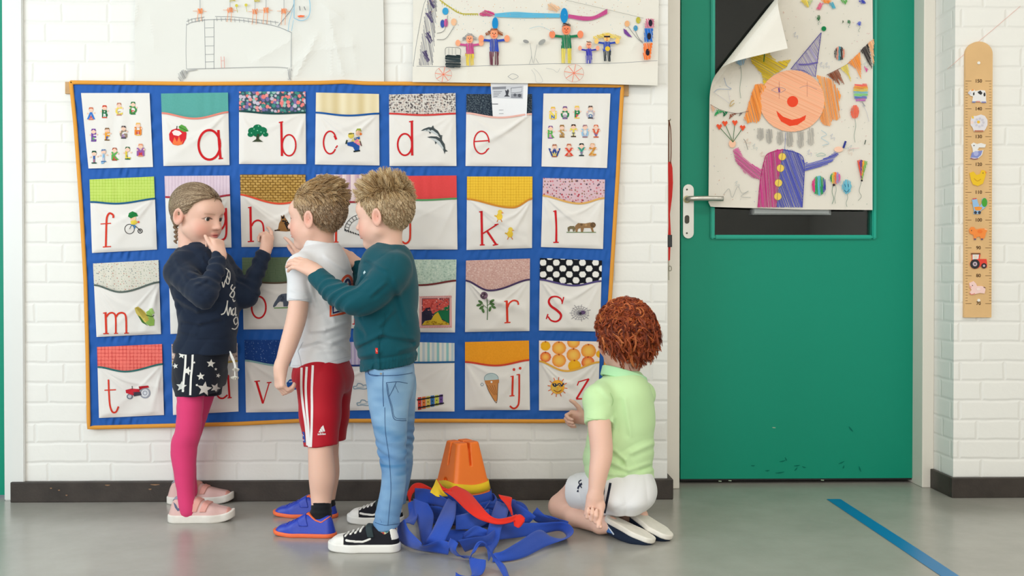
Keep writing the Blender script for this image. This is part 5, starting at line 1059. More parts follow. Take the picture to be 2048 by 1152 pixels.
# ---- head
_el = lambda c, r: f_ell(np.array(c), np.array(r))
def _rz(a): c, s = math.cos(a), math.sin(a); return np.array([[c, -s, 0], [s, c, 0], [0, 0, 1.]])
def head_fn(c, R, sc=1., gape=0.):
    G = [(_el((-.012, 0, .028), (.089, .073, .079)), 0), (_el((.027, 0, -.028), (.056, .054, .064)), .03), (_el((.040, .031, -.038), (.031, .027, .029)), .02), (_el((.040, -.031, -.038), (.031, .027, .029)), .02),
         (_el((.060, 0, -.081), (.018, .019, .015)), .02), (f_cone((.002, .043, -.046), (.052, .012, -.081), .017, .014), .02), (f_cone((.002, -.043, -.046), (.052, -.012, -.081), .017, .014), .02),
         (_el((.058, 0, .030), (.027, .050, .030)), .02)]
    H = [(f_cone((.080, 0, .004), (.0915, 0, -.022), .0055, .0085), .012), (_el((.0945, 0, -.0245), (.0078, .0085, .0072)), .006), (_el((.086, .0105, -.027), (.0072, .0055, .0055)), .005), (_el((.086, -.0105, -.027), (.0072, .0055, .0055)), .005)]
    LIP = [(_el((.0835, 0, -.0478), (.0075, .0165, .0044)), .005), (_el((.0815, 0, -.0562), (.0085, .0145, .0050)), .006)]
    ears = []
    for s in (1, -1):
        R_ = _rz(-s*.22)@np.eye(3); ears.append((f_ell(np.array((-.013, s*.0765, -.006)), np.array((.0190, .0060, .0290)), R_), .006))
    lids = [_el((.0605, s*.030, .001), (.0152, .0158, .0147)) for s in (1, -1)]
    sock = [_el((.0905, s*.031, .003), (.014, .0185, .0125)) for s in (1, -1)]
    slit = [_el((.0765, s*.031, .0005), (.012, .0140, .0066)) for s in (1, -1)]
    conch = [_el((-.0125, s*.0835, -.002), (.0108, .0100, .0190)) for s in (1, -1)]
    def f(p):
        q = (p-c)@R/sc; d = G[0][0](q)
        for g, k in G[1:]: d = smin(d, g(q), k)
        for g in sock: d = smax(d, -g(q), .014)
        for g, k in H: d = smin(d, g(q), k)
        for g in lids: d = smin(d, g(q), .004)
        for g in slit: d = smax(d, -g(q), .0018)
        for g, k in LIP: d = smin(d, g(q), k)
        d = smax(d, -_el((.092, 0, -.0522), (.010, .018, .0012+gape))(q), .0022)
        for g, k in ears: d = smin(d, g(q), k)
        for g in conch: d = smax(d, -g(q), .005)
        return d*sc
    return f
def skin_cols(v, c, R, sc, hair=None, base=(233, 189, 168), hairf=None):
    col = np.tile(lin(base), (len(v), 1)); q = (v-c)@R/sc; near = np.linalg.norm(q, axis=1) < .16
    def mixin(w, rgb): w = np.clip(w, 0, 1)*near; col[:] = col*(1-w[:, None])+lin(rgb)*w[:, None]
    g = lambda cx, cy, cz, s: np.exp(-(((q[:, 0]-cx)**2+(q[:, 1]-cy)**2+(q[:, 2]-cz)**2)/s**2))
    for s in (1, -1):
        mixin(.55*g(.06, s*.042, -.036, .026), (218, 132, 114)); mixin(.45*g(-.01, s*.077, -.006, .026)*(np.abs(q[:, 1]) > .066), (216, 128, 108))
        e = ((q[:, 1]-s*.031)/.0150)**2+((q[:, 2]-.0005)/.0082)**2; mixin(.35*np.exp(-e*.6)*(q[:, 0] > .05), (196, 140, 122))
        lash = np.exp(-((np.sqrt(((q[:, 1]-s*.031)/.0146)**2+((q[:, 2]+.0005)/.0070)**2)-1)/.16)**2)*(q[:, 2] > -.0005)*(q[:, 0] > .055); mixin(.9*lash, (60, 42, 34))
        arc = .0185-.10*(np.abs(q[:, 1])-.030)**2*25; mixin(.40*np.exp(-((q[:, 2]-arc)/.0026)**2)*((q[:, 1]*s > .013) & (q[:, 1]*s < .047))*(q[:, 0] > .045), (150, 112, 84))
    mixin(.3*g(.096, 0, -.024, .012), (228, 150, 134))
    lip = np.exp(-((q[:, 1]/.0165)**4+((q[:, 2]+.0522)/.0078)**4))*(q[:, 0] > .07); mixin(.9*lip, (204, 104, 100)); mixin(.8*np.exp(-((q[:, 2]+.0522)/.0012)**2-(q[:, 1]/.016)**4)*(q[:, 0] > .07), (140, 60, 60))
    if hairf is not None: mixin(hairf(q)*1., hair)
    return col
def eyes(root, c, R, sc, iris=(72, 62, 50), gaze=(0, 0)):
    for s in (1, -1):
        o = R@(np.array((.0605, s*.030, .001))*sc)+c; r = .0139*sc
        u, w_ = np.meshgrid(np.linspace(0, 2*np.pi, 29)[:-1], np.concatenate([np.linspace(0, .62, 14), np.linspace(.7, np.pi, 10)]))
        gd = nz((1, gaze[0], gaze[1])); a = nz(np.cross((0, 0, 1), gd)); b = np.cross(gd, a)
        L = np.cos(w_)[..., None]*gd+np.sin(w_)[..., None]*(np.cos(u)[..., None]*a+np.sin(u)[..., None]*b)
        V = (L*r).reshape(-1, 3)@R.T+o; col = np.where((w_ < .28)[..., None], lin((14, 12, 12)), np.where((w_ < .60)[..., None], lin(iris), lin((236, 232, 228)))).reshape(-1, 3)
        k = 28; m = w_.shape[0]; i = np.arange(m*k).reshape(m, k); j = np.roll(i, -1, 1); Fc = np.stack([i[:-1].ravel(), i[1:].ravel(), j[1:].ravel(), j[:-1].ravel()], 1)
        mesh('eye', V, Fc, EYE, root, True, col)
EYE = mat('wet_eye', attr=True, rough=.08, spec=.6)
SKIN = mat('skin', attr=True, rough=.5, spec=.35, sss=.12, bump=.04, scale=500)
# ---- hands
def hand(S, wrist, f, n, left, curls=(.5, .5, .5, .5), sc=1., thumb=(.5, .45, .15), spread=.06, wr=.0155, bend1=None):
    # f: wrist -> knuckles, n: out of the back of the hand; curls bend every finger towards the palm
    f = nz(f); n = nz(n-np.dot(n, f)*f); t = np.cross(f, n) if left else np.cross(n, f); wrist = np.asarray(wrist, float)
    kn = [wrist+sc*(f*(.056-.003*abs(j-1.2))+t*(.0195-.0130*j)+n*(.001-.0012*abs(j-1.2))) for j in range(4)]
    for j in range(4):
        S.cone(wrist+sc*(t*(.010-.0065*j)), kn[j], wr*sc*.9, .0088*sc, .008)
    S.cone(wrist-f*.012*sc, wrist+f*.018*sc, wr*sc, wr*sc*.98, .01)
    S.ell(wrist+sc*(f*.022+t*.016-n*.006), (.015*sc,)*3, None, .008)
    for j, (fl, c) in enumerate(zip((.95, 1.05, .98, .80), curls)):
        p = kn[j]; d = nz(f+t*spread*(1.5-j)); ang = 0; R0 = (.0074, .0069, .0063, .0054)
        ax_c = list(c) if isinstance(c, (tuple, list)) else [c*.9, c*1.1, c*.75]
        for q, L in enumerate((.029, .0195, .0165)):
            ang += ax_c[q]; dd = d*math.cos(ang)-n*math.sin(ang); e = p+dd*L*fl*sc
            S.cone(p, e, R0[q]*sc*(.9 if j == 3 else 1), R0[q+1]*sc*(.9 if j == 3 else 1), .0035 if q == 0 else .002); p = e
    p = wrist+sc*(f*.016+t*.021-n*.004); d = nz(f*thumb[0]*1.6+t*thumb[1]*1.4-n*thumb[2]*1.4)
    for q, (L, a, b) in enumerate(((.030, .0105, .0088), (.022, .0086, .0078), (.018, .0078, .0062))):
        e = p+d*L*sc; S.cone(p, e, a*sc, b*sc, .006 if q == 0 else .002); p = e; d = nz(d+f*.25-n*.12-t*.1)
    return S
# ---- shoes: s runs heel -> toe, t sideways, h up from the ground (or out of the sole)
def shoe(root, heel, toe, up, W, sole_h, hts, upper_m, sole_m, ankle=None, ankle_r=.03, name='shoe', toe_w=1., h=.0026, sole_grow=.0035, band=None, rise=.0):
    heel = np.asarray(heel, float); toe = np.asarray(toe, float); L = np.linalg.norm(toe-heel); a = (toe-heel)/L; u = nz(np.asarray(up, float)-np.dot(up, a)*a); l = np.cross(u, a)
    loc = lambda p: np.stack([(p-heel)@a, (p-heel)@l, (p-heel)@u], 1)
    def foot(q, g=0.):
        def c2(s0, s1, r0, r1):
            t = np.clip((q[:, 0]-s0)/(s1-s0), 0, 1); return np.hypot(q[:, 0]-s0-t*(s1-s0), q[:, 1])-(r0+(r1-r0)*t)
        r0 = W*.40; d = c2(r0, .66*L, r0, W*.5); return smin(d, c2(.66*L, L-W*.40*toe_w, W*.5, W*.40*toe_w), .01)-g
    ss = np.array([0, .1, .3, .45, .6, .78, .9, 1.0])*L
    up_f = lambda p: (lambda q: smax(smax(foot(q)+.28*np.clip(q[:, 2]-sole_h, 0, 1)*(1-.5*np.clip(q[:, 0]/L, 0, 1)), q[:, 2]-np.interp(q[:, 0], ss, hts), .018), sole_h*.6-q[:, 2], .004))(loc(p))
    S = Sol().add(up_f, heel+a*L/2+u*.03, L*.62)
    if ankle is not None: S.sub(f_cone(ankle[0], ankle[1], ankle_r, ankle_r*1.05), .006)
    o = S.build(name, h, upper_m, root)
    def sole_f(p): q = loc(p); lift = rise*np.clip((q[:, 0]/L-.75)/.25, 0, 1)**2; return smax(foot(q, sole_grow), np.abs(q[:, 2]-lift-sole_h/2)-sole_h/2, .004)
    so = Sol().add(sole_f, heel+a*L/2, L*.62).build('sole', h, sole_m, o)
    def strip(nm, cond, th, m, parent=o):      # a layer lying on the upper where cond(local) < 0
        f_ = lambda p: smax(smax(S.full(p)-th, -S.full(p)-.003, .001), cond(loc(p)), .0015)
        return Sol().add(f_, heel+a*L/2+u*.03, L*.62).build(nm, min(h, .0022), m, parent)
    return o, so, strip, loc, L
# ---- hair made of strands: roots on the scalp, each one a thin tapering tube
def strands(name, root, c, R, sc, roots, nrm, dirf, lenf, steps, rad, cols, m, seed=0, gather=None, extra=None, rmin=1.0, clump=None):
    r = np.random.RandomState(seed); n = len(roots); p = roots.copy(); Ln = lenf(roots, r)[:, None]; pts = [p.copy()]; d = dirf(p, nrm, 0., r)
    ce = np.array((-.012, 0, .028)); re = np.array((.0895, .0735, .0795))
    for k in range(1, steps+1):
        t = k/steps; d = dirf(p, nrm, t, r) if gather is None else gather(p, nrm, t, r); d /= np.linalg.norm(d, axis=1)[:, None]+1e-9
        p = p+d*Ln/steps; q = (p-ce)/re; k0 = np.linalg.norm(q, axis=1); low = k0 < rmin+.012*min(k, 2); p[low] = ce+(p[low]-ce)*((rmin+.012*min(k, 2))/k0[low])[:, None]
        pts.append(p.copy())
    pts = np.stack(pts, 1)
    col = cols(roots, r)
    if clump is not None:
        idx = r.choice(n, clump[0], replace=False); near = np.array([idx[np.argmin(((roots[i]-roots[idx])**2).sum(1))] for i in range(n)])
        tt = (np.linspace(0, 1, steps+1)**.8)[None, :, None]; pts = pts+(pts[near]-pts)*tt*clump[1]*r.uniform(.6, 1, (n, 1, 1)); col = col*.55+col[near]*.45
    if extra is not None: pts = extra(pts, r)
    tubes(name, (pts.reshape(-1, 3)*sc@R.T+c).reshape(pts.shape), rad, col, m, root)
def tubes(name, pts, rad, col, m, root):
    n, K, _ = pts.shape; tg = np.gradient(pts, axis=1); tg /= np.linalg.norm(tg, axis=2)[..., None]+1e-12
    ref = np.zeros_like(tg); ref[..., 2] = 1; ref[np.abs(tg[..., 2]) > .9] = (1, 0, 0); a = np.cross(tg, ref); a /= np.linalg.norm(a, axis=2)[..., None]; b = np.cross(tg, a)
    rr = np.asarray(rad); rr = np.broadcast_to(rr, (n, K)) if rr.ndim < 2 else rr
    V = np.stack([pts+rr[..., None]*(a*math.cos(th)+b*math.sin(th)) for th in (0, 2.094, 4.189)], 2)       # n,K,3,3
    i = np.arange(n*K*3).reshape(n, K, 3); j = np.roll(i, -1, 2); Fc = np.stack([i[:, :-1].ravel(), i[:, 1:].ravel(), j[:, 1:].ravel(), j[:, :-1].ravel()], 1)
    C = np.repeat(col, K*3, 0); return mesh(name, V.reshape(-1, 3), Fc, m, root, True, C)
def scalp(n, mask, seed=0):
    r = np.random.RandomState(seed); d = r.randn(n*6, 3); d /= np.linalg.norm(d, axis=1)[:, None]; p = np.array((-.012, 0, .028))+d*np.array((.0895, .0735, .0795)); nn = d/np.array((.0895, .0735, .0795)); nn /= np.linalg.norm(nn, axis=1)[:, None]
    k = np.where(mask(p))[0][:n]; return p[k], nn[k]
HAIR = mat('hair', attr=True, rough=.42, spec=.5)
# ================================================================== the four children
def fab(name, rgb, rough=.85, **k): return mat(name, rgb, rough, .2, sheen=.12, bump=.15, scale=700, **k)
q3 = lambda *a: Q(*a)
def person(label, base): 
    o = empty('person', base); tag(o, label, 'person', 'children in front of the quilt'); return o
HL = interp([(-.11, -.052), (-.06, -.052), (-.035, -.038), (-.022, -.012), (-.012, .018), (.004, .020), (.012, -.008), (.018, .004), (.03, .030), (.045, .048), (.06, .064), (.09, .074)])
boy_mask = lambda p: (p[:, 2] > HL(p[:, 0]))
def boy_shade(q): return (1/(1+np.exp(-(q[:, 2]-HL(q[:, 0])+.003)/.004)))*(np.abs(q[:, 1]) < .0745)*.9
def pick(pal, w=None, jit=12):
    def f(p, r):
        k = r.choice(len(pal), len(p), p=w); c = np.array(pal, float)[k]+r.randn(len(p), 1)*jit; return lin(np.clip(c, 0, 255))
    return f
# ------------------------------------------------------------------ the girl
G = person('girl in a navy top, star shorts and pink tights, pointing at the quilt', Z(400, 1025, 0)); d0 = 3.36
gc = q3(395, 432, d0); gR = frame((.906, -.423, 0), roll=.03, pitch=.19); gs = 1.0
S = Sol(); hf = head_fn(gc, gR, gs, .0008); S.add(hf, gc, .125)
S.cone(q3(377, 462, d0+.012), q3(383, 512, d0+.015), pr(20.5, d0), pr(25, d0), .012)
S.loft(rowsQ([(500, 372, 415, d0, .04), (518, 356, 440, d0, .085), (560, 360, 455, d0, .085), (620, 372, 462, d0, .085), (690, 362, 456, d0, .09), (760, 362, 446, d0, .10)]), .03)
rs, re_, rw = q3(358, 538, 3.27), q3(412, 588, 3.18), q3(441, 510, 3.262)
S.chain([rs, re_, rw], [.030, .024, .0165], .015)
hand(S, rw, (-.18, .10, .96), (.86, -.5, .05), False, ((.9, 1.25, .5), (1.1, 1.3, .7), (1.25, 1.3, .8), (1.35, 1.3, .8)), .86, (.75, .28, .30), .03, .0165)
ls, le, lw = q3(440, 534, 3.45), q3(490, 592, 3.405), q3(531, 501, 3.455)
S.chain([ls, le, lw], [.030, .024, .0165], .015)
hand(S, lw, (.16, .12, .97), (.80, -.6, .05), True, ((.45, .45, .25), (1.0, 1.35, .7), (1.15, 1.4, .8), (1.2, 1.4, .8)), .90, (.55, .2, .45), .03, .0165)
nk, fk = q3(377, 857, 3.25), q3(383, 857, 3.45)
S.chain([q3(394, 745, 3.33), q3(382, 792, 3.268), nk, q3(368, 895, 3.255), q3(369, 940, 3.245), q3(372, 990, 3.235), q3(376, 1025, 3.23)], [.040, .0365, .035, .037, .03, .021, .022], .012)
S.chain([q3(408, 745, 3.42), q3(402, 792, 3.44), fk, q3(371, 895, 3.46), q3(373, 930, 3.47), q3(378, 965, 3.475), q3(380, 985, 3.475)], [.05, .038, .034, .034, .028, .021, .021], .012)
GHL = interp([(-.12, -.055), (-.06, -.055), (-.036, -.035), (-.028, .0), (-.018, .024), (.005, .026), (.014, .008), (.02, .018), (.035, .045), (.055, .066), (.09, .074)])
gmask = lambda p: p[:, 2] > GHL(p[:, 0])
gshade = lambda q: (1/(1+np.exp(-(q[:, 2]-GHL(q[:, 0])+.002)/.004)))*(np.abs(q[:, 1]) < .0745)
S.build('body', .003, SKIN, G, lambda v: skin_cols(v, gc, gR, gs, (150, 120, 90), hairf=gshade), main=True)
eyes(G, gc, gR, gs, (56, 50, 44), (-.05, -.02))
rp, rn = scalp(6000, gmask, 3); T0 = np.array((-.098, .004, -.022))
def gath(p, n, t, r): v = T0-p; return v/np.linalg.norm(v, axis=1)[:, None]+.25*n*(t < .4)+.03*r.randn(*p.shape)
strands('hair', G, gc, gR, gs, rp, rn, lambda p, n, t, r: T0-p, lambda p, r: np.linalg.norm(T0-p, axis=1)*1.16*r.uniform(.9, 1.05, len(p)), 11, np.linspace(.0011, .0007, 12), pick([(158, 134, 106), (126, 102, 78), (192, 170, 140), (98, 76, 58)], [.34, .3, .2, .16]), HAIR, 5, gath, rmin=1.03)
B_ = Sol(); tp = gc+gR@(T0*gs); bt = [q3(352, 446, 3.40), q3(352, 456, 3.395), q3(353, 466, 3.39), q3(353, 475, 3.387), q3(352, 484, 3.385)]
B_.cone(tp, bt[0], .016, .011, .008)
for i in range(9):
    t = i/8*3.99; a = bt[int(t)]+(bt[int(t)+1]-bt[int(t)])*(t-int(t)); sg = 1 if i % 2 else -1; B_.cone(a+np.array([sg*.0045, 0, .003]), a+np.array([-sg*.002, 0, -.005]), .0068-.0003*i, .005-.0003*i, .0015)
B_.build('braid', .0022, mat('braid_hair', (122, 98, 74), .5, .4, bump=.4, scale=420, var=.25, varscale=160), G)
# navy top
NAVY = fab('navy_jersey', (27, 38, 57)); TRIM = fab('white_print', (228, 226, 220))
T = Sol(); T.loft(rowsQ([(488, 368, 418, d0, .05), (500, 356, 436, d0, .075), (520, 348, 452, d0, .092), (545, 346, 466, d0, .102), (575, 351, 471, d0, .100), (605, 357, 474, d0, .099), (640, 361, 474, d0, .098), (672, 357, 471, d0, .100), (690, 351, 470, d0, .104), (712, 350, 469, d0, .104)]), .02)
limb(T, [q3(368, 524, 3.30), q3(360, 542, 3.275), q3(402, 586, 3.18), q3(415, 583, 3.185), q3(441, 508, 3.258)], [.038, .043, .036, .031, .0205], q3(440.5, 513, 3.257), rw-re_, .0185)
T.cone(q3(354, 552, 3.30), q3(388, 630, 3.33), .036, .03, .03)
limb(T, [q3(440, 530, 3.44), q3(486, 592, 3.405), q3(494, 590, 3.405), q3(531, 500, 3.455)], [.046, .040, .035, .0215], q3(530, 504, 3.453), lw-le, .0185)
T.sub(f_cone(q3(378, 455, d0+.01), q3(388, 515, d0-.005), pr(27, d0), pr(32, d0)), .004)
T.cut(q3(410, 705, d0), (-.02, 0, -1))
T.sub(f_cone(q3(410, 722, d0), q3(410, 704, d0), .085, .085), .003)
gd = folds(.0022, 95, [(1, .3, .9), (.4, .2, 1), (-.8, .1, .6)], 2); zb_ = q3(410, 676, d0)[2]
ea = nz(rw-re_); el2 = nz(lw-le)
gcr = creases([(-.0045, 4.5, [(364, 606), (394, 622), (428, 616)]), (-.004, 4.5, [(368, 640), (400, 646), (440, 636)]), (-.0042, 4, [(392, 570), (412, 560)]), (-.004, 4, [(352, 596), (392, 616)]), (-.0035, 4.5, [(360, 662), (390, 668)]), (-.004, 4, [(380, 545), (408, 560)]), (-.0035, 4, [(350, 520), (372, 560)])])
def gdisp(p):
    o = gcr(p)+gd(p)+.0022*np.exp(-((p[:, 2]-zb_)/.0035)**2)*(p[:, 2] < zb_+.02)
    for a, b, e in ((re_, rw, ea), (le, lw, el2)):
        t = (p-a)@e; rr = np.linalg.norm(p-a-t[:, None]*e, axis=1); o = o+.0022*np.sin(t*190+3*vnoise(p, 20, 4))*(rr < .06)*np.clip(t/.03, 0, 1)*(np.abs((p-q3(410, 600, d0))@np.array([0, 0, 1.])) < .3)
    return o
top = T.build('top', .0034, NAVY, G, disp=gdisp)
A = Art(5); c1 = lambda pts: [(280+x/2.953, 330+y/2.953) for x, y in pts]
for p_, w_ in (([(484, 690), (492, 722), (500, 690), (508, 672)], 2.2), ([(512, 655), (508, 690), (522, 702), (530, 660)], 2.2), ([(505, 610), (520, 625), (515, 650), (528, 680), (530, 640), (520, 620)], 1.8), ([(545, 705), (536, 728), (556, 752), (548, 782), (530, 770), (545, 745), (560, 720)], 2.4),
               ([(478, 884), (498, 872), (512, 830), (516, 800), (512, 850), (520, 888), (528, 850), (534, 846), (538, 886)], 2.4), ([(552, 846), (542, 866), (548, 888), (560, 872), (562, 840), (562, 885), (570, 884)], 2.4), ([(566, 896), (552, 916), (562, 942), (576, 922), (570, 896), (578, 940), (562, 968), (540, 965)], 2.2), ([(545, 790), (552, 806), (560, 800)], 2)):
    A.line(c1(p_), w_, (226, 224, 216))
decal(A, 'script_print', top, CLOTH, top)
# star shorts
SH_ = Sol().loft(rowsQ([(690, 360, 460, d0, .098), (720, 352, 452, d0, .108), (750, 349, 450, d0, .11), (772, 352, 447, d0, .108)]), .02)
limb(SH_, [q3(397, 745, 3.315), q3(391, 812, 3.268)], [.068, .0640], q3(391, 789, 3.27), (.05, 0, -1), .055)
limb(SH_, [q3(412, 745, 3.41), q3(406, 812, 3.44)], [.060, .053], q3(406, 788, 3.44), (.0, 0, -1), .046)
sh = SH_.build('shorts', .0032, fab('navy_sweat_fabric', (24, 29, 40)), G, disp=folds(.0016, 90, [(1, 0, .5), (.3, 0, 1)], 9))
A = Art(5); c2 = lambda pts: [(300+x/2.88, 680+y/2.88) for x, y in pts]
def star(x, y, r, a=0., c=(222, 220, 212)): decal(Art(5).poly(c2([(x+(r if i % 2 == 0 else r*.44)*math.sin(a+i*math.pi/5), y-(r if i % 2 == 0 else r*.44)*math.cos(a+i*math.pi/5)) for i in range(10)]), c), 'printed_star', sh, CLOTH, sh)
for g in ((184, 88, 21, .2), (147, 150, 17, -.2), (217, 178, 27, .3), (350, 136, 26, .1), (292, 210, 24, -.1), (313, 282, 44, .15, (206, 202, 196)), (182, 268, 32, .1, (200, 200, 194)), (376, 276, 30, .4, (200, 196, 190)), (392, 205, 14, .3), (378, 168, 9, 0), (255, 130, 8, 0), (270, 260, 9, .4)): star(*g)
for p_ in ([(207, 66), (203, 150), (196, 220), (190, 300)], [(247, 66), (243, 150), (236, 220), (232, 318)]): decal(Art(5).line(c2(p_), 4.0, (228, 226, 220)), 'side_stripe', sh, CLOTH, sh)
for k, (x0, x1, ln) in enumerate(((463, 470, 752), (466, 472, 735))):
    p_ = spline([q3(460, 703, 3.27), q3(x0, 715, 3.255), q3(x1-1, 730, 3.25), q3(x1, ln, 3.25)], 6); V, Fc = tube(p_, .0022, 8); cd = mesh('drawstring', V, np.array(Fc[:-2]), TRIM, sh, True)
    r_ = np.random.RandomState(k); e = p_[-1]; dd = r_.randn(30, 3); dd[:, 2] = -np.abs(dd[:, 2])*.8-.5; dd /= np.linalg.norm(dd, axis=1)[:, None]; tubes('tassel', e+dd[:, None]*np.linspace(0, .014, 4)[None, :, None], np.full(4, .0011), np.tile(lin((230, 226, 214)), (30, 1)), CLOTH, sh)
# pink tights over both legs
TG = Sol(); g_ = .0028
TG.chain([q3(384, 772, 3.285), q3(381, 792, 3.265), nk, q3(368, 895, 3.255), q3(369, 940, 3.245), q3(372, 990, 3.235), q3(376, 1022, 3.23)], [.040+g_, .038+g_, .0355+g_, .037+g_, .030+g_, .022+g_, .022+g_], .012)
TG.chain([q3(405, 772, 3.43), q3(402, 792, 3.44), fk, q3(371, 895, 3.46), q3(373, 930, 3.47), q3(378, 965, 3.475), q3(380, 985, 3.475)], [.040+g_, .038+g_, .034+g_, .034+g_, .028+g_, .021+g_, .021+g_], .012)
TG.build('tights', .003, fab('pink_knit', (217, 64, 116)), G, disp=folds(.0005, 130, [(0, 0, 1), (.6, 0, 1)], 12))
PINKL = mat('pink_leather', (216, 178, 172), .5, .3, bump=.1, scale=300); PSOLE = mat('worn_white_rubber', (226, 221, 212), .6, .3, var=.05, varscale=40); PSTR = mat('pink_strap', (222, 160, 148), .6, .3); GREYT = mat('grey_trim', (150, 152, 166), .6, .3)
for he, to, an, upv in ((Z(338, 1043, 0), Z(468, 1040, 0), (q3(373, 985, 3.235), q3(373, 955, 3.235)), (0, -.02, 1)), (Z(336, 1006, 0), Z(466, 1004, 0), (q3(378, 960, 3.475), q3(378, 930, 3.475)), (.02, 0, 1))):
    L = np.linalg.norm(to-he); o, so, strip, loc, L = shoe(G, he, to, upv, .070, .026, (.062, .080, .086, .074, .058, .047, .042, .03), PINKL, PSOLE, an, .027, rise=.012)
    for s0 in (.44, .585): strip('strap', lambda q, s0=s0: np.maximum(np.abs(q[:, 0]-s0*L-.35*(q[:, 2]-.05)-.10*q[:, 1])-.0105, .036-q[:, 2]), .0034, PSTR)
    strip('collar_lining', lambda q: np.maximum(q[:, 0]-.36*L, np.interp(q[:, 0], [0, .1*L, .3*L, .4*L], [.056, .074, .080, .082])-q[:, 2]), .0022, GREYT)
    strip('toe_guard', lambda q: np.maximum(.9*L-q[:, 0], q[:, 2]-.042), .0012, PSTR)
    if an[0][1] < -.25:
        A = Art(3); A.poly([(347, 1004), (352, 1009), (356, 1017), (362, 1014), (362.5, 1021), (355, 1022), (350, 1015)], (96, 104, 130)); decal(A, 'swoosh_mark', o, INK, o)
        strip('air_heel', lambda q: q[:, 0]*0+1, .001, PSTR) if False else None
# ------------------------------------------------------------------ boy in white shirt and red shorts
Wb = person('blond boy in a white shirt, red striped shorts and blue shoes', Z(628, 1050, 0)); d1 = 3.2
wc = q3(632, 437, d1); wR = frame((-.952, .307, 0), pitch=.02, roll=-.03); ws = .985
S = Sol(); S.add(head_fn(wc, wR, ws), wc, .125)
S.cone(q3(641, 455, d1), q3(642, 520, d1), pr(26, d1), pr(27, d1), .02)
S.loft(rowsQ([(500, 622, 668, d1, .05), (525, 604, 690, d1, .095), (570, 606, 694, d1, .10), (640, 606, 692, d1, .095), (700, 602, 692, d1, .095), (780, 600, 694, d1, .10)]), .03)
es, ew = q3(592, 640, 3.05), q3(561, 737, 3.03)
S.chain([q3(604, 535, 3.09), q3(598, 600, 3.06), es, q3(577, 690, 3.04), ew], [.032, .0285, .0285, .025, .0175], .015)
hand(S, ew, (-.05, -.05, -1), (-.8, -.55, .1), True, ((.75, 1.0, .6), (.85, 1.1, .7), (.9, 1.1, .7), (.95, 1.1, .7)), .98, (.8, .25, .3), .02, .0175)
rsW, reW, rwW = q3(668, 530, 3.31), q3(628, 575, 3.42), q3(612, 520, 3.46)
S.chain([rsW, reW, rwW], [.034, .027, .017], .015)
hand(S, rwW, (-.45, .06, .85), (.55, -.75, .3), False, ((.2, .25, .15), (1.3, 1.5, .9), (1.4, 1.5, .9), (1.4, 1.5, .9)), .95, (.85, .05, .45), .03, .0165)
S.chain([q3(640, 770, 3.13), q3(641, 860, 3.09), q3(641, 900, 3.08), q3(644, 950, 3.085), q3(643, 985, 3.09), q3(642, 1010, 3.085), q3(641, 1048, 3.075)], [.06, .039, .036, .039, .032, .027, .027], .012)
S.chain([q3(664, 770, 3.26), q3(658, 860, 3.28), q3(655, 900, 3.29), q3(657, 945, 3.30), q3(654, 985, 3.305), q3(652, 1010, 3.305), q3(652, 1022, 3.305)], [.06, .037, .034, .034, .028, .024, .024], .012)
S.build('body', .003, SKIN, Wb, lambda v: skin_cols(v, wc, wR, ws, (158, 126, 88), hairf=boy_shade), main=True)
eyes(Wb, wc, wR, ws)
BLOND = [(212, 174, 120), (180, 142, 92), (234, 206, 160), (140, 106, 68)]
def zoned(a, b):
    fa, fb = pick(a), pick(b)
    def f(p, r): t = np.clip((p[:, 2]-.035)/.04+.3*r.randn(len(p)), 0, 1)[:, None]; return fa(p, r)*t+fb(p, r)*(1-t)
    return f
rp, rn = scalp(8000, boy_mask, 11)
def wdir(p, n, t, r):
    top = np.clip((p[:, 2]-.045)/.045, 0, 1)[:, None]; sw = np.where(p[:, :1] > .0, 1, .6)
    return top*(n*(1.0-.95*t)+np.array((-.85, -.35, .05))*sw*(.35+1.0*t))+(1-top)*(n*.22+np.array((-.45, 0, -.85)))+.16*r.randn(*p.shape)
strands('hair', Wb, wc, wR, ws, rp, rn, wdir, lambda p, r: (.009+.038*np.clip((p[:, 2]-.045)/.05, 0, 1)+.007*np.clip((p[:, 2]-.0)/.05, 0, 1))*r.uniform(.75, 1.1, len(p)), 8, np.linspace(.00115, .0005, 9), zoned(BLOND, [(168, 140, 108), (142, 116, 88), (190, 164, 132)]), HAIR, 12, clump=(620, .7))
WS = fab('white_jersey', (224, 224, 225))
T = Sol(); T.loft(rowsQ([(486, 620, 678, d1, .05), (500, 604, 686, d1, .085), (520, 592, 696, d1, .11), (550, 589, 704, d1, .118), (600, 592, 705, d1, .114), (640, 596, 701, d1, .108), (680, 591, 697, d1, .106), (715, 586, 700, d1, .11), (748, 583, 702, d1, .114)]), .02)
limb(T, [q3(616, 524, 3.13), q3(602, 535, 3.09), q3(597, 620, 3.055)], [.040, .042, .0345], q3(597.5, 603, 3.058), q3(594, 640, 3.05)-q3(600, 560, 3.07), .0325).chain([q3(668, 522, 3.29), q3(634, 570, 3.40)], [.042, .034], .016)
T.sub(f_cone(q3(641, 440, d1), q3(643, 512, d1), pr(27, d1), pr(30, d1)), .004)
hemA, hemB = q3(584, 737, 3.1), q3(700, 719, 3.2); T.cut((hemA+hemB)/2, np.cross(hemB-hemA, (0, -1, -.03)) if np.cross(hemB-hemA, (0, -1, -.03))[2] < 0 else -np.cross(hemB-hemA, (0, -1, -.03)))
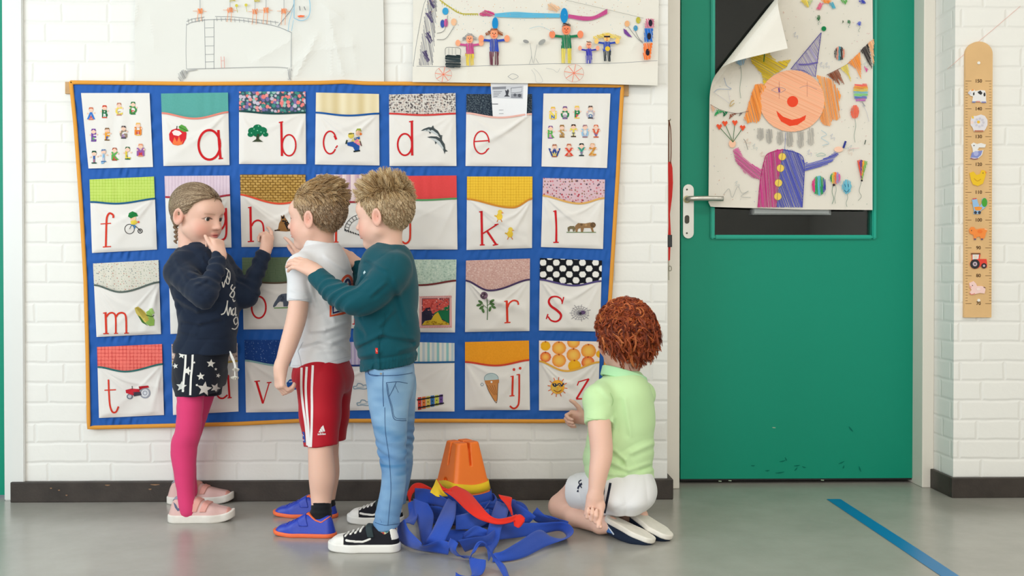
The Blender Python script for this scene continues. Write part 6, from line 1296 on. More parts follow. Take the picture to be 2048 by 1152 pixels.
wcr = creases([(-.0042, 4, [(622, 662), (650, 660), (694, 645)]), (-.0042, 4.5, [(632, 682), (664, 686), (697, 672)]), (-.003, 4, [(604, 690), (632, 682)]), (-.0035, 4, [(620, 562), (632, 612)]), (-.003, 4, [(650, 512), (690, 540)]), (-.003, 5, [(640, 702), (680, 700)]), (-.0025, 3, [(582, 580), (612, 588)]), (-.003, 5, [(645, 600), (668, 640)])])
fd = folds(.0030, 62, [(.5, 0, 1), (-.3, 0, 1), (1, 0, .7)], 21); zs = q3(640, 680, d1)[2]
shw = T.build('shirt', .0034, WS, Wb, disp=lambda p: fd(p)*np.clip(1.25-np.abs(p[:, 2]-zs)/.16, .25, 1)+wcr(p))
nkc = f_cone(q3(641, 440, d1), q3(643, 512, d1), pr(27, d1), pr(31, d1)); cl0, cl1 = q3(641, 484, d1), q3(642, 505, d1)
Cb = Sol().add(lambda p: smax(np.abs(nkc(p)-.005)-.0032, np.abs((p-(cl0+cl1)/2)@nz((.14, .1, 1)))-.0125, .003), (cl0+cl1)/2, .075); Cb.build('collar', .0024, fab('white_rib', (222, 221, 220)), Wb)
A = Art(5); NO_, NB_ = (222, 84, 48), (34, 42, 92)
A.line([(681, 580), (685, 560), (695, 551.5), (702.5, 559), (704.5, 578)], 5, NO_); A.line([(686.5, 582), (690, 566), (695, 559), (699, 565), (700, 582)], 4.4, NB_); A.line([(691, 584), (693, 573), (695.5, 568), (696.6, 576), (696, 586)], 3.6, NO_)
A.line([(700, 580), (690, 600), (672, 618)], 6, NO_); A.line([(661, 608), (661, 632), (684, 627), (700, 622)], 4.6, NO_, False); A.line([(666, 610), (666, 626), (684, 621), (700, 616)], 4, NB_, False); decal(A, 'shirt_number', shw, CLOTH, shw)
A = Art(5); A.line([(596, 702), (601, 720), (603, 734)], .9, (186, 190, 198)); A.line([(606, 684), (600, 695), (596, 702)], .8, (190, 194, 200)); A.line([(578, 597), (598, 599), (618, 598)], .8, (190, 192, 198)); A.line([(585, 731), (640, 728), (699, 713)], .7, (196, 196, 198)); decal(A, 'seam', shw, CLOTH, shw)
REDM = fab('red_polyester', (178, 18, 36), .6)
T = Sol(); T.loft(rowsQ([(690, 600, 690, d1, .09), (722, 592, 696, d1, .102), (755, 587, 703, d1, .118), (785, 602, 696, d1, .09)]), .02, cap=.02)
limb(T, [q3(639, 755, 3.14), q3(641, 830, 3.105), q3(642, 920, 3.08)], [.075, .061, .0470], q3(642, 890, 3.09), (.07, -.03, -1), .0425, depth=.04)
limb(T, [q3(664, 755, 3.255), q3(662, 830, 3.28), q3(659, 905, 3.29)], [.066, .055, .0465], q3(659, 880, 3.29), (.05, 0, -1), .041)
sr = T.build('shorts', .0034, REDM, Wb, disp=folds(.0020, 75, [(1, .2, .25), (1, -.2, -.2)], 31))
A = Art(6); c4 = lambda pts: [(500+x/2.56, 680+y/2.56) for x, y in pts]
for p_ in ([(265, 142), (264, 250), (274, 350), (288, 450), (295, 548)], [(291, 138), (286, 240), (291, 350), (299, 440), (304, 548)], [(322, 130), (317, 250), (318, 350), (316, 450), (312, 548)]): A.line(c4(p_), 4.6, (230, 224, 222))
for p_ in ([(350, 474), (357, 462), (364, 472)], [(356, 460), (364, 450), (374, 470), (366, 472)], [(363, 448), (375, 436), (384, 467), (377, 470)]): A.poly(c4(p_), (236, 230, 228))
A.text('adidas', 500+367/2.56, 680+486/2.56, 4.6, (236, 230, 228), .02, -.05)
A.poly(c4([(256, 470), (280, 470), (286, 524), (262, 524)]), (36, 76, 160)); A.ring(500+269/2.56, 680+490/2.56, 2.8, 1.1, (226, 230, 236), n=5); A.line(c4([(264, 512), (280, 512)]), 2, (200, 210, 226)); decal(A, 'printed_stripes', sr, CLOTH, sr)
SOCKB = fab('black_sock_knit', (24, 26, 30))
for pts_, rd in (([q3(643, 1005, 3.085), q3(642, 1028, 3.08), q3(641, 1052, 3.075)], .0305), ([q3(653, 995, 3.305), q3(652, 1010, 3.305), q3(652, 1022, 3.305)], .0275)):
    k_ = Sol().chain(pts_, [rd, rd, rd]); k_.cut(pts_[0], pts_[0]-pts_[1]); k_.build('sock', .0026, SOCKB, Wb, disp=lambda p: .0009*np.sin(p[:, 2]*420))
BLS = mat('blue_synthetic_leather', (34, 62, 178), .42, .5, bump=.15, scale=220); ORS = mat('orange_rubber', (240, 112, 66), .5, .4)
for he, to, an in ((Z(671, 1073, 0), Z(550, 1068, 0), (q3(641, 1028, 3.075), q3(641, 990, 3.075))), (Z(674, 1034, 0), Z(549, 1030, 0), (q3(652, 1000, 3.305), q3(652, 975, 3.305)))):
    o, so, strip, loc, L = shoe(Wb, he, to, (0, 0, 1), .068, .013, (.060, .066, .062, .070, .052, .036, .030, .02), BLS, ORS, an, .031, rise=.006)
    strip('collar_trim', lambda q: np.abs(q[:, 2]-np.interp(q[:, 0], [0, .08*L, .2*L, .3*L, .42*L], [.054, .062, .046, .052, .068]))-.0022, .0016, ORS)
    strip('strap', lambda q: np.maximum(np.abs(q[:, 0]-.50*L-.3*(q[:, 2]-.05))-.014, .034-q[:, 2]), .0034, BLS)
    for s0 in (.62, .69, .76): strip('lace', lambda q, s0=s0: np.maximum(np.maximum(np.abs(q[:, 0]-s0*L-.3*np.abs(q[:, 1]))-.003, np.abs(q[:, 1])-.018), .03-q[:, 2]), .0026, BLS)
# ------------------------------------------------------------------ boy in the teal sweater
Tb = person('blond boy in a dark teal sweater and light blue jeans', Z(760, 1075, 0)); d2 = 3.06
tc_ = q3(768, 434, d2); tR = frame((-.932, .362, 0), pitch=.10, roll=-.02); ts = .965
S = Sol(); S.add(head_fn(tc_, tR, ts), tc_, .125)
S.cone(q3(777, 452, d2), q3(778, 525, d2), pr(26, d2), pr(29, d2), .02)
S.loft(rowsQ([(505, 752, 800, d2, .05), (535, 732, 815, d2, .09), (600, 726, 820, d2, .10), (700, 730, 820, d2, .10), (780, 738, 818, d2, .10)]), .03)
tn, te, tw = q3(784, 550, 2.97), q3(716, 603, 2.90), q3(633, 548, 2.995)
S.chain([tn, te, tw], [.026, .024, .0175], .015)
hand(S, tw+np.array((0, -.006, .006)), (-.80, .28, .42), (.12, -.62, .78), True, ((.25, .35, .25), (.28, .38, .3), (.32, .4, .3), (.4, .45, .35)), 1.0, (.7, .3, .2), .03, .0175)
tn2, te2, tw2 = q3(745, 540, 3.18), q3(737, 592, 3.25), q3(719, 532, 3.285)
S.cone(q3(772, 545, 3.10), tn2, .028, .028, .015).chain([tn2, te2, tw2], [.028, .026, .0175], .015)
hand(S, tw2, (-.62, .03, .68), (.45, -.3, .85), False, ((.2, .4, .3), (.25, .4, .3), (.3, .4, .3), (.35, .4, .3)), .98, (.6, .3, .25), .03, .0175)
S.chain([q3(778, 770, 3.02), q3(782, 890, 2.97), q3(783, 960, 2.94), q3(772, 1050, 2.915), q3(770, 1080, 2.90)], [.05, .029, .026, .022, .022], .012)
S.chain([q3(790, 770, 3.14), q3(794, 890, 3.19), q3(796, 940, 3.20), q3(784, 1010, 3.225), q3(780, 1035, 3.22)], [.05, .028, .026, .022, .022], .012)
S.build('body', .003, SKIN, Tb, lambda v: skin_cols(v, tc_, tR, ts, (168, 138, 100), hairf=boy_shade), main=True)
eyes(Tb, tc_, tR, ts)
rp, rn = scalp(8000, boy_mask, 21)
def tdir(p, n, t, r):
    top = np.clip((p[:, 2]-.05)/.04, 0, 1)[:, None]; fr_ = np.clip((p[:, :1]+.02)/.06, 0, 1)
    return top*(n*(1.0-.3*t)+np.array((.75, 0, .35))*(.25+.7*fr_)*(.4+t))+(1-top)*(n*.2+np.array((-.25, 0, -.95)))+.20*r.randn(*p.shape)
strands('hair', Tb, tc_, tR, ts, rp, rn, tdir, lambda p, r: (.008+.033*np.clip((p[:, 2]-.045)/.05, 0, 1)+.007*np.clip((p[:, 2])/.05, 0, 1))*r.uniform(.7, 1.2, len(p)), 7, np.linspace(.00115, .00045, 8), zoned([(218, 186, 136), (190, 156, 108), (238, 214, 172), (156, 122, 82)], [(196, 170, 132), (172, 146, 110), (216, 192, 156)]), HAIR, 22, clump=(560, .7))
TEAL = fab('teal_sweat_fabric', (6, 76, 88))
T = Sol(); T.loft(rowsQ([(488, 752, 806, d2, .05), (502, 735, 818, d2, .088), (525, 722, 826, d2, .112), (560, 714, 832, d2, .122), (620, 712, 834, d2, .122), (663, 712, 837, d2, .122), (700, 716, 836, d2, .124), (722, 722, 831, d2, .118), (748, 726, 828, d2, .114)]), .02)
limb(T, [q3(784, 538, 2.97), q3(772, 562, 2.93), q3(728, 600, 2.90), q3(700, 599, 2.905), q3(660, 575, 2.955), q3(628, 546, 3.0)], [.056, .050, .0395, .036, .031, .0250], q3(631, 547, 2.997), tw-te, .0205)
limb(T, [q3(748, 540, 3.16), q3(737, 588, 3.24), q3(728, 570, 3.262), q3(718, 526, 3.288)], [.05, .040, .034, .0250], q3(719, 530, 3.286), tw2-te2, .0205)
T.sub(f_cone(q3(777, 440, d2), q3(780, 515, d2), pr(26, d2), pr(31, d2)), .004)
ha, hb = q3(724, 741, 3.0), q3(830, 722, d2); nn_ = np.cross(hb-ha, (0, -1, -.02)); nn_ = nn_ if nn_[2] < 0 else -nn_; T.cut((ha+hb)/2, nn_)
ta = nz(tw-te); ta2 = nz(tw2-q3(737, 590, 3.245))
td = folds(.0034, 55, [(.4, 0, 1), (-.6, 0, 1), (1, 0, .2)], 41); zr = q3(775, 722, d2)[2]
tcr = creases([(-.005, 5, [(716, 690), (764, 668), (826, 678)]), (-.0042, 5, [(760, 650), (784, 622)]), (-.004, 4.5, [(717, 636), (734, 668)]), (-.004, 6, [(790, 560), (812, 640)]), (-.004, 5, [(800, 700), (832, 690)]), (-.004, 5, [(722, 712), (760, 704)]), (-.0045, 4, [(742, 590), (770, 566)]), (-.004, 4, [(735, 520), (770, 540)]), (-.0035, 5, [(752, 690), (758, 735)])])
def tdisp(p):
    t = (p-te)@ta; rr = np.linalg.norm(p-te-t[:, None]*ta, axis=1); s1 = (rr < .075)*(p[:, 1] < tn[1]+.06)*np.clip((t+.03)/.03, 0, 1)*np.clip((.145-t)/.03, 0, 1)
    o = tcr(p)*(1-s1)+td(p)*(1-.4*s1)-.0042*s1*np.clip(np.sin(t*165+4*vnoise(p, 14, 5)+2*p[:, 2]*30), -.4, 1)*(.4+.6*np.clip(.5+vnoise(p, 11, 3), 0, 1))
    u = (p-(ha+hb)/2)@nz(nn_); return o+.0035*np.exp(-((u+.032)/.005)**2)*(np.abs(p[:, 2]-zr) < .08)-.0012*np.sin(p[:, 0]*520+p[:, 1]*520)*(u > -.03)*(np.abs(p[:, 2]-zr) < .06)
tsw = T.build('sweater', .0034, TEAL, Tb, disp=tdisp)
tk = f_cone(q3(777, 440, d2), q3(780, 515, d2), pr(26, d2), pr(31, d2)); Tc2 = Sol().add(lambda p: smax(np.abs(tk(p)-.003)-.0032, np.abs((p-q3(777, 501, d2))@nz((.10, .1, 1)))-.008, .003), q3(777, 501, d2), .075); Tc2.build('collar', .0024, fab('teal_rib', (6, 70, 82)), Tb)
A = Art(4); A.poly([(751, 696), (755.5, 696), (756, 707), (751.5, 707)], (206, 52, 42)); A.line([(752, 699), (754.6, 704)], .9, (240, 180, 170)); A.line([(757, 670), (759, 700), (760, 738)], .9, (4, 62, 72)); A.line([(759, 690), (770, 640), (768, 625)], .7, (4, 66, 76)); A.poly([(727, 545), (730, 541), (732, 545), (728, 549)], (190, 214, 216)); decal(A, 'woven_label', tsw, CLOTH, tsw)
# jeans
JM = mat('washed_denim', attr=True, rough=.85, spec=.15, bump=.3, scale=520, sheen=.1)
T = Sol(); T.loft(rowsQ([(712, 731, 826, d2, .105), (742, 731, 828, d2, .115), (770, 734, 828, d2, .12), (800, 740, 822, d2, .11)]), .02)
T.chain([q3(778, 760, 3.02), q3(778, 800, 3.0), q3(783, 891, 2.965), q3(788, 940, 2.945), q3(786, 975, 2.935), q3(776, 1030, 2.92), q3(772, 1060, 2.91)], [.065, .0595, .0425, .0345, .034, .035, .0355], .015)
T.chain([q3(790, 760, 3.13), q3(792, 800, 3.15), q3(797, 891, 3.19), q3(801, 930, 3.20), q3(792, 985, 3.215), q3(785, 1022, 3.22)], [.064, .060, .045, .037, .035, .036], .012)
T.cut(q3(772, 1056, 2.91), (0.05, 0, -1)).sub(f_cone(q3(772, 1066, 2.91), q3(773, 1046, 2.914), .029, .029), .002)
def jdisp(p):
    z = p[:, 2]; f = np.clip((.40-z)/.06, 0, 1); kn = np.exp(-((z-.27)/.05)**2); an = np.clip((.12-z)/.06, 0, 1)
    return .0028*np.sin(z*210+5*vnoise(p, 12, 2)+p[:, 0]*40)*(kn*.9+an)*np.clip(.6+vnoise(p, 10, 8), 0, 1)+.0018*vnoise(p, 22, 4)
def jcol(v):
    z = v[:, 2]; n = .5+.5*vnoise(v, 16, 3); m = .5+.5*vnoise(v*np.array((1, 1, 2.4)), 30, 6); c = lin((84, 126, 172))*(1-.0)+0*v; lt = np.clip(.55*n+.35*m-.15+.25*np.exp(-((z-.42)/.10)**2), 0, 1)[:, None]
    dk = np.clip(vnoise(v*np.array((.6, .6, 3.2)), 26, 9)-.15, 0, 1)[:, None]*(np.abs(z-.27) < .09)[:, None]; return np.clip(c*(1-lt)+lin((150, 186, 214))*lt-dk*.10, 0.02, 1)  # dk paints the dark of the knee wrinkles into the denim colour
jn = T.build('jeans', .0032, JM, Tb, jcol, jdisp)
A = Art(5); NV = (40, 66, 108)
for p_, w_ in (([(682, 166), (680, 240), (684, 340)], 1.0), ([(698, 218), (706, 280), (722, 340), (736, 402), (770, 412), (800, 412)], 1.0), ([(704, 224), (712, 284), (728, 340), (742, 396), (798, 404)], .7), ([(698, 218), (760, 214), (806, 222)], 1.0), ([(748, 216), (732, 252), (712, 290)], 1.0), ([(742, 232), (760, 270)], .6), ([(604, 172), (640, 180), (680, 182), (760, 180), (830, 168)], 1.0), ([(606, 162), (614, 178), (640, 184), (668, 182)], .9), ([(690, 345), (694, 470), (712, 600), (722, 760), (714, 860), (706, 950)], .8), ([(640, 935), (690, 948), (760, 940)], .8)): A.line(c4(p_), w_, NV)
A.disc(500+671/2.56, 680+173/2.56, 2, (150, 140, 124)); decal(A, 'stitching', jn, CLOTH, jn)
SKM = mat('patterned_sock', attr=True, rough=.9, spec=.1)
k_ = Sol().chain([q3(772, 1046, 2.91), q3(771, 1064, 2.905), q3(770, 1080, 2.90)], [.0285, .028, .028]); k_.build('sock', .0022, SKM, Tb, lambda v: lin(np.array([(206, 120, 60), (60, 130, 150), (200, 190, 150), (180, 60, 60), (50, 90, 80)], float)[np.clip(((vnoise(v, 110, 5)+1)*2.5).astype(int), 0, 4)]))
BLK = mat('black_canvas', (30, 30, 36), .85, .2, bump=.2, scale=600); WRB = mat('white_rubber', (234, 232, 226), .5, .4); WL = mat('white_leather', (230, 228, 222), .5, .4); VEL = mat('dark_green_strap', (36, 52, 56), .8)
for he, to, an in ((Z(799, 1101, 0), Z(659, 1099, 0), (q3(771, 1055, 2.905), q3(771, 1020, 2.905))), (Z(806, 1047, 0), Z(697, 1043, 0), (q3(784, 1008, 3.22), q3(785, 985, 3.22)))):
    o, so, strip, loc, L = shoe(Tb, he, to, (0, 0, 1), .072, .024, (.058, .072, .070, .072, .056, .044, .040, .03), BLK, WRB, an, .029, rise=.004, toe_w=1.12)
    strip('toe_cap', lambda q: np.maximum(.80*L-.25*np.abs(q[:, 1])-q[:, 0], -q[:, 2]), .0016, WRB); strip('heel_patch', lambda q: np.maximum(q[:, 0]-.10*L-.25*(q[:, 2]-.04), .036-q[:, 2]), .0016, WL)
    strip('side_stripe', lambda q: np.abs(q[:, 2]-.030-(.42-q[:, 0]/L)*-.02-.45*np.clip(.50*L-q[:, 0], 0, 1))*1.0-.0035+np.clip(np.abs(q[:, 0]-.56*L)-.17*L, 0, 1), .0016, WL)
    strip('strap', lambda q: np.maximum(np.abs(q[:, 0]-.405*L-.3*(q[:, 2]-.06))-.0095, .044-q[:, 2]), .0042, VEL)
    for s0 in (.52, .59, .66, .73): strip('lace', lambda q, s0=s0: np.maximum(np.maximum(np.abs(q[:, 0]-s0*L-.15*np.abs(q[:, 1]))-.0036, np.abs(q[:, 1])-.024), .036-q[:, 2]), .0036, WL)
# ------------------------------------------------------------------ kneeling redhead
R_ = person('kneeling boy with red curls, pale green polo shirt and white shorts', Z(1230, 1050, 0)); d3 = 3.15
rc = q3(1246, 668, d3); rR = frame((-.66, .75, 0), pitch=.12, roll=0.02); rsc = .98
S = Sol(); S.add(head_fn(rc, rR, rsc), rc, .125)
S.cone(q3(1252, 690, d3), q3(1248, 765, d3), pr(27, d3), pr(29, d3), .02)
S.loft(rowsQ([(755, 1222, 1272, d3, .05), (785, 1202, 1290, d3, .09), (860, 1192, 1292, d3, .092), (940, 1184, 1288, d3, .092), (1000, 1192, 1292, d3-.02, .092)]), .03)
el_, wl_ = q3(1203, 905, 3.0), q3(1190, 996, 2.975)
S.chain([q3(1198, 797, 3.06), q3(1199, 850, 3.02), el_, q3(1197, 945, 2.985), wl_], [.036, .034, .032, .027, .0195], .015)
hand(S, wl_, (-.10, 0, -1), (.05, .98, .1), True, ((.8, .6, .4), (1.3, 1.45, .9), (1.4, 1.45, .9), (1.45, 1.45, .9)), 1.0, (.75, -.05, .55), .03, .0185)
rs2, re2, rw2 = q3(1284, 800, 3.27), q3(1235, 852, 3.40), q3(1172, 836, 3.455)
S.cone(q3(1245, 800, 3.18), rs2, .034, .036, .015).chain([rs2, re2, rw2], [.036, .029, .0185], .015)
hand(S, rw2, (-.95, .16, .08), (-.05, .8, .45), False, ((.9, 1.2, .7), (1.0, 1.2, .7), (1.1, 1.2, .7), (1.2, 1.2, .7)), .95, (.42, .95, -.1), .02, .018)
kn1, an1 = q3(1122, 1013, 3.25), q3(1200, 1050, 3.07)
S.chain([q3(1225, 985, 3.10), q3(1160, 982, 3.20), kn1], [.06, .046, .040], .015).chain([kn1, q3(1150, 1032, 3.18), an1, q3(1222, 1050, 3.04)], [.037, .033, .025, .026], .014)
kn2, an2 = q3(1178, 1000, 3.345), q3(1258, 1030, 3.16)
S.chain([q3(1262, 985, 3.18), kn2], [.06, .038], .015).chain([kn2, an2, q3(1280, 1032, 3.12)], [.036, .025, .026], .014)
rmask = lambda p: (p[:, 2] > np.interp(p[:, 0], [-.11, -.05, -.02, .0, .02, .05, .09], [-.06, -.06, -.04, -.01, .0, .05, .068]))
S.build('body', .003, SKIN, R_, lambda v: skin_cols(v, rc, rR, rsc, (120, 52, 24), hairf=lambda q: (rmask(q)*(np.abs(q[:, 1]) < .0745)).astype(float)), main=True)
eyes(R_, rc, rR, rsc)
RPAL = [(172, 78, 32), (144, 60, 25), (192, 96, 44), (116, 46, 20), (210, 120, 60)]
rp, rn = scalp(1150, rmask, 33)
# loose curls: every root carries a lock of six strands twisting round a drooping axis
def curls(n0, seed):
    r = np.random.RandomState(seed); K = 22; t = np.linspace(0, 1, K); pts = []; cols = []
    for p, n in zip(rp, rn):
        top = np.clip((p[2]-.02)/.08, 0, 1); L = r.uniform(.045, .07)*(.75+.35*(1-top)) ; g = np.array((-.15, 0, -1.))*(.55+.5*(1-top)); out = nz(n*(1.0-.15*top)+.35*r.randn(3))
        a = p[None]+out*(L*.62*(t-.42*t*t))[:, None]+g*(L*.62*t*t)[:, None]; q = (a-np.array((-.012, 0, .028)))/np.array((.0895, .0735, .0795)); k0 = np.linalg.norm(q, axis=1); m = k0 < 1.04; a[m] = np.array((-.012, 0, .028))+(a[m]-np.array((-.012, 0, .028)))*(1.04/k0[m])[:, None]
        R0 = r.uniform(.006, .0125); turns = r.uniform(.9, 1.7)*(1 if r.rand() < .5 else -1); ph0 = r.uniform(0, 6.28); u = nz(np.cross(out, r.randn(3))); v = np.cross(out, u); base = np.array(RPAL[r.choice(5, p=[.34, .26, .2, .12, .08])], float)
        for k in range(n0):
            ph = ph0+turns*6.28*t+r.uniform(-.3, .3); rr = (R0+r.uniform(-.0013, .0013))*np.clip(t*4, 0, 1); pts.append(a+rr[:, None]*(np.cos(ph)[:, None]*u+np.sin(ph)[:, None]*v)+r.randn(3)*.0012); cols.append(lin(np.clip(base+r.randn()*16, 0, 255)))
    P_ = np.array(pts); return (P_.reshape(-1, 3)*rsc@rR.T+rc).reshape(P_.shape), np.array(cols)
P_, C_c = curls(8, 5); tubes('hair', P_, np.concatenate([np.full(16, .00085), np.linspace(.0008, .0004, 6)]), C_c, HAIR, R_)
POLO = fab('pale_green_pique', (200, 232, 174)); POLC = fab('light_tinted_rib', (182, 230, 178))  # collar greener than the polo: tint of the light put into its colour
T = Sol(); T.loft(rowsQ([(738, 1226, 1276, d3, .05), (755, 1206, 1290, d3, .09), (775, 1192, 1300, d3, .11), (800, 1184, 1306, d3, .116), (840, 1178, 1309, d3, .114), (890, 1173, 1305, d3, .110), (930, 1168, 1303, d3, .112), (955, 1172, 1305, d3-.01, .118), (985, 1178, 1306, d3-.02, .12)]), .02)
limb(T, [q3(1210, 784, 3.10), q3(1198, 800, 3.055), q3(1196, 870, 3.012)], [.043, .047, .0405], q3(1197, 846, 3.022), q3(1199, 870, 3.01)-q3(1198, 800, 3.055), .038).chain([q3(1284, 790, 3.25), q3(1255, 838, 3.36)], [.045, .04], .018)
T.sub(f_cone(q3(1252, 680, d3), q3(1247, 772, d3), pr(28, d3), pr(33, d3)), .004)
T.cut(q3(1235, 966, 3.10), nz((.10, .04, -1)))
pcr = creases([(-.005, 4.5, [(1221, 925), (1258, 941), (1300, 927)]), (-.0045, 4.5, [(1214, 948), (1248, 950), (1302, 941)]), (-.0045, 4, [(1230, 902), (1250, 920), (1256, 932)]), (-.0045, 5, [(1228, 836), (1220, 925)]), (-.004, 5, [(1262, 906), (1304, 888)]), (-.003, 5, [(1250, 800), (1262, 870)]), (-.003, 5, [(1200, 775), (1222, 800)])])
pd_ = folds(.0030, 75, [(-.5, .1, 1), (.25, 0, 1), (.9, 0, .5)], 51); pz = q3(1240, 915, d3)[2]
pol = T.build('polo_shirt', .0034, POLO, R_, disp=lambda p: pd_(p)*np.clip(1.3-np.abs(p[:, 2]-pz)/.11, .2, 1)+pcr(p))
rk = f_cone(q3(1250, 690, d3), q3(1246, 770, d3), pr(28, d3), pr(44, d3)); ctr = q3(1246, 752, d3); cn = nz((.30, .16, 1))
Cb = Sol().add(lambda p: smax(np.abs(rk(p)-.006)-.0038, np.abs((p-ctr)@cn)-.0155, .003), ctr, .085); Cb.build('collar', .0024, POLC, R_)
for sp_ in ([(1174, 836), (1196, 840), (1222, 844)], [(1223, 812), (1226, 800), (1220, 786)]): decal(Art(5).line(sp_, .8, (168, 208, 142)), 'seam', pol, CLOTH, pol)
WSH = fab('white_sports_fabric', (226, 226, 226), .7)
T = Sol(); T.loft(rowsQ([(940, 1182, 1302, d3, .11), (972, 1174, 1308, 3.12, .125), (995, 1184, 1304, 3.10, .12), (1018, 1208, 1286, 3.09, .09)]), .025)
T.ell(q3(1256, 984, 3.08), (.082, .066, .058), None, .03)
hx = q3(1150, 990, 3.21)-q3(1218, 985, 3.10)
limb(T, [q3(1218, 985, 3.10), q3(1140, 983, 3.225)], [.072, .0535], q3(1156, 985, 3.20), hx, .0485, depth=.025)
limb(T, [q3(1262, 985, 3.18), q3(1180, 990, 3.34)], [.066, .05], q3(1200, 988, 3.30), hx, .045, depth=.02)
shr = T.build('shorts', .0034, WSH, R_, disp=folds(.0020, 80, [(1, .3, .1), (1, -.5, .3), (.6, .1, -.8)], 61))
A = Art(5); A.line([(1208.5, 968), (1207, 985), (1205, 996)], 4.4, (26, 30, 46)); A.line([(1221, 966), (1216, 992), (1209, 1026)], 5, (26, 30, 46))
for p_, w_ in (([(1163, 960), (1158, 964), (1160, 969), (1164, 966)], 2.2), ([(1164, 968), (1158, 973), (1156, 978)], 3.4), ([(1161, 972), (1164, 976)], 2), ([(1157, 980), (1155, 983), (1158, 983)], 2)): A.line(p_, w_, (34, 40, 62))
decal(A, 'printed_stripes', shr, CLOTH, shr)
NVS = mat('navy_canvas', (30, 42, 62), .8, .25, bump=.15, scale=400); SOLW = mat('off_white_rubber', (230, 225, 214), .55, .35, var=.04, varscale=60)
for k, (he, to, upv, an) in enumerate(((q3(1216, 1030, 3.05), q3(1308, 1077, 2.955), (-.30, .10, -.95), (an1, q3(1180, 1042, 3.12))), (q3(1268, 1020, 3.12), q3(1340, 1070, 2.99), (-.22, .05, -.97), (an2, q3(1240, 1020, 3.2))))):
    o, so, strip, loc, L = shoe(R_, he, to, upv, .070, .016, (.044, .052, .052, .050, .046, .040, .034, .028), NVS, SOLW, None, .03)
    if k == 0:
        A = Art(4); A.poly([(1199, 1047), (1206, 1042), (1220, 1056), (1228, 1068), (1214, 1064), (1203, 1058)], (70, 110, 170)); A.line([(1208, 1044), (1220, 1058), (1228, 1069)], 2.4, (206, 214, 222)); decal(A, 'side_mark', o, INK, o)
    # fine tread lines across the sole
    for s0 in np.arange(.12, .95, .045): pass
# ================================================================== orange block and the heap of straps
ob = empty('toy_bucket', Z(930, 1030, 0)); tag(ob, 'orange plastic bucket upside down, with slots in its top, amid blue straps', 'bucket')
OM = mat('orange_plastic', (254, 128, 44), .42, .45)
bc = Z(925, 1030, 0); bcd = 3.34
def sqpyr(z0, z1, h0, h1, rot, rad):
    c, s = math.cos(rot), math.sin(rot)
    def f(p):
        q = p-bc; x = q[:, 0]*c+q[:, 1]*s; y = -q[:, 0]*s+q[:, 1]*c; t = np.clip((q[:, 2]-z0)/(z1-z0), 0, 1); hh = h0+(h1-h0)*t-rad
        dx, dy = np.abs(x)-hh, np.abs(y)-hh; d = np.hypot(np.maximum(dx, 0), np.maximum(dy, 0))+np.minimum(np.maximum(dx, dy), 0)-rad
        return smax(d, np.maximum(q[:, 2]-z1, z0-q[:, 2]), .006), x, y, q[:, 2]
    return f
H_ = (CH-(880-555)/F*3.34); pyr = sqpyr(.0, H_, .086, .042, .55, .014)
S = Sol().add(lambda p: pyr(p)[0], bc+np.array((0, 0, H_/2)), .2)
def slots(p):
    d, x, y, z = pyr(p); g = 9.
    g = np.minimum(np.maximum(np.abs(x)-.004, np.maximum(H_-.075-z, -(d+.014))), np.maximum(np.abs(y)-.004, np.maximum(H_-.075-z, -(d+.014)))); return np.minimum(g, np.maximum(np.maximum(np.abs(x)-.0045, -9), np.maximum(H_-.022-z, np.abs(y)-.05)))
S.sub(slots, .002).sub(lambda p: np.maximum(np.minimum(np.maximum(np.abs(pyr(p)[1])-.004, np.abs(pyr(p)[2])-.1), np.maximum(np.abs(pyr(p)[2])-.004, np.abs(pyr(p)[1])-.1)), H_-.012-p[:, 2]), .002)
hole = q3(890, 963, 3.28); S.sub(f_ell(hole, (.0085, .03, .0125)), .002)
S.build('block', .0028, OM, ob)
def slab(name, pts, m, parent, th=.0016, n=10, lip=None):
    # a webbing strap: pts are pairs of edge points
    a = spline([p[0] for p in pts], n); b = spline([p[1] for p in pts], n); W_ = 7; V = []
    t = np.gradient((a+b)/2, axis=0); nr = np.cross(t, b-a); nr /= np.linalg.norm(nr, axis=1)[:, None]+1e-9
    for sd in (1, -1):
        for i in range(W_): u = i/(W_-1); V.append(a*(1-u)+b*u+nr*th/2*sd*(1-.3*(abs(u-.5)*2)**4)+nr*.0012*np.sin(u*9+np.linspace(0, 9, len(a)))[:, None])
    V = np.stack(V, 1); K = V.shape[1]; N_ = len(a); Vf = V.reshape(-1, 3); Fc = []
    ring_ = list(range(W_))+list(range(2*W_-1, W_-1, -1))
    for i in range(N_-1):
        for j in range(K): p_, q_ = ring_[j], ring_[(j+1) % K]; Fc.append([i*K+p_, i*K+q_, (i+1)*K+q_, (i+1)*K+p_])
    o = mesh(name, Vf, np.array(Fc), m, parent, True); return o
BW_ = mat('blue_webbing', (40, 76, 172), .8, .25, bump=.25, scale=420, sheen=.15); RW_ = mat('red_webbing', (226, 44, 28), .7, .25, bump=.2, scale=420, sheen=.1); YW_ = mat('yellow_webbing', (240, 200, 40), .7, .25, bump=.2, scale=420, sheen=.1)
c7 = lambda x, y: (770+x/3.815, 850+y/3.815)
def zz(x, y, z): px, py = c7(x, y); return Z(px, py, z)
def ribbon(*pts): return [(zz(*a), zz(*b)) for a, b in pts]
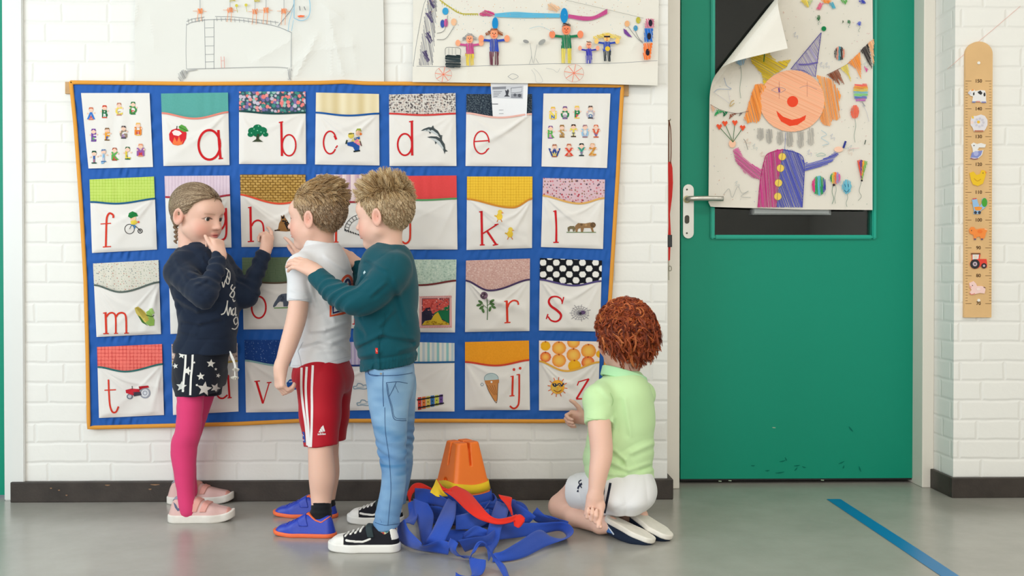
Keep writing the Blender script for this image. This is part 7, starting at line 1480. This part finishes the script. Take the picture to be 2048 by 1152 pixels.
# straps round the bucket
def belt(name, zlo, zhi, m, parent, off, gap=None):
    c, s = math.cos(.55), math.sin(.55); V = []; n = 72
    for k in range(n):
        a = 2*math.pi*k/n; dx, dy = math.cos(a), math.sin(a); row = []
        for z in (zlo, (zlo+zhi)/2, zhi):
            hh = .086+(.042-.086)*z/H_+off; e = 8.; rr = hh/((abs(dx)**e+abs(dy)**e)**(1/e)); x, y = rr*dx, rr*dy; zt_ = z+.010*math.sin(a*2+1)+.006*math.cos(a)
            row += [(bc[0]+x*c-y*s, bc[1]+x*s+y*c, zt_)]
        V += row
    Fc = [[k*3+j, ((k+1) % n)*3+j, ((k+1) % n)*3+j+1, k*3+j+1] for k in range(n) for j in (0, 1)]
    o = mesh(name, V, Fc, m, parent, True); md = o.modifiers.new('thick', 'SOLIDIFY'); md.thickness = .0018; return o
yb_ = tag(belt('yellow_strap', .093, .121, YW_, None, .0045), 'yellow webbing strap wound around the orange bucket', 'strap')
heap = empty('strap_tangle', Z(960, 1080, 0)); tag(heap, 'heap of tangled wide blue straps on the floor around the orange bucket', 'strap heap')
belt('strap_loop', .040, .088, BW_, heap, .0055)
R2 = [
 ribbon(((228, 480, .10), (228, 610, .060)), ((330, 490, .105), (340, 605, .062)), ((440, 545, .105), (450, 640, .062)), ((540, 600, .09), (545, 700, .045)), ((640, 640, .06), (640, 740, .03))),
 ribbon(((480, 560, .10), (545, 590, .10)), ((410, 700, .085), (530, 720, .085)), ((340, 840, .05), (470, 860, .05)), ((285, 930, .012), (420, 965, .012))),
 ribbon(((95, 760, .055), (150, 720, .085)), ((110, 880, .012), (180, 800, .06)), ((200, 940, .008), (270, 890, .050)), ((290, 965, .006), (300, 915, .040)), ((400, 975, .006), (420, 880, .045)), ((480, 990, .006), (500, 900, .045))),
 ribbon(((215, 560, .09), (330, 600, .095)), ((230, 680, .06), (370, 690, .07)), ((260, 800, .035), (360, 820, .045)), ((280, 910, .01), (380, 920, .02))),
 ribbon(((175, 600, .075), (240, 560, .085)), ((180, 690, .045), (250, 690, .06)), ((130, 740, .05), (220, 760, .05))),
 ribbon(((850, 580, .085), (950, 610, .08)), ((815, 680, .075), (930, 700, .07)), ((790, 770, .06), (890, 790, .055)), ((770, 870, .03), (870, 880, .03)), ((790, 1040, .004), (830, 960, .010))),
 ribbon(((540, 690, .085), (540, 800, .05)), ((680, 660, .085), (690, 790, .05)), ((790, 640, .08), (800, 740, .05))),
 ribbon(((560, 880, .055), (610, 970, .012)), ((680, 860, .055), (720, 930, .02)), ((780, 840, .05), (800, 920, .02)), ((880, 770, .055), (860, 880, .025)), ((1000, 750, .045), (1010, 860, .012)), ((1200, 745, .045), (1200, 830, .012)), ((1370, 740, .045), (1330, 810, .012)), ((1440, 800, .035), (1380, 850, .004)), ((1400, 860, .020), (1300, 880, .004)), ((1240, 920, .012), (1180, 800, .045)), ((1080, 1000, .006), (1020, 890, .040)), ((960, 1035, .004), (900, 960, .030)), ((820, 1045, .004), (830, 980, .018))),
 ribbon(((960, 580, .085), (985, 690, .045)), ((1060, 630, .08), (1050, 740, .04)), ((1150, 700, .06), (1100, 750, .035))),
 ribbon(((1160, 628, .072), (1110, 700, .045)), ((1210, 680, .06), (1160, 740, .03)), ((1290, 720, .045), (1240, 760, .02)), ((1330, 730, .035), (1300, 770, .015))),
 ribbon(((1200, 680, .055), (1180, 740, .03)), ((1330, 715, .045), (1320, 760, .02)), ((1400, 740, .04), (1380, 790, .015))),
 ribbon(((500, 860, .06), (560, 900, .05)), ((480, 930, .03), (540, 960, .03)), ((520, 985, .01), (600, 1010, .008)), ((620, 1000, .02), (690, 1030, .004)), ((680, 1010, .035), (640, 1040, .015))),
 ribbon(((640, 1010, .03), (770, 1030, .035)), ((650, 1080, .012), (760, 1100, .015)), ((660, 1140, .006), (720, 1150, .004)), ((610, 1170, .004), (600, 1150, .010)), ((540, 1155, .005), (540, 1125, .012))),
 ribbon(((640, 1020, .028), (690, 960, .055)), ((700, 900, .075), (740, 900, .075)), ((770, 900, .075), (790, 960, .050)), ((810, 1000, .035), (870, 1030, .030)), ((860, 1080, .018), (920, 1080, .018)), ((900, 1150, .006), (950, 1160, .006))),
 ribbon(((600, 830, .06), (590, 870, .045)), ((690, 770, .07), (690, 850, .045)), ((780, 800, .06), (770, 860, .035))),
 ribbon(((290, 780, .04), (300, 860, .02)), ((420, 790, .045), (430, 880, .02)), ((560, 800, .045), (560, 890, .02)), ((700, 810, .045), (700, 880, .02)), ((860, 800, .04), (850, 900, .012))),
 ribbon(((860, 720, .05), (850, 830, .02)), ((960, 700, .05), (960, 850, .012)), ((1060, 730, .04), (1060, 850, .010))),
]
rr_ = np.random.RandomState(4)
for k_ in range(13):     # loops lying inside the heap
    rx, ry = rr_.uniform(.09, .17), rr_.uniform(.05, .12); cx_, cy_ = bc[0]+rr_.uniform(-.02, .02), bc[1]-rr_.uniform(.03, .13); a0 = rr_.uniform(0, 6.28); z0 = rr_.uniform(.004, .035); tl = rr_.uniform(-.02, .03)
    R2.append([((cx_+rx*math.cos(a), cy_+ry*math.sin(a), max(.003, z0+.012*math.sin(2*a+k_))), (cx_+(rx+tl)*math.cos(a+.1), cy_+(ry+tl)*math.sin(a+.1), max(.012, z0+.030+.014*math.sin(3*a+k_)))) for a in np.linspace(a0, a0+rr_.uniform(3.6, 5.6), 9)])
for k_, r_ in enumerate(R2): slab('strap_loop', r_, BW_, heap)
rs_ = empty('red_strap', Z(960, 1010, 0)); tag(rs_, 'red strap draped from the orange bucket over the blue heap, its end curled', 'strap')
slab('strap_length', ribbon(((440, 500, .120), (545, 465, .130)), ((520, 555, .112), (640, 510, .124)), ((620, 650, .095), (720, 600, .110)), ((720, 720, .078), (790, 680, .094)), ((850, 758, .068), (860, 715, .082)), ((960, 745, .068), (950, 700, .082)), ((1040, 700, .076), (1000, 680, .084))), RW_, rs_)
slab('curled_end', ribbon(((975, 690, .082), (985, 770, .058)), ((1030, 682, .085), (1020, 785, .055)), ((1068, 715, .075), (1055, 750, .062)), ((1040, 690, .078), (1020, 740, .062))), RW_, rs_)
slab('strap_length', ribbon(((865, 530, .110), (880, 560, .10)), ((965, 552, .102), (930, 620, .085)), ((960, 600, .092), (960, 680, .07)), ((975, 690, .07), (965, 690, .068))), RW_, rs_)
slab('strap_length', ribbon(((165, 520, .085), (190, 600, .060)), ((210, 455, .105), (215, 520, .085)), ((280, 445, .108), (280, 495, .092)), ((355, 480, .10), (350, 510, .09))), RW_, rs_)
slab('strap_length', ribbon(((390, 400, .145), (440, 500, .122)), ((440, 470, .130), (480, 500, .122)), ((500, 490, .126), (520, 530, .115))), RW_, rs_)
slab('strap_tail', ribbon(((345, 515, .11), (395, 410, .138)), ((400, 545, .102), (420, 450, .130)), ((480, 545, .098), (440, 500, .116))), YW_, yb_)
